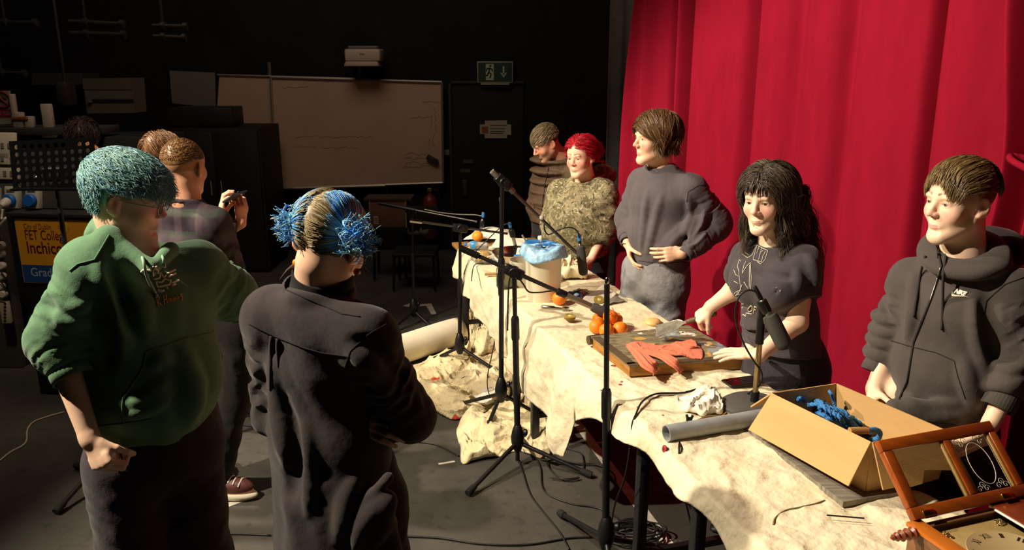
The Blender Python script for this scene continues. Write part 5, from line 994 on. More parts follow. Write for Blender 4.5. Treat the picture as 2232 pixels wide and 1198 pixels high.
# ------------------------------------------------------------------ tables and drop cloths
def tables():
    wood = mat('table_wood', 'a97a3e', .5, var=.35, vscale=6, stretch=(1, 12, 12), bump=.1, bscale=60); steel = mat('black_steel', '1e1d1e', .45, 0, spec=.5)
    for i, (s0, s1, lab) in enumerate(((-1.35, .24, 'black-framed folding table nearest the viewer, under carton and clock'), (.33, 2.02, 'black-framed folding table in the middle of the row, under the stained board'), (2.04, 3.72, 'black-framed folding table at the far end, its bare wooden corner showing'))):
        t = thing('folding_table', lab, 'table', T((s0+s1)/2, .34, 0), 'folding tables in a row')
        mb = MB(); mb.box(T((s0+s1)/2, .325, TZ-.022), (s1-s0, .65, .026), TAX, 0, .005); mb.build('tabletop', wood, t)
        mb = MB()
        for b in (.045, .605): mb.box(T((s0+s1)/2, b, TZ-.068), (s1-s0-.10, .03, .06), TAX)
        for s in (s0+.06, s1-.06): mb.box(T(s, .325, TZ-.068), (.03, .57, .06), TAX)
        mb.build('frame', steel, t)
        for s in (s0+.17, s1-.17):
            for b in (.06, .59):
                mb = MB(); h = TZ-.045; mb.box(T(s, b, h/2+.006), (.042, .042, h-.012), TAX, 0, .004); l = mb.build('leg', steel, t); mb = MB(); mb.box(T(s, b, .008), (.048, .048, .016), TAX, 0, .003); mb.build('foot', mat('rubber', '0f0f0f', .8), l)
            mb = MB(); mb.box(T(s, .325, .16), (.028, .49, .028), TAX); mb.build('crossbar', steel, t)
    cm = mat('calico', 'ddd0ae', .9, var=.22, vscale=5, bump=.3, bscale=500, bump2=.45, b2scale=28, spec=.1, sheen=.1, col2='cbbd98', lo=.5, hi=.75)
    def clothsheet(s0, s1, hang, back, seed, rough=.006, nu=170, nv=110, edge=.0, lift=0, slide=0):
        """cloth lying on the table, falling over the front edge by hang(s)"""
        P = np.zeros((nu+1, nv+1, 3)); r = np.random.default_rng(seed)
        for i in range(nu+1):
            u = i/nu; s = s0+(s1-s0)*u; h = hang(s); tot = .67+back+h
            for j in range(nv+1):
                q = j/nv*tot; b = .65+back-q           # distance from the back edge inwards
                if b > .66: z = -(b-.66)*.9; x = .66+(b-.66)*.35
                elif b > .0: x, z = b, 0
                else:
                    a = -b; x = -.012-.012*(1-math.exp(-a*18)); z = -a
                P[i, j] = (s, x, z)
        flat = np.c_[P[..., 0].ravel()*5, P[..., 1].ravel()*5, P[..., 2].ravel()*5]
        w = rough*(.6*(1-2*np.abs(vnoise(flat*1.7, seed)))+.9*vnoise(flat*.6, seed+1)+.35*vnoise(flat*4.5, seed+3)).reshape(nu+1, nv+1)
        hangm = np.clip(-P[..., 2]/.12, 0, 1)*(P[..., 1] < 0)
        fold = (.016*np.sin(P[..., 0]*17+2*np.sin(P[..., 0]*5+seed))+.014*vnoise(np.c_[P[..., 0].ravel()*7, P[..., 2].ravel()*2, 0*P[..., 0].ravel()], seed+5).reshape(nu+1, nv+1)+.012*vnoise(flat*2.2, seed+7).reshape(nu+1, nv+1))*hangm
        Z = TZ+.006+lift+P[..., 2]+np.maximum(w+rough*.5, .0)*(1-hangm)
        X = P[..., 1]-.022*hangm-fold-.006*hangm
        Sx = P[..., 0]+slide*hangm+.01*vnoise(flat*.7, seed+9).reshape(nu+1, nv+1)*hangm
        W = TO+Sx[..., None]*TE+X[..., None]*TB; W[..., 2] = np.maximum(Z, .012)
        return W
    def hangA(s): return float(np.interp(s, [.98, 1.06, 1.16, 1.35, 1.7, 2.1, 2.6, 3.1, 3.5, 3.6], [.20, .42, .46, .40, .34, .32, .28, .20, .12, .10]))+.012*math.sin(s*21)
    W = clothsheet(.98, 3.44, hangA, .05, 3, .006, 220, 120); mb = MB(); mb.sheet(W, 0, .003); o = mb.build('table_cloth', cm, smooth=180); tag(o, 'cream drop cloth over the far tables, hanging in a long drape at the front', 'cloth')
    def hangB(s): return float(np.interp(s, [-1.2, -.6, -.1, .2, .5, .8, 1.0, 1.2, 1.3], [.05, .05, .05, .055, .06, .13, .20, .22, .12]))+.014*math.sin(s*15)
    W = clothsheet(-1.25, 1.24, hangB, .03, 8, .011, 240, 120, lift=.010); mb = MB(); mb.sheet(W, 0, .004)
    o = mb.build('table_cloth', mat('calico_painted', 'e4d8b8', .9, var=.3, vscale=4, bump=.3, bscale=420, bump2=.5, b2scale=20, spec=.1, col2='c9b88e', lo=.55, hi=.75), smooth=180); tag(o, 'cream paint-spotted drop cloth rumpled over the near tables', 'cloth'); vs_ = W.reshape(-1, 3); nv_ = W.shape[1]; sk = Skin(vs_, [(i*nv_+j, (i+1)*nv_+j, (i+1)*nv_+j+1, i*nv_+j+1) for i in range(W.shape[0]-1) for j in range(nv_-1)])
    mb = MB()
    for (x, y, r) in ((1270, 745, .016), (1260, 742, .010), (1337, 797, .014), (1352, 838, .010), (1355, 832, .008), (1390, 887, .005), (1445, 905, .006), (1310, 850, .004)):
        p, n_ = sk.pix(x, y, .001); mb.lathe([(.0005, .0014), (r*.6, .0014), (r*.8, .0), (r*.8, -.004)], p, n_, 14)
    mb.build('paint_spot', mat('red_paint', 'a03a34', .5), o); bpy.data.objects['paint_spot']['kind'] = 'stuff'
    mb = MB(); mb.tube(catmull([sk.pix(x, y, .001)[0] for x, y in ((1685, 1144), (1690, 1128), (1712, 1112), (1745, 1105), (1775, 1098), (1798, 1090))], 5), .0022, 6); mb.build('hem_seam', mat('hem_brown', '8a7a58', .9), o)  # brown seam line laid along the cloth
    # near grey worn board showing under carton
    mb = MB(); mb.box(PZ(1768, 978, TZ+.030)+TE*.0, (.66, .26, .018), frame(UP, TE)); o = mb.build('worn_plank', mat('grey_plank', '8f8676', .8, var=.5, vscale=5, stretch=(1, 14, 1), bump=.3, bscale=60), smooth=30); tag(o, 'worn grey plank under the cardboard carton', 'plank')
def sno(p, seed):
    r = np.random.default_rng(seed); q = p+.5*np.sin(p[:, [1, 0, 2]]*1.3+r.uniform(0, 6, 3)); d = r.normal(size=(3, 3)); d[:, 2] = 0; d /= np.linalg.norm(d, axis=1)[:, None]; return sum(np.sin(q@d[k]*2.2+r.uniform(0, 6.28)) for k in range(3))/2.2
def crumple(name, label, cat, pts, h, seed, m, n=90, sc=6, edge=.05, into=None, group=None):
    """rumpled cloth heap on the floor or table inside a closed outline of world points"""
    O = catmull(list(pts)+[pts[0]], 10)[:-1]; c = O.mean(0); k = len(O); P = np.zeros((k+1, n+1, 3))
    for i in range(k+1):
        for j in range(n+1): P[i, j] = c+(O[i % k]-c)*(j/n)
    rr = np.linspace(0, 1, n+1)[None, :]; q = P.reshape(-1, 3)*sc; q = q*np.array([1, 1, 0])
    w1 = sno(q, seed).reshape(k+1, n+1); w2 = sno(q*1.9+3, seed+1).reshape(k+1, n+1); w3 = sno(q*3.4+7, seed+2).reshape(k+1, n+1)
    ed = np.clip((1-rr)/edge, 0, 1)**.6
    z = h*(.40+.45*w1+.42*np.clip(1-np.abs(w2)*2.2, 0, 1)**1.3+.14*np.clip(1-np.abs(w3)*2, 0, 1))*(.25+.75*ed)
    P[..., :2] += (np.stack([w1, w2], -1)*.02)*(rr[..., None] > .02); P[..., 2] = c[2]+np.maximum(z, .004)
    P[k] = P[0]; mb = into or MB(); mb.sheet(P, 0, .003)
    if into: return
    o = mb.build(name, m, smooth=180); tag(o, label, cat, group); return o
def floor_cloths():
    fm = bpy.data.materials.new('paint_sheet'); fm.use_nodes = True; nt = fm.node_tree; N = nt.nodes; L = nt.links; b = N['Principled BSDF']; b.inputs['Roughness'].default_value = .92; b.inputs['Specular IOR Level'].default_value = .1
    tc = N.new('ShaderNodeTexCoord'); prev = None
    for sc, lo, hi, c in ((3.5, .45, .7, 'b3a27a'), (11, .60, .72, '8f8266'), (7, .665, .70, 'b8483c'), (30, .68, .74, '5c4f3c')):
        nz = N.new('ShaderNodeTexNoise'); nz.inputs['Scale'].default_value = sc; nz.inputs['Detail'].default_value = 4; L.new(tc.outputs['Object'], nz.inputs['Vector']); mr = N.new('ShaderNodeMapRange'); mr.inputs['From Min'].default_value = lo; mr.inputs['From Max'].default_value = hi; L.new(nz.outputs['Fac'], mr.inputs['Value'])
        mx = N.new('ShaderNodeMix'); mx.data_type = 'RGBA'; L.new(mr.outputs[0], mx.inputs['Factor']); mx.inputs['B'].default_value = (*lin(c), 1)
        if prev: L.new(prev, mx.inputs['A'])
        else: mx.inputs['A'].default_value = (*lin('d8c9a2'), 1)
        prev = mx.outputs['Result']
    L.new(prev, b.inputs['Base Color'])
    nb = N.new('ShaderNodeTexNoise'); nb.inputs['Scale'].default_value = 24; nb.inputs['Detail'].default_value = 4; L.new(tc.outputs['Object'], nb.inputs['Vector']); bp = N.new('ShaderNodeBump'); bp.inputs['Strength'].default_value = .6; bp.inputs['Distance'].default_value = .03; L.new(nb.outputs['Fac'], bp.inputs['Height']); L.new(bp.outputs[0], b.inputs['Normal'])
    F = lambda L_: [PZ(x, y, 0) for x, y in L_]
    crumple('floor_cloth', 'paint-stained cream dust sheet spread on the floor around the mic stand', 'cloth', F([(880, 800), (940, 785), (1000, 770), (1040, 752), (1090, 770), (1130, 810), (1110, 850), (1090, 890), (1030, 905), (985, 918), (935, 890), (900, 850)]), .060, 3, fm, 90, 7)
    crumple('floor_cloth', 'pale rumpled sheet with folded corners, nearest the viewer on the floor', 'cloth', F([(1003, 920), (1060, 900), (1120, 895), (1180, 915), (1236, 962), (1210, 970), (1200, 1000), (1150, 985), (1060, 1002), (1005, 1003)]), .075, 9, cloth('pale_sheet', 'd9cba2', .3, .3, 300, .6, 18), 90, 8)
    crumple('floor_cloth', 'cream cloth heap in front of the paper roll', 'cloth', F([(985, 760), (1010, 735), (1040, 740), (1030, 770), (1000, 785)]), .11, 13, cloth('pale_sheet', 'd9cba2'), 40, 9)
    crumple('floor_cloth', 'grimy crumpled sheet bundled under the far table leg', 'cloth', F([(1010, 735), (1030, 700), (1075, 700), (1100, 735), (1090, 770), (1040, 778)]), .20, 21, fm, 50, 8)
    crumple('floor_cloth', 'rounded bundle of stained cloth against the middle table legs', 'cloth', F([(1130, 840), (1180, 830), (1222, 850), (1228, 890), (1190, 925), (1150, 910), (1120, 880)]), .19, 27, fm, 50, 8)
    crumple('floor_cloth', 'small folded cloth beside the white floor tape', 'cloth', F([(1210, 900), (1235, 880), (1257, 885), (1258, 915), (1225, 922)]), .09, 33, cloth('pale_sheet', 'd9cba2'), 30, 9)
    crumple('plaster_rubble', 'white crumpled plaster rags lying on the dust sheet', 'rag', [p+V(0, 0, .05) for p in F([(1035, 885), (1060, 870), (1090, 868), (1110, 880), (1085, 895), (1050, 898)])], .05, 41, cloth('plaster', 'e2dccb', .4), 30, 14)
    a = PZ(842, 770, .105); b_ = PZ(1000, 722, .105); d = nrm(b_-a); mb = MB(); A = frame(d, UP)
    a = a-d*.35; Ln = np.linalg.norm(b_-a); n = 64; P = []
    for i in range(n+9):
        th = 2*math.pi*i/n; r = .105-.010*max(0, (i-n)/9.0)-.006*max(0, (9-i)/9.0); P.append([a+d*Ln*t+A[0]*r*math.cos(th+2.4)+A[1]*r*math.sin(th+2.4)*.97+V(0, 0, .004*math.sin(t*9)) for t in np.linspace(0, 1, 20)])
    mb.sheet(np.array(P), 0, .002); o = mb.build('paper_roll', mat('roll_paper', 'e2d8bf', .75, var=.1, vscale=4, bump=.1, bscale=60), smooth=180); tag(o, 'thick roll of off-white paper lying on the floor', 'paper roll')
    # tape marks
    tm = mat('white_tape', 'c9c4b4', .6, var=.3, vscale=30)
    def tape(lab, poly, m=tm):
        mb = MB(); P = [PZ(x, y, .0025) for x, y in poly]; k = len(P); mb.add(P+[p-V(0, 0, .0025) for p in P], [tuple(range(k))[::-1]]+[(i, (i+1) % k, k+(i+1) % k, k+i) for i in range(k)]); o = mb.build('floor_tape', m, smooth=0); tag(o, lab, 'tape')
        n = o.data.polygons[0].normal
        if n.z < 0: o.data.flip_normals()
    tape('long white tape line on the floor running under the tables', [(1152, 790), (1160, 785), (1271, 925), (1478, 1196), (1450, 1196), (1252, 927)])
    tape('white arrow-shaped tape mark on the black floor', [(878, 666), (903, 657), (901, 663), (940, 661), (951, 683), (940, 684), (929, 666), (903, 667), (911, 671)])
    tape('white tape rectangle beside the arrow mark, half behind the paper roll', [(810, 698), (858, 694), (863, 711), (842, 710), (838, 703), (811, 703)])
    tape('short pale tape scrap left of the rumpled sheet', [(955, 1009), (990, 1003), (992, 1006), (957, 1012)])
    tape('pale taped strip on the floor beside the sneaker', [(478, 1100), (548, 1078), (552, 1084), (482, 1110)])
    tape('white tape piece on the floor under the far table', [(1030, 640), (1040, 640), (1048, 662), (1042, 660)])
    tape('thin tape dash behind the near table leg', [(1298, 964), (1318, 961), (1318, 963), (1299, 966)])
    tape('triangular tape scrap beside the black overshirt', [(545, 874), (553, 864), (553, 873)], mat('yellow_tape', 'b89a5a', .6))
room(); curtains(); tables(); floor_cloths()
# ------------------------------------------------------------------ stands, microphones, cables
BS = mat('stand_black', '1b1a1b', .4, .3, spec=.5); CH = mat('chrome', 'b5b0a8', .2, 1); RUB = mat('rubber', '0f0f0f', .8); FOAM = mat('grey_foam', '45423e', .95, bump=.7, bscale=900); DKF = mat('dark_foam', '2c2a29', .95, bump=.7, bscale=900)
BLU = mat('blue_plastic', '2a7fd0', .4); CBL = mat('cable_rubber', '171616', .5)
def tripod(par, base, r=.34, ang=0, hz=.24, feet=None, tilt=.05):
    """hub with knob and three legs, each leg its own part with a rubber foot"""
    mb = MB(); mb.lathe([(.016, -.07), (.022, -.06), (.034, -.02), (.036, .01), (.030, .04), (.019, .075), (.015, .08)], base+V(0, 0, hz), UP, 20); h = mb.build('hub', BS, par)
    mb = MB(); mb.lathe([(.012, 0), (.018, .006), (.018, .018), (.010, .022)], base+V(.03, -.01, hz+.04), (1, -.2, .1), 12); mb.build('knob', BS, h)
    for i in range(3):
        a = ang+i*2.094; e = V(base[0]+r*math.cos(a), base[1]+r*math.sin(a), .022) if feet is None else feet[i]
        mb = MB(); d = nrm(e-(base+V(0, 0, hz-.02))); mb.tube([base+V(0, 0, hz-.02)+d*.02, e], .0115, 10); l = mb.build('leg', BS, par)
        mb = MB(); mb.tube([e-d*.05, e-d*.01, e+d*.012], [.015, .019, .017], 10); mb.build('rubber_foot', RUB, l)
def pole(par, a, b, r0=.0135, r1=.010, split=.5, chrome=False):
    c = lerp(a, b, split); mb = MB(); mb.tube([a, c], r0, 12); mb.build('lower_tube', BS, par); mb = MB(); mb.tube([c, b], r1, 12); mb.build('upper_tube', CH if chrome else BS, par)
    d = nrm(b-a); mb = MB(); mb.lathe([(r0+.002, -.06), (r0+.005, -.05), (r0+.005, .05), (r0*.9+.002, .065)], c, d, 14); mb.build('height_clutch', BS, par)
def boom(par, a, b, piv, r=.009, counter=.18, cap=CH):
    d = nrm(b-a); mb = MB(); mb.tube([a, b], r, 12); mb.build('boom_arm', mat('boom_grey', '55524e', .3, .8), par)
    mb = MB(); mb.tube([a, a+d*counter], r+.006, 12); mb.build('counter_grip', cap, par)
    mb = MB(); s = nrm(np.cross(d, UP)); mb.lathe([(.024, -.03), (.028, -.025), (.028, .025), (.024, .03)], piv, s, 18); mb.box(piv, (.10, .045, .05), np.array([d, s, np.cross(d, s)]), 0, .008); j = mb.build('boom_joint', BS, par)
    mb = MB(); mb.lathe([(.006, 0), (.006, .02), (.014, .022), (.014, .03)], piv+s*.03, s, 10); mb.build('wing_nut', BS, j)
def mic(a, b, lab, foam=None, cond=False, ring=True, col='6a655e', r=.0115):
    """microphone from its cable end a to its tip b"""
    t = thing('microphone', lab, 'microphone', a); d = nrm(b-a); L = np.linalg.norm(b-a)
    fl = foam[1] if foam else 0
    mb = MB(); mb.lathe([(.006, 0), (r*.9, .006), (r, .02), (r, L-fl*.6-.01), (r*.85, L-fl*.6)], a, d, 16); mb.build('mic_body', mat('mic_metal'+col, col, .35, .7), t)
    mb = MB(); mb.lathe([(.004, -.055), (.0075, -.05), (.009, -.02), (.009, .0)], a, d, 14); x = mb.build('connector', BS, t)
    if ring:
        mb = MB(); mb.lathe([(.0095, -.05), (.0108, -.045), (.0108, -.018), (.0095, -.014)], a, d, 14); mb.build('blue_sleeve', BLU, x)
    if foam:
        mb = MB(); q = b-d*foam[1]; R = foam[0]; mb.lathe([(.012, 0), (R*.85, .004), (R, .02), (R, foam[1]-.025), (R*.85, foam[1]-.008), (R*.4, foam[1])], q, d, 20); mb.build('foam_windshield', foam[2], t)
    else:
        mb = MB(); mb.lathe([(r, -.03), (r*1.05, -.025), (r*1.05, -.004), (r*.7, 0)], b, d, 16); mb.build('grille', mat('grille', '2a2a2a', .5, .6, bump=.5, bscale=1500), t)
    return t
def clip(par, p, d):
    mb = MB(); s = nrm(np.cross(d, UP)); mb.lathe([(.017, -.025), (.019, -.02), (.019, .02), (.017, .025)], p, d, 14); mb.build('mic_clip', BS, par)
def cable(lab, pts, r=.0035, m=CBL, n=8, name='cable', group=None):
    mb = MB(); mb.tube(catmull(pts, n), r, 8); o = mb.build(name, m, smooth=180); tag(o, lab, 'cable', group); return o
def stands():
    # a: tall stand whose boom slants over the table to the right
    B = V(-.062, 4.25, 0); Y = 4.25; t = thing('microphone_stand', 'tall black boom mic stand, arm slanting down to the right across the camouflage hoodie', 'stand', B, 'boom microphone stands')
    top_ = PY(1094, 405, Y); tripod(t, B, feet=[PZ(1000, 880, .02), PZ(1178, 905, .02), PZ(1060, 935, .02)], hz=.24); pole(t, B+V(0, 0, .2), top_, .014, .011, .62)
    a, b = PY(1072, 373, Y-.02), PY(1258, 552, Y+.15); boom(t, a, b, lerp(a, b, .125), .009, .17, mat('grip_grey', '8a857c', .45, .4))
    p0, p1 = PY(1264, 530, Y+.15), PY(1272, 600, Y+.13); mic(p0, p1, 'microphone with dark grey foam hanging in front of the camouflage hoodie', (.026, .17, FOAM)); clip(t, lerp(p0, p1, .25), nrm(p1-p0))
    cable('grey cable looping from the slanted boom to the foam-covered microphone', [PY(x, y, Y+.1) for x, y in ((1180, 470), (1186, 480), (1187, 500), (1196, 511), (1215, 502), (1240, 495), (1258, 503), (1262, 518))]+[p0-nrm(p1-p0)*.05], .004)
    m = MB(); m.ball(PY(1181, 474, Y+.06), .014, 10); m.build('white_clip', mat('white_tape', 'c9c4b4', .6), t)
    # b: boom stand with the shotgun microphone
    B = PZ(1128, 1008); Y = B[1]; t = thing('microphone_stand', 'black boom mic stand whose arm carries the long shotgun microphone over the oranges', 'stand', B, 'boom microphone stands')
    top_ = PY(1121, 608, Y); tripod(t, B, feet=[PZ(1022, 1072, .02), PZ(1285, 1033, .02), PZ(1140, 950, .02)], hz=.14); pole(t, B+V(0, 0, .14), top_, .016, .0115, .70)
    m = MB(); m.tube([B+V(0, 0, .18), B+V(0, 0, .015)], .012, 10); m.build('pole_end', BS, t)
    a, b = PY(1003, 540, Y), PY(1232, 642, Y-.02); boom(t, a, b, PY(1121, 593, Y), .011, .10, BS)
    p0, p1 = PY(1232, 642, Y-.02), PY(1345, 692, Y-.05); mic(p0, p1, 'long taupe shotgun microphone with foam tip pointing at the oranges', (.024, .14, FOAM), col='8a7a66', r=.0155, ring=False); clip(t, p0-nrm(p1-p0)*.02, nrm(p1-p0))
    cable('black cable drooping from the boom joint to the shotgun microphone', [PY(x, y, Y) for x, y in ((1106, 720), (1108, 640), (1112, 605), (1124, 600), (1140, 618), (1152, 635), (1175, 637), (1205, 634), (1230, 642))], .004)
    # c: middle boom stand with horizontal arm
    B = PZ(1003, 800); Y = B[1]; t = thing('microphone_stand', 'black boom mic stand standing on the dust sheet, arm level towards the metal bowl', 'stand', B, 'boom microphone stands')
    top_ = PY(1003, 500, Y); tripod(t, B, feet=[PZ(945, 783, .02), PZ(1082, 808, .02), PZ(1010, 750, .02)], hz=.17); pole(t, B+V(0, 0, .17), top_, .014, .0105, .5)
    a, b = PY(893, 480, Y-.1), PY(1106, 509, Y+.1); boom(t, a, b, PY(1003, 497, Y), .008, .08)
    p0, p1 = PY(1114, 500, Y+.12), PY(1125, 542, Y+.12); mic(p0, p1, 'small silver microphone pointing down into the metal bowl', None, col='b8b2a4'); clip(t, lerp(p0, p1, .2), nrm(p1-p0))
    cable('black cable arching from the table edge up to the silver microphone', [PY(x, y, Y+.1) for x, y in ((1024, 600), (1022, 572), (1040, 545), (1070, 515), (1095, 492), (1108, 487), (1113, 490))], .0035)
    # d: thin far stand
    B = PZ(903, 705); Y = B[1]; t = thing('microphone_stand', 'thin far mic stand, its arm reaching right over the bare table corner', 'stand', B, 'boom microphone stands')
    top_ = PY(899, 462, Y); tripod(t, B, feet=[PZ(850, 722, .02), PZ(940, 712, .02), PZ(905, 680, .02)], hz=.13); pole(t, B+V(0, 0, .12), top_, .012, .009, .5)
    a, b = PY(826, 443, Y), PY(1040, 483, Y-.2); boom(t, a, b, PY(898, 458, Y), .008, .30, BS)
    p0, p1 = PY(1052, 477, Y-.2), PY(1047, 510, Y-.2); mic(p0, p1, 'small dark microphone hanging above the bare table corner', None, col='8a867e'); clip(t, lerp(p0, p1, .3), nrm(p1-p0))
    cable('grey cable running along the far boom arm to its microphone', [PY(x, y, Y-.1) for x, y in ((925, 456), (960, 463), (1000, 467), (1035, 468), (1049, 470))]+[p0+V(0, 0, .05)], .004, mat('cable_grey', '8a867e', .5))
    # e: straight stand nearest the viewer
    B = PZ(1321, 1168, .2)*V(1, 1, 0); Y = B[1]; t = thing('microphone_stand', 'straight black mic stand without arm, nearest the viewer beside the table', 'stand', B)
    top_ = PY(1323, 619, Y); tripod(t, B, feet=[PZ(1222, 1118, .02), PZ(1350, 1360, .02), PZ(1440, 1190, .02)], hz=.21); pole(t, B+V(0, 0, .16), top_, .015, .0105, .56)
    m = MB(); m.lathe([(.007, 0), (.0085, .004), (.0085, .022), (.006, .026)], top_, UP, 14); m.build('thread_tip', CH, t)
    # f: desk stand on the table
    c = PZ(1640, 893, TZ+.026); t = thing('desk_microphone_stand', 'short mic stand with heavy round grey base on the near table', 'stand', c)
    m = MB(); m.lathe([(.115, 0), (.118, .008), (.118, .022), (.10, .034), (.02, .036)], c, UP, 48); m.build('round_base', mat('base_grey', '4c4a47', .6, bump=.2, bscale=200), t)
    Y = c[1]; q = PY(1651, 800, Y); topp = PY(1661, 672, Y); m = MB(); m.tube([c+V(.004, 0, .03), c+V(.006, 0, .075)], .0155, 14); m.build('socket', BS, t)
    m = MB(); m.tube([c+V(.006, 0, .07), PY(1656, 745, Y)], .0105, 14); m.build('chrome_tube', mat('worn_chrome', 'b09c78', .3, .9), t); m = MB(); m.tube([PY(1655, 748, Y), PY(1660, 690, Y)], .0155, 14); m.box(PY(1661, 680, Y), (.03, .03, .05), None, 0, .006); m.build('upper_clutch', BS, t)
    p0, p1 = PY(1659, 652, Y-.02), PY(1714, 760, Y-.06); mic(p0, p1, 'microphone with dark foam on the short desk stand', (.030, .14, FOAM), ring=False, col='8f8a80', r=.0125); clip(t, PY(1666, 668, Y-.02), nrm(p1-p0))
    cable('thin cable looping from the desk microphone down behind its stand', [PY(x, y, Y-.02) for x, y in ((1657, 648), (1650, 638), (1632, 632), (1612, 645), (1603, 675), (1606, 710), (1622, 750), (1642, 785), (1660, 812), (1655, 838))]+[PZ(1625, 862, TZ+.05), PZ(1600, 888, TZ+.04)], .0035)
    # floor and table cables
    Zf = lambda L, z=.006: [PZ(x, y, z) for x, y in L]
    fl = 'cables on the floor'
    cable('pale cable trailing over the dark floor at far left', Zf([(0, 1003), (22, 985), (55, 965), (60, 935), (75, 918), (105, 907), (140, 897)]), .005, mat('cable_beige', 'a39a8a', .5))
    cable('cable running left along the bottom edge from the straight stand', Zf([(880, 1168), (960, 1172), (1050, 1185), (1150, 1186), (1240, 1172), (1290, 1170)]), .0045)
    cable('cable curving from the boom stand foot down to the straight stand', Zf([(1130, 1000), (1140, 1030), (1155, 1075), (1180, 1110), (1220, 1160), (1240, 1196)]), .004)
    cable('looped cable on the floor between the two stands', Zf([(1142, 985), (1165, 995), (1178, 1020), (1182, 1060), (1200, 1080), (1250, 1098), (1300, 1106), (1345, 1128), (1360, 1150)]), .004)
    cable('cable coil crossing the foot of the shotgun boom stand', Zf([(1200, 1040), (1240, 1045), (1262, 1040), (1225, 1042), (1197, 1020), (1195, 1004), (1225, 1003), (1262, 1010), (1300, 1012), (1335, 1030), (1345, 1060)], .014), .004)
    cable('dark cable bending away from the rumpled sheet', Zf([(1215, 970), (1262, 985), (1272, 1003), (1272, 1025)]), .004)
    cable('thin cable on the floor between overshirt and sheet', Zf([(905, 962), (940, 966), (965, 975), (1000, 993)]), .004)
    cable('thin cable on the floor left of the overshirt, lower', Zf([(470, 1163), (520, 1163), (590, 1166)]), .004)
    cable('thin cable on the floor left of the overshirt, upper', Zf([(500, 898), (540, 899), (575, 903)]), .004); cable('thin cable on the floor left of the overshirt, middle', Zf([(498, 921), (530, 926), (580, 932)]), .004)
    r = np.random.default_rng(2); c0 = PZ(1385, 1168, .012); P = [c0+V(.11*math.cos(a*1.0)*(1+.25*math.sin(a*.37)), .075*math.sin(a)*(1+.3*math.cos(a*.23)), .003*a*.35) for a in np.linspace(0, 44, 200)]
    mb = MB(); mb.tube(P, .0042, 6); o = mb.build('cable', CBL, smooth=180); tag(o, 'tangled heap of black cable beside the straight stand', 'cable')
    cable('black cable hanging from the table down to the cable heap', [PZ(1530, 852, TZ+.035), PZ(1480, 856, TZ+.035), PZ(1430, 858, TZ+.035), PZ(1400, 875, TZ+.035), PZ(1385, 905, TZ+.03), PY(1378, 925, 2.72), PY(1374, 970, 2.72), PY(1362, 1040, 2.75), PY(1340, 1100, 2.9), PZ(1330, 1160, .03)], .004)
    cable('cable hanging straight down from under the steel pipe', [PZ(1482, 960, TZ+.03), PY(1480, 985, 2.46), PY(1487, 1060, 2.46), PY(1505, 1140, 2.46), PY(1520, 1230, 2.46)], .0035)
    cable('cable hanging down beside the tall stand, left', [PY(x, y, 4.5) for x, y in ((1089, 430), (1090, 520), (1086, 600), (1088, 700), (1075, 760), (1062, 830), (1075, 870))]+[PZ(1130, 890, .02)], .003)
    cable('cable draped over the far cloth edge', [PZ(1055, 574, TZ+.02), PZ(1036, 576, TZ+.02), PZ(1030, 590, TZ+.02), PY(1028, 612, 4.75)], .003)
    mb = MB(); a = PZ(1505, 853, TZ+.04); b = PZ(1562, 848, TZ+.04); d = nrm(b-a); mb.lathe([(.004, -.02), (.006, 0), (.010, .02), (.0105, .06), (.009, .065)], a, d, 14)
    t = thing('plug', 'cable plug with silver end lying on the near cloth', 'plug', a); mb.build('plug_body', BS, t); mb = MB(); mb.lathe([(.0085, .064), (.0088, .09), (.007, .091)], a, d, 14); mb.build('plug_shell', CH, t)
stands()
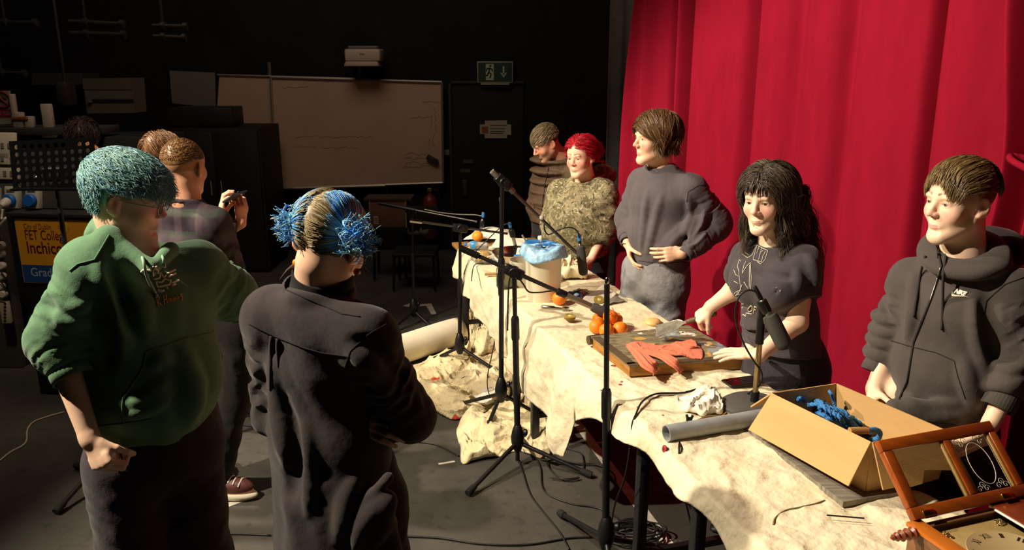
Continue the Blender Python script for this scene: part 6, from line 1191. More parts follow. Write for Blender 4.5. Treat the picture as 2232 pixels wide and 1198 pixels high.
# ------------------------------------------------------------------ things on the tables
def onT(px, py, h=.012): return PZ(px, py, TZ+h)
def citrus(name, label, c, r, col, group=None, sq=.92, rot=0):
    mb = MB(); th = np.linspace(0, math.pi, 17); pr = [(r*math.sin(t)*(1-.02*math.cos(t*4)), -r*sq*math.cos(t)+(.10*r if t > 3 else 0)*-1+(.12*r*math.exp(-((t)/.25)**2))) for t in th]
    mb.lathe(pr, c+V(0, 0, r*sq), UP, 24); o = mb.build(name, mat('citrus'+col, col, .45, bump=.5, bscale=260, var=.12, vscale=20), smooth=180); tag(o, label, 'fruit', group); return o
def table_things():
    CARD = mat('cardboard', 'c8a168', .8, var=.10, vscale=3, bump=.15, bscale=90, stretch=(1, 1, 6)); CARDI = mat('cardboard_edge', '9a7038', .9)
    # ---- stained board
    z1 = TZ+.024; z2 = z1+.050
    C4 = [PZ(1288, 733, z2), PZ(1371.5, 797, z2), PZ(1626, 780, z2), PZ(1500, 708, z2)]
    t = thing('drawing_board', 'big old paint-stained wooden board lying on the cloth by the printed T-shirt', 'board', sum(C4)/4*V(1, 1, 0)+V(0, 0, z1))
    bm_ = bpy.data.materials.new('stained_board'); bm_.use_nodes = True; nt = bm_.node_tree; N = nt.nodes; Lk = nt.links; b = N['Principled BSDF']; b.inputs['Roughness'].default_value = .55; tc = N.new('ShaderNodeTexCoord'); prev = None
    mp = N.new('ShaderNodeMapping'); mp.inputs['Rotation'].default_value = (0, 0, -.25); mp.inputs['Scale'].default_value = (1, 5, 1); Lk.new(tc.outputs['Object'], mp.inputs[0])
    for sc, lo, hi, c, src in ((9, .4, .6, '8d8264', 0), (28, .5, .62, '564a38', 0), (6, .62, .66, '8f9a9c', 1), (11, .66, .69, '3a4a5e', 1), (8, .69, .71, 'c9a050', 1), (40, .68, .72, 'cfc9b8', 1)):
        nz = N.new('ShaderNodeTexNoise'); nz.inputs['Scale'].default_value = sc; nz.inputs['Detail'].default_value = 4; Lk.new(mp.outputs[0] if not src else tc.outputs['Object'], nz.inputs['Vector']); mr = N.new('ShaderNodeMapRange'); mr.inputs['From Min'].default_value = lo; mr.inputs['From Max'].default_value = hi; Lk.new(nz.outputs['Fac'], mr.inputs['Value'])
        mx = N.new('ShaderNodeMix'); mx.data_type = 'RGBA'; Lk.new(mr.outputs[0], mx.inputs['Factor']); mx.inputs['B'].default_value = (*lin(c), 1)
        if prev: Lk.new(prev, mx.inputs['A'])
        else: mx.inputs['A'].default_value = (*lin('80765c'), 1)
        prev = mx.outputs['Result']
    Lk.new(prev, b.inputs['Base Color'])
    side = mat('board_side', 'a8742f', .6, var=.4, vscale=9, stretch=(1, 1, 8), bump=.15, bscale=60)
    def slab(mb, P, za, zb, mi=0):
        n = len(P); A = [V(p[0], p[1], za) for p in P]; B = [V(p[0], p[1], zb) for p in P]; mb.add(A+B, [tuple(range(n))[::-1], tuple(range(n, 2*n))]+[(i, (i+1) % n, n+(i+1) % n, n+i) for i in range(n)], mi)
    def q(u, v): return (C4[0]*(1-u)+C4[1]*u)*(1-v)+(C4[3]*(1-u)+C4[2]*u)*v
    mb = MB(); slab(mb, [q(0.02, .01), q(.985, .01), q(.985, .99), q(.02, .99)], z1, z2-.006); mb.build('board_core', side, t, smooth=0)
    mb = MB(); slab(mb, [q(0, .0), q(1, .0), q(1, 1), q(0, 1)], z2-.0065, z2); mb.build('board_face', bm_, t, smooth=0)
    mb = MB(); mb.tube([q(-.02, -.02)-V(0, 0, .02), q(-.02, .18)-V(0, 0, .02)], .022, 14); mb.build('end_roller', mat('dark_roller', '4a3826', .5), t)
    mb = MB()
    mb.box(q(.965, .5)+V(0, 0, .0015), (np.linalg.norm(C4[2]-C4[1]), .035, .003), frame(UP, C4[2]-C4[1])); mb.box(q(.5, .035)+V(0, 0, .0015), (np.linalg.norm(C4[1]-C4[0])*.93, .04, .003), frame(UP, C4[1]-C4[0])); mb.build('edge_batten', mat('batten_wood', '5e4e38', .6, var=.4, vscale=10), t)
    pm = mat('white_paint', 'e6e0d0', .5); mb = MB(); r = np.random.default_rng(5)
    for x, y, s in ((1497, 727, .030), (1466, 728, .012), (1397, 727, .014), (1541, 752, .014), (1510, 730, .016), (1484, 724, .012)):
        k = 12; c = PZ(x, y, z2); mb.add([c+V(s*math.cos(a)*(1+.5*r.uniform(-1, 1)), s*math.sin(a)*.8*(1+.5*r.uniform(-1, 1)), .0012) for a in np.arange(k)*6.283/k], [tuple(range(k))])
    o = mb.build('paint_blot', pm, t, smooth=0); o['kind'] = 'stuff'
    mb = MB()
    for x, y, s in ((1393, 738, .028), (1417, 750, .022)):
        k = 14; c = PZ(x, y, z2); mb.add([c+V(s*1.3*math.cos(a)*(1+.4*r.uniform(-1, 1)), s*.7*math.sin(a)*(1+.4*r.uniform(-1, 1)), .0014) for a in np.arange(k)*6.283/k], [tuple(range(k))])
    o = mb.build('ochre_blot', mat('ochre_paint', 'c39a4a', .5), t, smooth=0); o['kind'] = 'stuff'
    # ---- terracotta rag: draped over board and its front edge
    rag = cloth('terracotta_cloth', 'd8785a', .12, .3, 400, .4, 30); mb = MB()
    def strip(L, W, seed, th=1.0):
        C = catmull(L, 10); w = np.interp(np.linspace(0, 1, len(C)), np.linspace(0, 1, len(W)), W); T_ = np.gradient(C, axis=0); P = []
        for i in range(len(C)):
            s = nrm(np.cross(UP, T_[i])) if abs(T_[i][2]) < .9*np.linalg.norm(T_[i]) else V(1, .3, 0); row = []
            for v in np.linspace(-1, 1, 22):
                z = th*(.012*math.sin(v*6+seed+i*.05)*(1-abs(v))+.006*math.sin(v*12+i*.12+seed)); row.append(C[i]+s*w[i]*v+V(0, 0, z+.008+.006*(1-v*v)))
            P.append(row)
        mb.sheet(np.array(P), 0, .003)
    crumple('', '', '', [PZ(x, y, z2+.002) for x, y in ((1366, 752), (1384, 747), (1440, 753), (1508, 748), (1524, 760), (1536, 785), (1490, 776), (1440, 778), (1400, 768), (1375, 764))], .020, 5, None, 40, 14, .2, mb)
    strip([PZ(1370, 757, z2+.008), PZ(1395, 777, z2+.008), PZ(1415, 797, z2+.004), PY(1432, 815, PZ(1415, 797, z2)[1]-.03)], [.012, .030, .042, .046], 2, .4)
    strip([PZ(1385, 765, z2+.01), PZ(1440, 778, z2+.01), PZ(1468, 793, z2+.006), PY(1486, 815, PZ(1468, 793, z2)[1]-.035)], [.015, .028, .036, .032], 3, .4)
    o = mb.build('rag', rag, smooth=180); tag(o, 'terracotta orange rag flung over the paint-stained board', 'rag')
    # ---- carton
    zb, zr = TZ+.040, TZ+.205
    R4 = dict(L=PZ(1684, 857, zr), B=PZ(1823, 836, zr), F=PZ(1900, 963, zr)); R4['R'] = R4['F']+(R4['B']-R4['L'])*1.02
    t = thing('cardboard_carton', 'open brown cardboard carton with a folded-out flap and blue rope inside', 'box', V(*((R4['L']+R4['R'])/2)[:2], zb))
    def panel(P, nm, th=.005, par=t, m=CARD):
        P = [np.asarray(p, float) for p in P]; n = nrm(np.cross(P[1]-P[0], P[2]-P[0])); mb = MB(); k = len(P); mb.add(P+[p+n*th for p in P], [tuple(range(k))[::-1], tuple(range(k, 2*k))]+[(i, (i+1) % k, k+(i+1) % k, k+i) for i in range(k)]); return mb.build(nm, m, par, smooth=0)
    cen = sum(R4.values())/4; Bt = {k: V(*(cen+(p-cen)*.985)[:2], zb) for k, p in R4.items()}
    for a, b_ in (('L', 'B'), ('B', 'R'), ('R', 'F'), ('F', 'L')): panel([Bt[b_], Bt[a], R4[a], R4[b_]], 'side_wall')
    panel([Bt['L'], Bt['F'], Bt['R'], Bt['B']], 'bottom')
    fo = nrm(np.cross(UP, R4['F']-R4['L'])); fo = fo if fo[1] < 0 else -fo
    dn = lambda p, k=.15: p+fo*.075-V(0, 0, .128)
    panel([R4['F'], R4['L'], dn(R4['L'])+(R4['L']-R4['F'])*.045, dn(R4['F'])-(R4['L']-R4['F'])*.0], 'flap')
    lo = nrm(R4['L']-R4['F']); panel([R4['L'], lerp(R4['L'], R4['B'], .35), lerp(R4['L'], R4['B'], .32)+lo*.07-V(0, 0, .075), R4['L']+lo*.095-V(0, 0, .09)], 'flap')
    panel([R4['R'], R4['F'], R4['F']-lo*.055-V(0, 0, .13), R4['F']*.45+R4['R']*.55-lo*.06-V(0, 0, .125), R4['F']*.4+R4['R']*.6-lo*.045-V(0, 0, .10), R4['R']-lo*.06-V(0, 0, .12)], 'flap')
    mb = MB(); put_text(mb, 'GL', lerp(Bt['F'], Bt['R'], .18)+V(0, 0, .05)-lo*.006, nrm(Bt['R']-Bt['F']), UP, .022); mb.build('printed_mark', mat('print_brown', '7a5428', .8), t, smooth=0)
    # ---- rope
    rb = mat('rope_blue', '3f86c9', .75, bump=.8, bscale=120, stretch=(1, 1, 3), var=.3, vscale=60)
    def rope(pts, r=.0075, n=8, mbx=None):
        C = catmull(pts, n); mbx = mbx or MB(); Tn = np.gradient(C, axis=0); 
        for k in range(3):
            P = []
            for i in range(len(C)):
                A = frame(Tn[i], UP); a = i*.9+k*2.094; P.append(C[i]+(A[0]*math.cos(a)+A[1]*math.sin(a))*r*.5)
            mbx.tube(P, r*.62, 6)
        return mbx
    Cc = lambda x, y, z=.11: PZ(x, y, zb+z)
    t2 = thing('rope', 'coiled bright blue rope lying inside the carton', 'rope', Cc(1800, 900, .05)); mb = MB()
    r = np.random.default_rng(4)
    for i in range(9):
        o_ = r.uniform(-.02, .02, 3); rope([Cc(1770+8*(i % 3), 888, .06+.008*i)+o_, Cc(1795, 885, .09+.007*i)+o_*.5, Cc(1830, 900, .085+.006*i)-o_, Cc(1860, 925, .05+.005*i)+o_, Cc(1848, 935, .03)+o_, Cc(1805, 912, .06+.008*i)-o_, Cc(1772, 892, .06)+o_], .0075, 7, mb)
    for i in range(4): rope([Cc(1790+10*i, 876+6*i, .12), Cc(1800+10*i, 890+6*i, .15), Cc(1808+10*i, 905+5*i, .11)], .0075, 6, mb)
    mb.build('coil', rb, t2, smooth=180)
    mb = rope([Cc(1748, 898, .06), Cc(1738, 880, .10), Cc(1742, 868, .14), Cc(1752, 872, .12), Cc(1757, 895, .06)], .007); mb.build('loop', rb, t2, smooth=180)
    mb = rope([Cc(1822, 895, .09), Cc(1816, 870, .13), Cc(1812, 858, .16), Cc(1808, 852, .16)], .006); mb.build('loose_end', rb, t2, smooth=180)
    t3 = thing('skipping_toggle', 'wooden toggle on a blue rope loop at the near end of the carton', 'handle', Cc(1880, 940, .11)); a, b_ = Cc(1852, 938, .13), Cc(1892, 938, .125); mb = MB(); mb.tube([a, lerp(a, b_, .5), b_], [.011, .012, .0105], 14); mb.build('toggle', mat('pale_wood', 'b88a50', .5, var=.2), t3)
    mb = rope([b_-(b_-a)*.1, b_, Cc(1908, 936, .12), Cc(1918, 944, .10), Cc(1912, 956, .07), Cc(1896, 958, .05)], .0085); mb.build('rope_loop', rb, t3, smooth=180)
    o = MB().box(Cc(1893, 950, .035), (.07, .07, .06), frame(UP, R4['F']-R4['L']), 0, .006).build('dark_block', mat('dark_block', '2e2a28', .5)); tag(o, 'dark block lying in the near corner of the carton', 'block')
    # ---- glazed clock lying on its back with its door open
    W1 = mat('mahogany', '9a4a16', .32, var=.3, vscale=4, stretch=(1, 12, 1), coat=.3); W2 = mat('mahogany_side', '7a5434', .5, var=.3, vscale=5, stretch=(1, 1, 9)); BR = mat('brass', 'b08a3e', .28, 1)
    zt = TZ+.135; PBL, PBR = PZ(1990, 1135, zt), PZ(2240, 1080, zt); e1 = nrm(PBR-PBL); Wd = np.linalg.norm(PBR-PBL)
    def onedge(px, py, p0):
        d = ray(px, py); return CAMP+d*(np.dot(p0-CAMP, e1)/np.dot(d, e1))
    PTL = onedge(1909, 962, PBL); e2 = PTL-PBL; Hd = np.linalg.norm(e2); e2 = e2/Hd; Hd = min(max(Hd, .16), .34); n2 = np.cross(e1, e2)
    out = nrm(np.cross(e1, UP)); out = out if out[1] < 0 else -out
    zc = TZ+.024; ch = zt-zc
    t = thing('clock', 'wooden clock lying on its back with Roman dial and glazed door swung open', 'clock', V(*(PBL+e1*Wd/2+out*.12)[:2], zc)); A3 = np.array([e1, out, np.cross(e1, out)])
    Dc = .40
    def cbox(u0, u1, v0, v1, za, zb_, nm, m, bev=.003, par=None):
        c = PBL*V(1, 1, 0)+e1*(u0+u1)/2+out*(v0+v1)/2+V(0, 0, (za+zb_)/2); return MB().box(c, (u1-u0, v1-v0, zb_-za), np.array([e1, out, UP]) if np.dot(np.cross(e1, out), UP) > 0 else np.array([e1, -out, UP])*V(1, 1, 1), 0, bev).build(nm, m, par or t)
    cbox(-.012, .012, 0, Dc, zc, zt-.012, 'case_side', W2); cbox(Wd-.012, Wd+.012, 0, Dc, zc, zt-.012, 'case_side', W2); cbox(.012, Wd-.012, 0, .02, zc, zt-.012, 'case_end', W2); cbox(.012, Wd-.012, .02, Dc, zc, zc+.02, 'case_back', W2)
    cbox(-.02, .028, -.004, Dc, zt-.012, zt, 'case_rim', mat('bright_wood', 'b8661a', .35, var=.2, vscale=5, coat=.3)); cbox(Wd*.66, Wd+.02, -.004, Dc, zt-.012, zt, 'case_rim', mat('dark_rim', '6a2c14', .35, coat=.3))
    u0, u1 = .035, Wd*.655; dz = zt-.022
    d = cbox(u0, u1, .035, .035+(u1-u0)*1.25, dz-.006, dz, 'dial', mat('dial_brass', 'b39a62', .45, .25, var=.15, vscale=30), .001)
    cc = PBL*V(1, 1, 0)+e1*((u0+u1)/2)+out*(.035+(u1-u0)*.62)+V(0, 0, dz); Rr = (u1-u0)*.47; at = lambda a, r_, h=.0: cc+(e1*math.sin(a)-out*math.cos(a))*r_+V(0, 0, h)
    mb = MB(); mb.lathe([(Rr*.97, .0005), (Rr, .002), (Rr*.985, .003), (Rr*.97, .002)], cc, UP, 60); mb.lathe([(Rr*.62, 0), (Rr*.62, .0018), (Rr*.60, .0018), (.001, .0019)], cc, UP, 60); mb.build('chapter_ring', mat('ring_silver', 'c0ac7c', .4, .3), d)
    mb = MB()
    for i, rn in enumerate(('XII', 'I', 'II', 'III', 'IIII', 'V', 'VI', 'VII', 'VIII', 'IX', 'X', 'XI')):
        a = i*math.pi/6; X = (e1*math.cos(a)+out*math.sin(a)); Yv = (e1*math.sin(a)-out*math.cos(a)); w = .0075*len(rn)+.002; put_text(mb, rn, cc+Yv*Rr*.70-X*w/2+V(0, 0, .0026), X, Yv, Rr*.27, 0, .01, 0, w)
    mb.build('numerals', mat('numeral_black', '1c1712', .5), d, smooth=0)
    for a, L_, nm in ((-1.45, .60, 'hour_hand'), (-1.75, .85, 'minute_hand')):
        mb = MB(); mb.tube([at(a, -.01, .006), at(a, Rr*L_*.35, .006), at(a, Rr*L_*.55, .006), at(a, Rr*L_*.7, .006), at(a, Rr*L_, .006)], [.003, .0045, .0075, .0035, .001], 8); mb.build(nm, mat('numeral_black', '1c1712', .5), d)
    mb = MB(); mb.lathe([(.009, .003), (.009, .009), (.004, .012)], cc, UP, 14); mb.build('centre_boss', BR, d)
    r = np.random.default_rng(6)
    for sx, sy in ((-1, -1), (1, -1), (-1, 1), (1, 1)):
        mb = MB()
        for i in range(16):
            p = cc+e1*sx*Rr*(.80+.2*r.random())*.98+out*sy*Rr*1.22*(.84+.16*r.random()); a = r.uniform(0, 6.28); mb.tube([p+(e1*math.cos(a+k*.8)+out*math.sin(a+k*.8))*.008*(1-.12*k)+V(0, 0, .002) for k in range(7)], .0016, 5)
        mb.build('corner_scrollwork', mat('bright_brass', 'd8c48a', .2, 1), d, smooth=180)
    mb = MB(); w0 = PBL*V(1, 1, 0)+e1*(Wd*.652)+out*.02+V(0, 0, zt-.006); mb.tube([w0, w0+out*(Dc-.04)], .0035, 8); mb.build('white_strip', mat('ivory', 'e8e2d4', .4), t)
    # finial
    f0 = PBL*V(1, 1, 0)-e1*.018+out*.03+V(0, 0, zt-.012); mb = MB(); mb.lathe([(.012, 0), (.012, .008), (.017, .012), (.010, .018), (.0165, .028), (.009, .037), (.0155, .046), (.008, .054), (.012, .062), (.006, .068), (.008, .073), (.003, .08)], f0, -e1, 18); mb.build('turned_finial', mat('finial_wood', '7a3c1e', .35), t)
    # door
    dr = thing('x', 'x', None, PBL); bpy.data.objects.remove(dr); th = .022; fw = .032
    def dbox(u0, u1, v0, v1, nm, m, k=th, par=None, off=0): return MB().box(PBL+e1*(u0+u1)/2+e2*((v0+v1)/2)+n2*off, (u1-u0, v1-v0, k), np.array([e1, e2, n2]), 0, .003).build(nm, m, par)
    dd = dbox(0, Wd, 0, fw, 'door', W1, par=t)
    for a in ((0, Wd, Hd-fw, Hd), (0, fw, fw, Hd-fw), (Wd-fw*.8, Wd, fw, Hd-fw), (Wd*.52, Wd*.52+.022, fw, Hd-fw)): dbox(*a, 'door_rail', W1, par=dd)
    for a in ((Wd*.52-.010, Wd*.52, fw, Hd-fw), (Wd*.52+.022, Wd*.52+.030, fw, Hd-fw), (Wd-fw*.8-.009, Wd-fw*.8, fw, Hd-fw)): dbox(*a, 'pale_moulding', mat('pale_moulding', 'a88648', .45), .012, dd)
    gl = mat('door_glass', 'e8eee8', .03, trans=1, ior=1.12, spec=.4); dbox(fw, Wd*.52-.01, fw, Hd-fw, 'glass_pane', gl, .002, dd); g2 = dbox(Wd*.52+.03, Wd-fw*.8-.009, fw, Hd-fw, 'glass_pane', gl, .002, dd)
    ga, gb = Wd*.52+.03, Wd-fw*.8-.009; gc = PBL+e1*(ga+gb)/2+e2*(Hd*.5); et = mat('etched', 'cfcabb', .6); mb = MB(); mb.tube([gc+e1*(gb-ga)*.30*math.cos(a)+e2*Hd*.27*math.sin(a)+n2*.002 for a in np.linspace(0, 6.283, 50)], .0012, 5)
    for sx in (-1, 1):
        for sy in (-1, 1):
            c = gc+e1*sx*(gb-ga)*.36+e2*sy*Hd*.31
            for k in range(3): mb.tube([c+e1*(.010*math.cos(a*1.0)*(1-a/9)+.012*k*-sx)+e2*(.010*math.sin(a)*(1-a/9)+.010*k*-sy*(k % 2))+n2*.002 for a in np.linspace(0, 8, 22)], .0008, 4)
    x0, y0 = (gb-ga)*.46, Hd*.39
    mb.tube([gc+e1*sx*x0+e2*sy*y0+n2*.002 for sx, sy in ((-1, -1), (1, -1), (1, 1), (-1, 1), (-1, -1))], .0008, 4); mb.build('etched_oval', et, g2, smooth=180)
    for u in (.12, .80):
        h = dbox(u*Wd-.018, u*Wd+.018, .002, .018, 'hinge', BR, .004, dd, th/2+.002); MB().tube([PBL+e1*(u*Wd-.018)+n2*(th/2+.004), PBL+e1*(u*Wd+.018)+n2*(th/2+.004)], .003, 8).build('hinge_pin', BR, h)
    # ---- pipe
    a, b_ = PZ(1452, 944, TZ+.058), PZ(1662, 908, TZ+.058); mb = MB(); A = frame(b_-a, UP); L_ = np.linalg.norm(b_-a); P = []
    for k in range(41):
        th_ = 2*math.pi*k/40; e = A[0]*math.cos(th_)+A[1]*math.sin(th_); P.append([a+e*.0255, a+e*.029, a+(b_-a)*.5+e*.029, b_+e*.029, b_+e*.0255, a+(b_-a)*.5+e*.0255, a+e*.0255])
    mb.sheet(np.array(P)[::-1]); o = mb.build('steel_pipe', mat('galvanised', 'a4a8aa', .5, .2, var=.25, vscale=12), smooth=40); tag(o, 'galvanised grey steel pipe lying on the near cloth', 'pipe')
    # ---- white crumpled plastic, black peg, stick, phone
    crumple('crumpled_wrap', 'white crumpled plastic wrap beside the round stand base', 'wrap', [onT(x, y, .03) for x, y in ((1486, 872), (1515, 862), (1550, 864), (1580, 882), (1572, 900), (1535, 906), (1500, 900))], .05, 51, mat('white_wrap', 'ece6d4', .35, bump=.4, bscale=40), 40, 16)
    c = onT(1502, 917, .045); t = thing('spring_clamp', 'small black spring clamp standing beside the pipe', 'clamp', c); mb = MB(); mb.box(c, (.022, .012, .030), None, 0, .004); mb.build('jaw', BS, t); mb = MB(); mb.tube([c+V(-.006, 0, .01), c+V(-.010, 0, .024)], .005, 8); mb.build('grip', BS, t); mb = MB(); mb.tube([c+V(.008, 0, .01), c+V(.012, 0, .022)], .005, 8); mb.build('grip', BS, t)
    o = MB().tube(catmull([onT(1518, 918, .045), onT(1545, 908, .045), onT(1572, 908, .045), onT(1583, 900, .048)], 4), .006, 6).build('twig', mat('twig', '7a5a30', .7)); tag(o, 'thin brown twig beside the crumpled wrap', 'twig')
    o = MB().tube([onT(1802, 1122, .034), onT(1884, 1129, .034)], .0022, 6).build('thin_rod', BS); tag(o, 'thin dark rod lying on the cloth near the clock', 'rod')
    c = onT(1617, 831, .032); t = thing('smartphone', 'smartphone with dark screen lying on the cloth behind the round stand base', 'phone', c); A = frame(UP, onT(1660, 826, .03)-onT(1575, 838, .03)); MB().box(c, (.150, .075, .009), A, 0, .004).build('phone_case', mat('phone_case', '241c1a', .3), t); MB().box(c+V(0, 0, .005), (.140, .068, .001), A).build('screen', mat('screen', '1a0f0c', .05, spec=.8), t)
    # ---- fruit
    r_ = .034; net = mat('net_orange', 'e8741c', .5); cN = PZ(1330, 702, TZ+.05)
    for i, (x, y, dz) in enumerate(((1300, 712, 0), (1352, 716, 0), (1322, 720, 0), (1342, 697, .0), (1306, 696, .0), (1330, 690, .045))):
        lab = ['orange at the left of the netted bunch', 'orange at the right front of the netted bunch', 'orange in front, mostly behind the stand pole', 'orange at the back right of the netted bunch', 'orange at the back left under the shotgun microphone', 'topmost orange of the netted bunch'][i]
        c = PZ(x, y, TZ+.016+.03+dz); o = citrus('orange', lab, c-V(0, 0, .034), .037, 'f0851c', 'oranges in a net')
    mb = MB(); r = np.random.default_rng(3)
    for x, y, z in ((1336, 684, .10), (1334, 715, .03), (1330, 688, .10)):
        c = PZ(x, y, TZ+z)
        for i in range(14):
            d_ = nrm(r.normal(size=3)+V(0, -.3, .3)); mb.tube(catmull([c, c+d_*.018+V(0, 0, .004), c+d_*.028+r.normal(size=3)*.006], 4), .0016, 5)
    o = mb.build('fruit_net', mat('net_magenta', 'd01848', .5)); tag(o, 'knotted magenta net tuft tying the oranges together', 'net')
    citrus('orange', 'single orange lying below the bucket, behind the ratchet', PZ(1219, 664, TZ+.012), .040, 'f0851c'); citrus('orange', 'far orange behind the water bottle', PZ(1041, 526, TZ+.012), .042, 'f09a28')
    def half(lab, c, r, col, up):
        t = thing('fruit_half', lab, 'fruit', c); mb = MB(); th_ = np.linspace(0, math.pi/2, 9); mb.lathe([(r*math.sin(a)+1e-4, r-r*math.cos(a)) for a in th_], c-nrm(up)*0, up, 20); mb.build('skin', mat('kiwi_skin', '7d6436', .8, bump=.5, bscale=500), t); mb = MB(); q = c+nrm(up)*r; mb.lathe([(r*.97, 0), (r*.95, .0015), (r*.4, .002)], q, up, 20); mb.build('cut_face', mat('cut'+col, col, .4, var=.25, vscale=50), t); mb = MB(); mb.lathe([(r*.35, .002), (r*.30, .0032), (.001, .0034)], q, up, 16); mb.build('core', mat('kiwi_core', 'd8c98a', .4), t)
    half('cut kiwi half standing near the left edge of the cloth', PZ(1242, 700, TZ+.010), .030, 'a08a3c', (0, -.10, 1)); half('cut kiwi half in front of the white paper sheet', PZ(1304, 660, TZ+.010), .030, 'a5903f', (.1, -.55, .8))
    t = thing('potato_slice', 'pale round slice at the back of the table behind the oranges', 'food', PZ(1423, 705, TZ+.012)); mb = MB(); mb.lathe([(.040, 0), (.043, .008), (.036, .020), (.02, .026)], PZ(1423, 705, TZ+.01), UP, 24); mb.build('slice', mat('pale_slice', 'e3b873', .5, var=.15), t)
    t = thing('chain', 'small heap of metal chain beside the stained board', 'chain', PZ(1440, 708, TZ+.012)); mb = MB(); r = np.random.default_rng(9)
    for i in range(16):
        p = PZ(1440+r.uniform(-8, 8), 709+r.uniform(-3, 3), TZ+.016+.004*(i % 3)); A = frame(nrm(r.normal(size=3)+V(0, 0, 1))); mb.tube([p+A[0]*.008*math.cos(a)+A[1]*.005*math.sin(a) for a in np.linspace(0, 6.283, 11)[:-1]], .0014, 5, closed=True)
    o = mb.build('links', mat('dull_steel', '8a8a88', .3, 1), t); o['kind'] = 'stuff'
    crumple('paper_scrap', 'small white torn paper at the palette knife tip', 'paper', [onT(x, y, .03) for x, y in ((1452, 708), (1470, 704), (1482, 708), (1465, 713))], .02, 61, mat('white_paper', 'efe8d4', .7), 16, 20)
    # ---- ratchet
    a, b_ = PZ(1180, 668, TZ+.02), PZ(1240, 674, TZ+.02); t = thing('ratchet_wrench', 'shiny ratchet wrench lying on the cloth in front of the single orange', 'wrench', a); d = nrm(b_-a); L_ = np.linalg.norm(b_-a); mb = MB(); mb.lathe([(.008, 0), (.011, .006), (.011, L_*.45), (.007, L_*.5), (.006, L_*.8)], a, d, 14); mb.build('handle', CH, t); mb = MB(); mb.lathe([(.014, -.012), (.020, -.010), (.020, .010), (.014, .012)], a+d*L_*.88, UP, 20); mb.build('ratchet_head', CH, t); mb = MB(); mb.box(a+d*L_*.88+V(0, 0, .016), (.011, .011, .012)); mb.build('drive_square', CH, t)
    # ---- bucket with blue bag
    c = PZ(1184, 652, TZ+.010); t = thing('white_bucket', 'tall white plastic bucket standing mid-table', 'bucket', c); mb = MB(); k = 40; prof = [(.092, 0), (.095, .006), (.101, .27), (.104, .275), (.104, .29), (.099, .29), (.094, .27), (.088, .012), (.001, .010)]; mb.lathe(prof, c, UP, k); mb.build('bucket_wall', mat('white_plastic', 'e6dcc2', .45, var=.08, vscale=3, sss=.1), t, smooth=60)
    bg = thing('plastic_bag', 'light blue plastic bag folded over the top of the white bucket', 'bag', c+V(0, 0, .29)); 
    def bag(u, v):
        a = 2*math.pi*u; r = .02+v*.112*(1 if v < .8 else 1+.02*math.sin(a*5)); s = .86+.14*max(abs(math.cos(a)), abs(math.sin(a))); z = .305+.012*math.sin(a*3+v*5)*v+.016*math.sin(a*7)*v*(1-v)-max(0, v-.82)*.30+.010*math.cos(a*2)
        return c+V(r*math.cos(a)*s*1.02, r*math.sin(a)*s, z)
    mb = MB(); mb.grid(bag, 72, 22, 0, .002); mb.build('bag_top', mat('blue_film', 'a4d2f0', .3, var=.3, vscale=22, bump=.5, bscale=30), bg, smooth=180); crumple_col = mat('blue_film_dark', '2f78c0', .3); mb = MB(); r = np.random.default_rng(8)
    for i in range(7):
        p = c+V(r.uniform(-.05, .05), r.uniform(-.05, .05), .318); mb.tube(catmull([p, p+V(r.uniform(.02, .05), r.uniform(-.02, .02), .004), p+V(r.uniform(.05, .08), r.uniform(-.03, .03), 0)], 4), .004, 6)
    mb.build('bag_crease', crumple_col, bg, smooth=180)
    # ---- jar, stick
    c = PZ(1102, 626, TZ+.012); t = thing('glass_jar', 'clear glass jar of cloudy water standing before the metal bowl', 'jar', c); mb = MB(); mb.lathe([(.050, 0), (.055, .01), (.055, .11), (.050, .13), (.050, .145), (.047, .145), (.047, .13), (.052, .108), (.052, .012), (.001, .008)], c, UP, 32); mb.build('jar_glass', mat('clear_glass', 'eef2ee', .03, trans=1, ior=1.3), t); mb = MB(); mb.lathe([(.046, .014), (.050, .02), (.050, .085), (.001, .086)], c, UP, 28); mb.build('cloudy_water', mat('cloudy_water', 'b9b498', .1, trans=.5, ior=1.2), t); mb = MB(); mb.box(c+V(-.050, -.025, .055), (.004, .05, .06)); mb.build('green_label', mat('green_label', '5f8a6a', .5), t)
    c = PZ(1145, 620, TZ+.012); t = thing('glass_bowl', 'glass tub with white rim against the white bucket', 'tub', c); mb = MB(); mb.lathe([(.075, 0), (.09, .02), (.095, .13), (.099, .14), (.099, .155), (.093, .155), (.09, .13), (.082, .02), (.001, .012)], c, UP, 36); mb.build('tub_wall', mat('frosted', 'd9d2bc', .25, trans=.35, ior=1.2), t)
    o = MB().box(PZ(1074, 597, TZ+.03), (.10, .022, .014), frame(UP, (1, .1, 0)), 0, .003).build('wood_block', mat('pale_wood', 'b88a50', .5, var=.2)); tag(o, 'short wooden stick at the left edge of the far cloth', 'stick')
    # ---- metal bowl with things
    c = PZ(1128, 573, TZ+.012); t = thing('metal_bowl', 'wide shiny metal bowl on the far table', 'bowl', c); mb = MB(); mb.lathe([(.06, 0), (.10, .012), (.145, .045), (.165, .075), (.168, .08), (.163, .08), (.14, .048), (.097, .017), (.001, .008)], c, UP, 48); mb.build('bowl_wall', mat('brushed_steel', 'b8ad98', .22, 1), t)
    o = MB().box(c+V(.02, -.02, .06), (.06, .03, .09), frame(nrm(V(.2, .1, 1))), 0, .01).build('tissue', mat('white_paper', 'efe8d4', .7)); tag(o, 'white folded tissue standing in the metal bowl', 'tissue')
    o = MB().box(c+V(.03, -.06, .065), (.11, .03, .016), frame(UP, (1, .3, 0)), 0, .006).build('blue_wrapper', BLU); tag(o, 'blue wrapper in the metal bowl', 'wrapper')
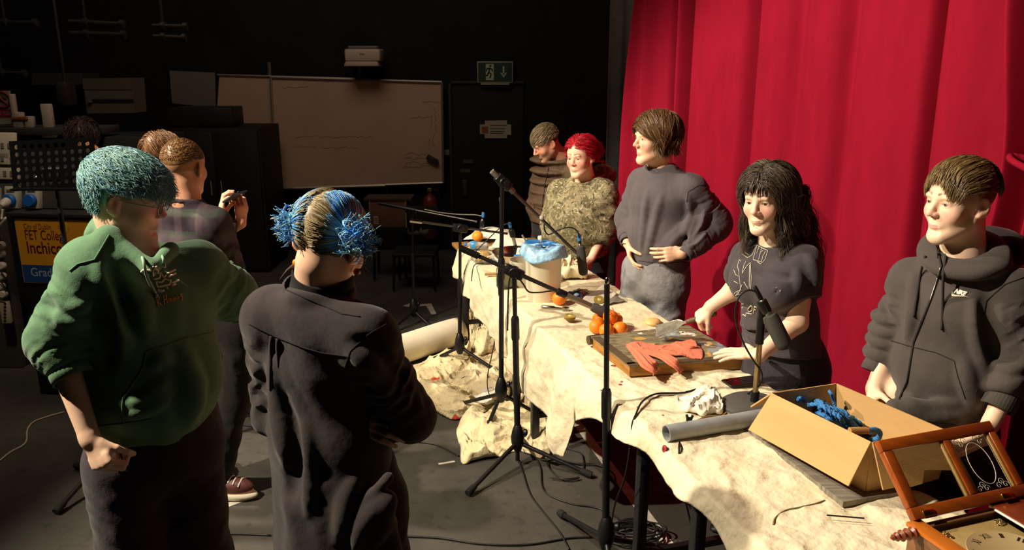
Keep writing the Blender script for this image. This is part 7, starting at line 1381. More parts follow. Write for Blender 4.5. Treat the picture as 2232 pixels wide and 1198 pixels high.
    c = PZ(1160, 552, TZ+.012); t = thing('mug', 'white mug with blue rim beside the metal bowl', 'mug', c); mb = MB(); mb.lathe([(.042, 0), (.048, .006), (.050, .085), (.052, .088), (.047, .088), (.044, .012), (.001, .010)], c, UP, 32); mb.build('mug_wall', mat('mug_white', 'd8d2c2', .3), t); mb = MB(); mb.lathe([(.0505, .070), (.0525, .072), (.053, .089), (.047, .0895)], c, UP, 32); mb.build('blue_rim', BLU, t); mb = MB(); mb.tube([c+V(.045+.030*math.sin(a), -.01, .045+.030*math.cos(a)) for a in np.linspace(.3, 2.85, 14)], .006, 8); mb.build('handle', mat('mug_white', 'd8d2c2', .3), t)
    o = MB().tube([c+V(0, 0, .02), PY(1138, 512, c[1])], .006, 8).build('stirring_stick', mat('pale_stick', 'd8c9a0', .5)); tag(o, 'pale stirring stick leaning in the blue-rimmed mug', 'stick')
    c = PZ(1178, 545, TZ+.012); t = thing('small_bottle', 'small clear bottle with white cap and red label beside the mug', 'bottle', c); mb = MB(); mb.lathe([(.026, 0), (.030, .006), (.030, .06), (.016, .075), (.016, .08)], c, UP, 24); mb.build('bottle_wall', mat('clear_plastic', 'dfe6e6', .08, trans=.8, ior=1.2), t); mb = MB(); mb.lathe([(.0305, .015), (.0308, .018), (.0308, .045), (.0305, .048)], c, UP, 24); mb.build('red_label', mat('red_label', 'c0303a', .5), t); mb = MB(); mb.lathe([(.019, .078), (.020, .08), (.020, .10), (.018, .102)], c, UP, 20); mb.build('cap', mat('white_cap', 'dcdcd6', .4), t)
    # ---- water bottle lying down
    a, b_ = PZ(1013, 532, TZ+.050), PZ(1063, 536, TZ+.050); d = nrm(b_-a); k = np.linalg.norm(b_-a)/.23; t = thing('water_bottle', 'clear plastic water bottle lying on its side with blue cap and label', 'bottle', a); mb = MB(); mb.lathe([(.014*k, .02*k), (.014*k, .03*k), (.034*k, .065*k), (.036*k, .10*k), (.034*k, .15*k), (.036*k, .21*k), (.030*k, .23*k)], a, d, 28); mb.build('bottle_wall', mat('clear_plastic', 'dfe6e6', .08, trans=.8, ior=1.2), t); mb = MB(); mb.lathe([(.0355*k, .068*k), (.0375*k, .072*k), (.0375*k, .118*k), (.036*k, .12*k)], a, d, 28); mb.build('blue_label', mat('label_blue', '3f98d8', .4, var=.4, vscale=40), t); mb = MB(); mb.lathe([(.014*k, 0), (.017*k, .002*k), (.017*k, .022*k), (.015*k, .024*k)], a, d, 18); mb.build('cap', mat('cap_blue', '1f66c0', .4), t)
    # ---- papers, shells, block
    pap = mat('white_paper', 'efe8d4', .7)
    def sheet_of(lab, pix, h=.016, lift=.0, nm='paper_sheet', m=pap):
        P = [onT(x, y, h) for x, y in pix]; mb = MB(); mb.grid(lambda u, v: (P[0]*(1-u)+P[1]*u)*(1-v)+(P[3]*(1-u)+P[2]*u)*v+V(0, 0, lift*math.sin(math.pi*u)*math.sin(math.pi*v)+.003*math.sin(u*9+v*5)), 14, 14, 0, .0012); o = mb.build(nm, m, smooth=180); tag(o, lab, 'paper')
    sheet_of('large white paper sheet mid-table with a dark pouch on its corner', [(1262, 655), (1320, 618), (1345, 640), (1310, 668)], .016)
    sheet_of('grey card lying beside the sheet of paper', [(1312, 655), (1345, 645), (1362, 655), (1325, 662)], .018, 0, 'grey_card', mat('grey_card', '8f8a7a', .6))
    sheet_of('white sheets spread at the far end of the table', [(1070, 540), (1085, 515), (1150, 520), (1150, 541)], .014, .01); sheet_of('crumpled white sheet standing up behind the paper', [(1010, 522), (1040, 500), (1110, 500), (1120, 520)], .02, .05); sheet_of('white card under the small wooden block', [(1040, 565), (1062, 545), (1092, 548), (1085, 570)], .016)
    o = MB().box(PZ(1056, 551, TZ+.03), (.075, .05, .03), frame(UP, TE), 0, .003).build('wood_block', mat('pale_block', 'c9a56a', .6, var=.15)); tag(o, 'small pale wooden block on the far cloth', 'block')
    t = thing('nut_dish', 'shallow clear dish heaped with peanuts on the cloth edge', 'dish', PZ(1052, 571, TZ+.012)); c = PZ(1052, 571, TZ+.012); mb = MB(); mb.lathe([(.055, 0), (.075, .02), (.078, .022), (.073, .022), (.05, .006)], c, UP, 28); mb.build('dish_wall', mat('clear_plastic', 'dfe6e6', .08, trans=.8, ior=1.2), t)
    mb = MB(); r = np.random.default_rng(12)
    for i in range(46):
        a, q = r.uniform(0, 6.28), r.uniform(0, .055); p = c+V(q*math.cos(a), q*math.sin(a), .018+.012*(1-q/.055)); A = frame(nrm(r.normal(size=3))); mb.ball(p-A[2]*.006, .0065, 8); mb.ball(p+A[2]*.006, .0065, 8)
    o = mb.build('peanuts', mat('peanut', 'd8a868', .6, var=.2), smooth=180); tag(o, 'heap of peanuts in the clear dish', 'peanuts', kind='stuff')
    crumple('bunched_cloth', 'bunched cream cloth on the table right of the bucket', 'cloth', [onT(x, y, .012) for x, y in ((1212, 600), (1225, 585), (1250, 590), (1275, 606), (1262, 612), (1222, 610))], .075, 71, mat('calico', 'eadfc0'), 40, 11)
    t = thing('clear_pouch', 'clear plastic pouch with colourful odds and ends on the paper sheet', 'pouch', onT(1262, 642, .018)); P = [onT(x, y, .022) for x, y in ((1236, 640), (1262, 630), (1284, 634), (1266, 652))]; mb = MB(); mb.grid(lambda u, v: (P[0]*(1-u)+P[1]*u)*(1-v)+(P[3]*(1-u)+P[2]*u)*v+V(0, 0, .02*math.sin(math.pi*u)*math.sin(math.pi*v)+.004*math.sin(u*17)*math.sin(v*13)), 20, 20, 0, .002); mb.build('pouch_film', mat('pouch_film', '3a3f52', .15, bump=.4, bscale=40), t, smooth=180)
    for cl, x, y in (('3a86c8', 1243, 638), ('b06a2a', 1268, 637), ('c8b88a', 1276, 633), ('8fb0d8', 1256, 642)):
        mb = MB(); mb.ball(onT(x, y, .035), (.018, .014, .010), 10); mb.build('trinket', mat('trinket'+cl, cl, .4), t)
table_things()
# ------------------------------------------------------------------ back of the room
def back():
    Yb = 8.70; alu = mat('aluminium', '8a8378', .4, .5); wb = mat('whiteboard', 'b39a84', .35, var=.10, vscale=2, spec=.5); blk = mat('matt_black', '141312', .7, bump=.2, bscale=80)
    def bp(px, py, Y=Yb): return PY(px, py, Y)
    def quadbox(name, pix, Y, th, m, par, Yr=None):
        P = [bp(x, y, Y) for x, y in pix]; mb = MB(); n = len(P); mb.add(P+[p+V(0, th, 0) for p in P], [tuple(range(n)), tuple(range(n, 2*n))[::-1]]+[(i, n+i, n+(i+1) % n, (i+1) % n) for i in range(n)]); o = mb.build(name, m, par, smooth=0)
        bm = bmesh.new(); bm.from_mesh(o.data); bmesh.ops.recalc_face_normals(bm, faces=bm.faces); bm.to_mesh(o.data); bm.free(); return o
    # whiteboard
    t = thing('whiteboard', 'large whiteboard with faint handwriting on the black back wall', 'whiteboard', bp(780, 400)); quadbox('writing_surface', [(596, 410), (965, 398), (962, 180), (591, 170)], Yb, .02, wb, t)
    mb = MB()
    for a, b_ in (((590, 168), (963, 179)), ((963, 179), (966, 398)), ((966, 398), (602, 411)), ((602, 411), (590, 168))): mb.tube([bp(*a, Yb-.012), bp(*b_, Yb-.012)], .014, 6)
    mb.build('whiteboard_frame', alu, t); MB().tube([bp(640, 410, Yb-.03), bp(840, 404, Yb-.03)], .02, 6).build('pen_tray', alu, t)
    wr = mat('faint_marker', '8a7462', .6); mb = MB(); r = np.random.default_rng(5)
    for x0, y0, n, s in ((642, 298, 14, 7), (640, 320, 5, 6), (700, 322, 8, 6), (615, 190, 6, 6), (920, 222, 5, 6), (895, 255, 4, 7), (880, 335, 6, 5), (882, 345, 6, 5), (885, 355, 6, 5), (880, 363, 7, 5)):
        P = [bp(x0+s*i*.9, y0+r.uniform(-3, 3), Yb-.002) for i in range(n*2)]; mb.tube(P, .0022, 4)
    for x0, y0 in ((948, 235), (940, 250), (950, 262), (936, 300), (945, 290)): mb.tube([bp(x0+r.uniform(-3, 3), y0+3*i, Yb-.002) for i in range(10)], .0022, 4)
    mb.build('handwriting', wr, t); MB().box(bp(942, 347, Yb-.03), (.13, .05, .055), frame((0, -1, 0), V(.85, 0, -.5)), 0, .008).build('board_eraser', mat('eraser', '2a2a26', .7), t)
    t = thing('whiteboard', 'pinkish second whiteboard half hidden behind the large whiteboard', 'whiteboard', bp(520, 280, 8.78)); quadbox('writing_surface', [(470, 288), (596, 300), (592, 168), (478, 165)], 8.76, .02, wb, t); MB().tube([bp(474, 163, 8.75), bp(785, 172, 8.75)], .012, 6).build('whiteboard_frame', alu, t)
    o = quadbox('notice_board', [(375, 225), (470, 235), (468, 158), (369, 154)], 8.77, .02, mat('grey_panel', '6a655c', .6), None); tag(o, 'dim grey panel on the wall left of the pinkish whiteboard', 'panel')
    # wall trunking
    for lab, L_ in (('short white trunking stub above the whiteboard corner', ((588, 168), (586, 135))), ('white trunking from projector down to the whiteboard', ((783, 172), (783, 138))), ('pale trunking from black cabinet to whiteboard edge', ((563, 369), (600, 369))), ('white trunking stub below the whiteboard', ((843, 402), (843, 428)))):
        a, b_ = bp(*L_[0], 8.77), bp(*L_[1], 8.77); o = MB().tube([a, b_], .018, 4).build('cable_trunking', alu, smooth=0); tag(o, lab, 'trunking')
    # projector
    c = bp(795, 120, 8.55); t = thing('projector', 'short-throw white projector box mounted high above the whiteboard', 'projector', c); MB().box(c+V(0, 0, .0), (.36, .30, .12), None, 0, .02).build('projector_body', mat('projector_white', 'b0a493', .5), t); MB().box(c+V(-.01, -.04, -.085), (.36, .26, .05), None, 0, .01, .9).build('lower_housing', mat('projector_cream', '98897a', .5), t); MB().box(c+V(0, .02, .075), (.30, .24, .03), None, 0, .01).build('top_cover', mat('projector_grey', '6a6154', .5), t); MB().box(c+V(0, .22, -.02), (.06, .12, .06)).build('mount', alu, t); MB().box(c+V(.0, -.152, .01), (.05, .004, .012)).build('badge', mat('badge_grey', '7d7468', .5), t)
    # exit sign
    c = bp(1079, 157, 8.7); t = thing('exit_sign', 'emergency exit sign with running figure and down arrow above the black door', 'sign', c); w, h = 72/1750*8.7*1.0, 40/1750*8.7; MB().box(c+V(0, .04, 0), (w+.02, .08, h+.02), None, 0, .006).build('sign_case', mat('sign_case', '8a8a7a', .5), t)
    MB().box(c+V(0, -.002, 0), (w-.005, .004, h-.005)).build('sign_face', mat('sign_green', '1f3a2a', .5), t); pale = mat('sign_pale', 'a3ad98', .5); X, Z = V(1, 0, 0), UP; o2 = c+V(0, -.006, 0)
    dm = MB(); dm.box(o2+X*(-.055), (.085, .003, .165)); db = dm.build('door_symbol', pale, t); mb = MB(); g = o2+V(-.06, -.003, 0); mb.ball(g+V(.012, 0, .062), (.011, .003, .011), 10)
    for L_ in (((.004, .045), (-.006, .0)), ((-.006, .0), (.018, -.02), (.008, -.055)), ((-.006, .0), (-.02, -.03), (-.045, -.035)), ((.004, .042), (.028, .03), (.034, .008)), ((.002, .042), (-.026, .034), (-.032, .01))): mb.tube([g+V(x, 0, z) for x, z in L_], .0065, 6)
    mb.build('running_figure', mat('sign_dark', '16281e', .6), db)
    mb = MB(); a0 = o2+X*.09; mb.box(a0+V(0, -.001, .022), (.018, .003, .075)); mb.prism([(-.036, -.006), (0, -.058), (.036, -.006), (.022, -.006), (0, -.034), (-.022, -.006)], a0, X, Z, .003); mb.build('down_arrow', pale, t); MB().box(c+V(.0, .02, -h/2-.02), (w*.85, .05, .02)).build('sign_diffuser', mat('sign_case', '8a8a7a', .5), t)
    # notice on the door
    t = thing('paper_notice', 'ragged white paper notice stuck on the black door', 'notice', bp(1081, 282, 8.755)); quadbox('paper', [(1046, 292), (1056, 292), (1057, 301), (1105, 301), (1105, 294), (1114, 294), (1114, 271), (1105, 271), (1105, 262), (1057, 263), (1057, 271), (1046, 271)], 8.755, .004, mat('notice_paper', 'a59c8a', .7), t); quadbox('brown_square', [(1050, 290), (1064, 290), (1064, 276), (1050, 276)], 8.752, .002, mat('notice_brown', '7d4a3a', .7), t); mb = MB()
    for y in (273, 280, 286, 290): mb.tube([bp(1068, y, 8.752), bp(1104-(y % 3)*4, y, 8.752)], .004, 4)
    mb.build('notice_lines', mat('notice_ink', '5f6a58', .7), t)
    for lab, x, y in (('small pale notice low on the black door', 1019, 352), ('pale scrap of notice on the dark door', 1013, 372)):
        o = quadbox('door_label', [(x-10, y+4), (x+12, y+4), (x+12, y-4), (x-10, y-4)], 8.757, .003, mat('door_label', '4a463c', .7), None); tag(o, lab, 'notice')
    c = bp(973, 332, 8.77); o = MB().box(c, (.07, .03, .06), None, 0, .006).build('light_switch', mat('switch_grey', '6f685c', .5)); tag(o, 'small wall switch between whiteboard and door', 'switch')
    # extinguisher
    c = bp(938, 470, 8.72); t = thing('fire_extinguisher', 'dim red fire extinguisher on the wall under the whiteboard', 'extinguisher', c); mb = MB(); mb.lathe([(.07, -.25), (.08, -.24), (.08, .16), (.06, .21), (.025, .235), (.025, .26)], c, UP, 24); mb.build('cylinder', mat('extinguisher_red', '6e2a20', .4), t); MB().box(c+V(0, 0, .285), (.05, .05, .05), None, 0, .006).build('valve', mat('brass_dark', '8a7448', .4, .8), t); mb = MB(); mb.tube(catmull([c+V(.02, 0, .29), c+V(.10, -.02, .27), c+V(.11, -.02, .1), c+V(.09, -.03, -.08)], 5), .010, 8); mb.build('hose', RUB, t); MB().tube([c+V(0, 0, .31), c+V(.12, 0, .35)], .008, 6).build('lever', BS, t)
    # amplifier box on a stand
    c = bp(850, 461, 7.6); t = thing('wooden_amplifier', 'brown wooden amplifier box with a small pale label, on a dark stand', 'amplifier', c); w = 80/1750*7.6; h = 60/1750*7.6; MB().box(c, (w, .26, h), None, 0, .008).build('cabinet', mat('amp_wood', '6a4a3a', .5, var=.2, vscale=4), t); MB().box(c+V(0, 0, h/2+.008), (w+.10, .28, .016)).build('lid', mat('amp_lid', '3a2a22', .5), t)
    for x in (-1, 1): MB().box(c+V(x*(w/2-.004), -.131, 0), (.012, .006, h)).build('edge_trim', alu, t)
    lb = MB().box(c+V(-w*.33, -.132, -h*.22), (.045, .004, .075)).build('label', mat('label_cream', 'a39682', .6), t); mb = MB()
    for k in range(4): mb.box(c+V(-w*.33, -.1345, -h*.22+.022-.014*k), (.030, .002, .005))
    mb.build('label_print', mat('label_ink', '4a4038', .6), lb)
    s_ = thing('amplifier_stand', 'dark folding stand carrying the wooden amplifier', 'stand', V(c[0], c[1], 0))
    for x in (-1, 1):
        for y in (-1, 1): MB().tube([c+V(x*w*.40, y*.1, -h/2-.02), V(c[0]+x*w*.44, c[1]+y*.14, .02)], .014, 8).build('leg', BS, s_)
    MB().box(c+V(0, 0, -h/2-.02), (w*.95, .24, .03)).build('shelf', BS, s_)
    # draped pale cloth thing beside it
    o = crumple('dust_cover', 'pale crumpled cloth lump hanging on the dark stand behind the far microphone', 'cloth', [bp(x, y, 7.2)*V(1, 1, 0)+V(0, 0, bp(x, y, 7.2)[2]) for x, y in ((888, 505), (915, 500), (932, 520), (905, 540))], .10, 81, cloth('dim_cloth', '5f584a', .3), 20, 8)
    s2 = thing('folding_chair', 'dark folding chair lost in the shadow under the cloth lump', 'chair', V(bp(905, 540, 7.25)[0], 7.3, 0)); q = bp(905, 545, 7.25)
    MB().box(V(q[0], 7.3, q[2]-.02), (.40, .38, .03), None, 0, .008).build('seat', blk, s2); MB().box(V(q[0], 7.5, q[2]+.26), (.40, .02, .22), None, 0, .008).build('backrest', blk, s2)
    for x in (-1, 1):
        for y in (-1, 1): MB().tube([V(q[0]+x*.18, 7.3+y*.17, q[2]-.03), V(q[0]+x*.19, 7.3+y*.20, .01)], .012, 8).build('leg', BS, s2)
    # black cabinet and speaker
    a, b_ = bp(360, 280, 7.8), bp(563, 280, 7.8); zt = b_[2]; t = thing('black_cabinet', 'tall black cabinet against the back wall behind the buzz-cut person', 'cabinet', V((a[0]+b_[0])/2, 8.1, 0)); MB().box(V((a[0]+b_[0])/2, 8.15, zt/2), (b_[0]-a[0], .7, zt), None, 0, .01).build('cabinet_body', blk, t); mx = (a[0]+b_[0])/2
    for x in (-1, 1):
        d_ = MB().box(V(mx+x*(b_[0]-a[0])*.245, 7.793, zt/2), ((b_[0]-a[0])*.48, .014, zt-.06), None, 0, .004).build('door', mat('cabinet_door', '171615', .6), t); MB().tube([V(mx+x*.05, 7.775, zt*.55), V(mx+x*.05, 7.775, zt*.65)], .007, 6).build('handle', alu, d_)
    MB().tube([V(b_[0], 7.795, .05), V(b_[0], 7.795, zt)], .008, 4).build('edge_strip', mat('dull_metal', '55514a', .4, .8), t)
    c = bp(450, 252, 8.1); c[2] = zt+.10; t = thing('audio_unit', 'dark audio unit lying on top of the black cabinet', 'audio unit', c-V(0, 0, .1)); MB().box(c, (.62, .35, .18), None, 0, .01).build('unit_body', mat('unit_black', '201e1c', .5), t)
    # pale reflection patch: a small sticker on cabinet
    # ---------- left side: control desk with sockets
    dk = mat('desk_grey', '4b4a47', .6, var=.15, vscale=4); dkb = mat('desk_black', '131211', .6)
    # desk front face plane at Y=4.7, banner on it
    Yd = 4.75; tl, tr = PY(-60, 490, Yd), PY(260, 448, Yd); zt = PY(40, 474, Yd)[2]; x0 = PY(18, 600, Yd)[0]; x1 = PY(330, 600, Yd)[0]; zb = 0.0
    ya = 4.62; t = thing('control_desk', 'black control desk with a grey socket panel, orange poster on its front', 'desk', V((x0+x1)/2, Yd+.4, 0))
    zf = PY(35, 470, Yd)[2]; fr = lambda u: lerp(V(PY(25, 480, Yd)[0], Yd, 0), V(PY(300, 450, Yd-.10)[0], Yd-.10, 0), u); fd = nrm(fr(1)-fr(0)); fn = np.cross(fd, UP)   # towards the viewer
    if fn[1] > 0: fn = -fn
    AX = np.array([fd, -fn, UP]); Lf = np.linalg.norm(fr(1)-fr(0)); c = fr(.5)-fn*.16
    MB().box(c+V(0, 0, zf/2), (Lf, .32, zf), AX, 0, .012).build('desk_body', dkb, t)
    MB().box(c+V(0, 0, zf+.012)+fn*.01, (Lf+.03, .36, .024), AX, 0, .006).build('desk_top', mat('desk_top', '2a2927', .5), t)
    # sloped socket panel standing on the desk
    pz0 = zf+.026; pc = fr(.16)-fn*.20; ph = .42
    pn = nrm(fn+V(0, 0, .18)); pu = nrm(UP-pn*np.dot(UP, pn)); PA = np.array([fd, pu, pn]); bx = PY(-90, 400, Yd+.2); 
    pw = 1.25; po = fr(.05)-fn*.14+V(0, 0, pz0+.18)
    sp = thing('power_console', 'grey console of mains sockets standing on the black desk', 'panel', po-V(0, 0, .18)); MB().box(po-pn*.03, (pw, .36, .06), PA, 0, .006).build('panel_body', dk, sp)
    def onp(px, py, off=.0): return PP(px, py, po, pn)+pn*off
    pl = mat('socket_white', 'b9b3a2', .5); bl = mat('socket_blue', '1e5fae', .4)
    for lab, px, py, plug in (('white socket box with a blue plug pushed in', 35, 434, True), ('white socket box with a round blue cap', 80, 434, False)):
        u = thing('mains_socket', lab, 'socket', onp(px, py)); c = onp(px, py, .022); MB().box(c+pu*.01, (.085, .135, .044), PA, 0, .006).build('box', pl, u)
        k = MB().lathe([(.036, 0), (.040, .006), (.040, .030), (.034, .036)], c+pn*.02-pu*.01, pn, 24).build('blue_cap', bl, u); MB().box(c+pu*.052+pn*.025, (.05, .012, .006), PA).build('lid_hinge', mat('switch_grey', '6f685c', .5), u)
        if plug:
            MB().lathe([(.028, 0), (.028, .03), (.018, .045), (.012, .06)], c+pn*.05-pu*.015, nrm(pn-pu*.5), 18).build('plug', mat('plug_white', 'c2bcae', .5), u)
            cable('white mains lead hanging from the plugged socket', [c+pn*.09-pu*.06, c+pn*.10-pu*.12, PY(12, 475, Yd-.06), PY(0, 490, Yd-.06)], .007, mat('plug_white', 'c2bcae'))
    for lab, px, py, w, h in (('pale dimmer box at the frame edge above the sockets', 12, 318, .16, .16), ('white switch plate left of the music stand', 12, 346, .085, .07), ('pale notice strip below the switch plate', 10, 378, .22, .07), ('grey cable junction at the frame edge', -8, 434, .08, .14)):
        u = thing('switch_plate', lab, 'switch', onp(px, py)); MB().box(onp(px, py, .012), (w, h, .024), PA, 0, .004).build('plate', pl, u); mb = MB()
        n = max(1, int(w/.05))
        for k in range(n): mb.box(onp(px, py, .026)+fd*((k-(n-1)/2)*.045)+pu*.0, (.018, min(.03, h*.5), .010), PA)
        mb.build('switches', mat('switch_grey', '6f685c', .5), u)
    # upper shelf with things: dark rack behind
    rk = thing('equipment_rack', 'dark equipment rack behind the socket panel', 'rack', V(-3.9, 6.2, 0)); Yk = 6.0; MB().box(V(PY(60, 300, Yk)[0], Yk+.3, PY(60, 300, Yk)[2]/2), (1.9, .5, PY(60, 300, Yk)[2]), None, 0, .01).build('rack_body', mat('rack_black', '171614', .7), rk); zs = PY(60, 300, Yk)[2]
    o = thing('warning_sign', 'red and white warning sign propped at the left frame edge', 'sign', PY(6, 270, Yk)); quadbox('sign_board', [(-24, 272), (24, 270), (20, 198), (-24, 198)], Yk, .015, mat('sign_white', 'a39a8e', .6), o); quadbox('red_band', [(-24, 256), (23, 255), (22, 238), (-24, 238)], Yk-.004, .003, mat('sign_red', '8e2a22', .6), o)
    mb = MB(); q = PY(5, 217, Yk-.006); mb.tube([q+V(.055*math.cos(a), 0, .055*math.sin(a)) for a in np.linspace(0, 6.283, 30)], .008, 6); mb.tube([q+V(-.04, 0, .04), q+V(.04, 0, -.04)], .008, 6); mb.build('red_ring', mat('sign_red', '8e2a22', .6), o); mb = MB(); mb.ball(q+V(-.004, .001, 0), (.03, .003, .018), 10); mb.build('hand_symbol', mat('sign_dark', '16281e'), o)
    mb = MB(); put_text(mb, 'NOT TOU', PY(-14, 251, Yk-.008), V(1, 0, 0), UP, .04, 0, 0, 0, .125); mb.build('sign_lettering', mat('sign_white', 'a39a8e', .6), o, smooth=0)
    for lab, px, py, w, h, y in (('pale upright adaptor box above the music stand', 106, 264, .07, .17, Yk), ('small pale box under the upright adaptor', 109, 294, .10, .04, Yk+.06), ('pale folded card leaning beside the warning sign', 41, 240, .055, .11, Yk), ('second pale card right of the folded card', 62, 241, .06, .08, Yk), ('narrow white strip beside the warning sign', 30, 232, .03, .24, Yk)):
        q = PY(px, py, y); q[2] = (PY(60, 285, Yk)[2]+.025+h/2) if y == Yk else q[2]; o = MB().box(q, (w, .05, h), frame(UP, V(1, .1, 0)), 0, .006).build('adaptor_box', mat('adaptor', 'aaa397', .55)); tag(o, lab, 'box')
    o = MB().box(PY(48, 258, Yk), (.12, .08, .03), None, 0, .01).build('snack_packet', mat('packet', '8a4a2a', .5, var=.5, vscale=40)); tag(o, 'crumpled brown packet under the pale cards', 'packet')
    sh = thing('wall_shelf', 'dark shelf carrying the pale boxes at the left', 'shelf', PY(60, 282, Yk)); MB().box(PY(60, 285, Yk)+V(0, .1, -.0), (1.1, .35, .05), None, 0, .004).build('shelf_board', mat('shelf_grey', '35332f', .6), sh)
    # ducts / bars overhead
    for lab, pts, r in (('upper lighting bar, left pair', ((150, 47), (272, 53)), .02), ('lower lighting bar, left pair', ((152, 72), (275, 76)), .02), ('upper lighting bar, right pair', ((333, 56), (408, 58)), .018), ('lower lighting bar, right pair', ((335, 79), (405, 82)), .018), ('lighting bar at the top left corner', ((-20, 48), (82, 50)), .018), ('lighting bar on the dark left shelf', ((-20, 157), (56, 161)), .018)):
        a, b_ = PY(*pts[0], 6.6), PY(*pts[1], 6.6); u = thing('lighting_bar', lab, 'bar', a, 'lighting bars'); MB().tube([a, b_], r, 10).build('tube', mat('dull_metal', '55514a', .4, .8), u)
        for k in (.3, .95): MB().lathe([(r+.004, -.02), (r+.014, -.016), (r+.014, .016), (r+.004, .02)], lerp(a, b_, k), b_-a, 12).build('clamp', mat('dull_metal', '55514a'), u)
        MB().tube([lerp(a, b_, .3), V(*lerp(a, b_, .3)[:2], 5.49)], .010, 6).build('hanger', blk, u)
    c = PY(240, 210, 7.6); t = thing('wall_cabinet', 'dim grey metal wall cabinet with a dark slot, high on the left', 'cabinet', c); quadbox('cabinet_body', [(190, 247), (294, 246), (288, 170), (180, 172)], 7.6, .25, mat('cabinet_grey', '605b50', .6, var=.1), t); quadbox('slot', [(198, 223), (291, 223), (290, 216), (197, 216)], 7.592, .01, blk, t); MB().box(PY(196, 220, 7.58), (.03, .02, .03)).build('latch', alu, t); quadbox('upper_panel', [(181, 195), (287, 195), (286, 171), (180, 171)], 7.594, .006, mat('cabinet_light', '575247', .6), t)
    q = PY(145, 205, 6.8); o = MB().box(q, (.10, .15, .20), None, 0, .02).tube([q, V(q[0], q[1], 5.49)], .012, 8).build('stage_lamp', mat('lamp_dark', '35322d', .5)); tag(o, 'unlit stage lamp hanging dim at the left', 'lamp'); o = quadbox('air_duct', [(70, 185), (180, 185), (180, 160), (70, 160)], 8.45, .36, mat('duct', '3e3a33', .6), None); tag(o, 'dim ventilation duct left of the wall cabinet', 'duct')
    # poster
    pa, pb, pc_, pd = [PP(x, y, fr(0)+fn*.008, fn) for x, y in ((33, 478), (195, 460), (205, 595), (48, 613))]; pz1 = pa[2]; pz0_ = pd[2]; X = fd; o0 = V(*pa[:2], 0)+V(0, 0, 0)
    W_ = .78; Hh = pz1-pz0_; p0 = V(pa[0], pa[1], pz0_); t = thing('poster', 'orange and blue college poster on the front of the black desk', 'poster', p0)
    MB().box(p0+X*W_/2+UP*Hh/2, (W_+.012, .004, Hh+.012), AX).build('poster_border', mat('poster_border', 'a8957c', .6), t)
    MB().box(p0+X*W_/2+UP*(Hh*.64)+fn*.003, (W_, .003, Hh*.72), AX).build('orange_field', mat('poster_orange', 'e09a22', .6), t); MB().box(p0+X*W_/2+UP*(Hh*.14)+fn*.003, (W_, .003, Hh*.28), AX).build('blue_field', mat('poster_blue', '1f4a86', .6), t)
    ink = mat('poster_maroon', '5a1228', .6); mb = MB(); k = W_*.5
    P_ = lambda u, v: p0+X*(u*k)+UP*(v*Hh)+fn*.0055
    put_text(mb, 'City of Dublin', P_(.135, .855), X, UP, .048, 0, .004, 0, k*.45); put_text(mb, 'FET College', P_(.135, .69), X, UP, .085, 0, .006, 0, k*.69); put_text(mb, 'Inchicore', P_(.135, .47), X, UP, .105, 0, .014, 0, k*.78); mb.build('poster_lettering', ink, t, smooth=0)
    mb = MB(); put_text(mb, 'Graduation', P_(.135, .10), X, UP, .075, 0, .010, 0, k*.80); mb.build('poster_subtitle', mat('poster_pale', '9fb4cc', .6), t, smooth=0)
    mb = MB()
    for i in range(16):
        a = i*math.pi/8; c = P_(.80, .90); mb.tube([c+(X*math.cos(a+s*.6)+UP*math.sin(a+s*.6))*(.012+.026*s) for s in (0, .33, .66, 1)], [.003, .004, .003, .001], 5)
    mb.build('sun_emblem', mat('poster_sun', 'e8b23a', .6), t)
    # music stand
    Ym = 3.55; t = thing('music_stand', 'black perforated music stand in front of the control desk', 'music stand', V(PY(135, 520, Ym)[0], Ym, 0)); C = [PY(20, 308, Ym), PY(205, 299, Ym), PY(212, 404, Ym-.06), PY(30, 417, Ym-.06)]
    mb = MB(); nx, nz, m_ = 10, 6, 12; ex = (C[1]-C[0]); ez = (C[3]-C[0]); nn = nrm(np.cross(ex, ez)); pt = lambda u, v: C[0]*(1-u)*(1-v)+C[1]*u*(1-v)+C[2]*u*v+C[3]*(1-u)*v
    for i in range(nx):
        for j in range(nz):
            u0, u1 = .035+.93*i/nx, .035+.93*(i+1)/nx; v0, v1 = .05+.9*j/nz, .05+.9*(j+1)/nz; uc, vc = (u0+u1)/2, (v0+v1)/2; ring_o, ring_i = [], []
            for k_ in range(16):
                a = 2*math.pi*k_/16; ca, sa = math.cos(a), math.sin(a); s = 1/max(abs(ca), abs(sa)); ring_o.append(pt(uc+(u1-u0)/2*ca*s, vc+(v1-v0)/2*sa*s)); ring_i.append(pt(uc+ca*.0255, vc+sa*.047))
            mb.add(ring_o+ring_i, [(k_, (k_+1) % 16, 16+(k_+1) % 16, 16+k_) for k_ in range(16)])
    for u0, u1, v0, v1 in ((0, 1, 0, .055), (0, 1, .945, 1), (0, .04, .05, .95), (.96, 1, .05, .95)): mb.add([pt(u0, v0), pt(u1, v0), pt(u1, v1), pt(u0, v1)], [(0, 1, 2, 3)])
    o = mb.build('perforated_desk', mat('stand_sheet', '050505', .9, spec=.0), t, smooth=0); md = o.modifiers.new('s', 'SOLIDIFY'); md.thickness = .003
    g = PY(121, 380, Ym+.04); MB().box(g, (.10, .05, .06), None, 0, .01).build('tilt_bracket', BS, t); mb = MB(); mb.lathe([(.010, 0), (.018, .006), (.018, .018)], g+V(-.06, -.01, -.02), (-1, 0, 0), 12); mb.build('wing_nut', BS, t); ft = V(PY(150, 640, Ym+.05)[0], Ym+.05, 0)
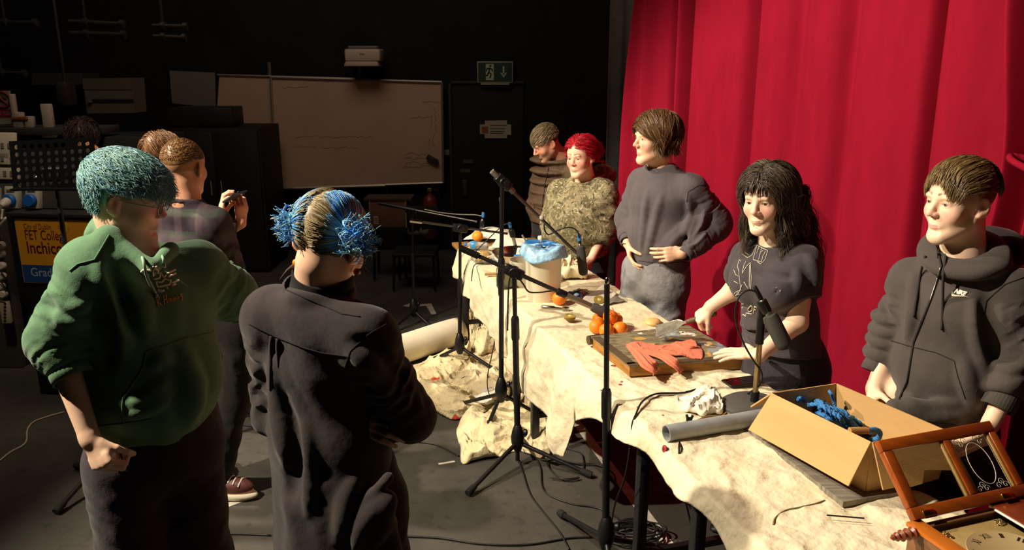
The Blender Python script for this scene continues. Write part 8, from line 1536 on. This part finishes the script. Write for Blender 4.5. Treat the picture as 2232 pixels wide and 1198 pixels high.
    MB().tube([g-V(0, 0, .02), lerp(g, ft, .45)], .011, 10).build('upper_tube', BS, t); MB().tube([lerp(g, ft, .42), ft+V(0, 0, .06)], .015, 10).build('lower_tube', BS, t); MB().box(PY(121, 412, Ym-.09), (np.linalg.norm(ex)*.98, .05, .008), frame(UP, ex)).build('ledge', mat('stand_sheet', '100f0f'), t)
    tripod(t, ft, .26, .3, .12)
    # stuff left of the desk: patch panel with jacks
    Yp = 5.1
    for i, (px, py) in enumerate(((4, 534), (4, 552), (6, 578), (6, 600), (4, 622), (9, 640))):
        lab = ['topmost white jack plug at the left frame edge', 'second white jack plug from the top at the frame edge', 'third white jack plug, beside the dark leads', 'fourth white jack plug down the frame edge', 'fifth white jack plug, just above the lowest', 'lowest white jack plug above the socket strip'][i]
        o = MB().lathe([(.02, 0), (.027, .004), (.027, .03), (.018, .04)], PY(px, py, Yp), (.2, -1, .1), 14).build('jack_plug', mat('plug_white', 'c2bcae', .5)); tag(o, lab, 'plug', 'white plugs at the frame edge')
    t = thing('patch_rack', 'grey patch panel rack at the left frame edge', 'rack', V(PY(-20, 700, 5.25)[0], 5.25, 0)); MB().box(V(PY(-22, 600, 5.25)[0], 5.25, .62), (.30, .10, 1.24), None, 0, .008).build('rack_body', mat('rack_grey', '4a4640', .6), t)
    t = thing('socket_strip', 'cream socket strip with a row of dark holes at the left frame edge', 'socket strip', PY(13, 680, Yp)); MB().box(PY(13, 680, Yp), (.06, .03, .15), None, 0, .004).build('strip_body', mat('strip_cream', 'b9ab90', .5), t); mb = MB()
    for k in range(6): MB().lathe([(.008, 0), (.008, .003)], PY(11, 661+7.5*k, Yp-.016), (0, -1, 0), 10).build('hole', mat('hole_dark', '2a1512', .6), t)
    for lab, pts in (('dark patch lead drooping at the frame edge, upper', ((0, 590), (8, 600), (14, 612))), ('dark patch lead drooping at the frame edge, lower', ((0, 612), (8, 622), (14, 636)))): cable(lab, [PY(x, y, Yp-.05) for x, y in pts], .004)
back()
# ------------------------------------------------------------------ camera, light
def setup():
    cd = bpy.data.cameras.new('camera'); cam = bpy.data.objects.new('camera', cd); COL.objects.link(cam)
    cd.sensor_width = 36; cd.sensor_fit = 'HORIZONTAL'; cd.lens = FPX/2232*36; cd.clip_start = .05; cd.clip_end = 60
    cam.location = (0, 0, CAM_H); cam.rotation_euler = (math.pi/2-PITCH, 0, 0); SC.camera = cam
    def spot(name, loc, aim, power, col, size, blend, rad):
        l = bpy.data.lights.new(name, 'SPOT'); l.energy = power; l.color = col; l.spot_size = math.radians(size); l.spot_blend = blend; l.shadow_soft_size = rad
        o = bpy.data.objects.new(name, l); COL.objects.link(o); o.location = loc; o.rotation_euler = (Vector(aim)-Vector(loc)).to_track_quat('-Z', 'Y').to_euler(); return o
    W = (1, .85, .66)
    spot('stage_light', (-3.7, 1.6, 4.5), (.6, 3.2, .7), 1900, W, 62, .4, .06)
    spot('stage_light', (-3.5, 4.0, 4.3), (.45, 4.0, .5), 1050, W, 58, .4, .05)
    spot('front_light', (.1, -2.2, 2.7), (1.25, 3.6, 1.1), 440, W, 36, .5, .10)
    spot('desk_fill', (-1.9, 2.6, 4.9), (-2.75, 4.9, .9), 210, (1, .82, .6), 44, .8, .15)  # unseen spot added to brighten the desk, sockets and poster
    a = bpy.data.lights.new('back_fill', 'AREA'); a.energy = 66; a.size = 2.5; a.color = (1, .76, .58); ao = bpy.data.objects.new('back_fill', a); COL.objects.link(ao); ao.location = (-1.6, 5.6, 5.3); ao.rotation_euler = (math.radians(28), 0, 0)  # unseen area light added to lift the dark back of the room
    w = bpy.data.worlds.new('world'); SC.world = w; w.use_nodes = True; bg = w.node_tree.nodes['Background']; bg.inputs[0].default_value = (1, .85, .7, 1); bg.inputs[1].default_value = .012
    vs = SC.view_settings; vs.view_transform = 'Standard'; vs.look = 'None'; vs.gamma = 1; vs.use_curve_mapping = False; vs.exposure = 0
    SC.cycles.use_denoising = True; SC.cycles.max_bounces = 6; SC.cycles.diffuse_bounces = 3; SC.cycles.transparent_max_bounces = 8; SC.cycles.sample_clamp_indirect = 4
setup()
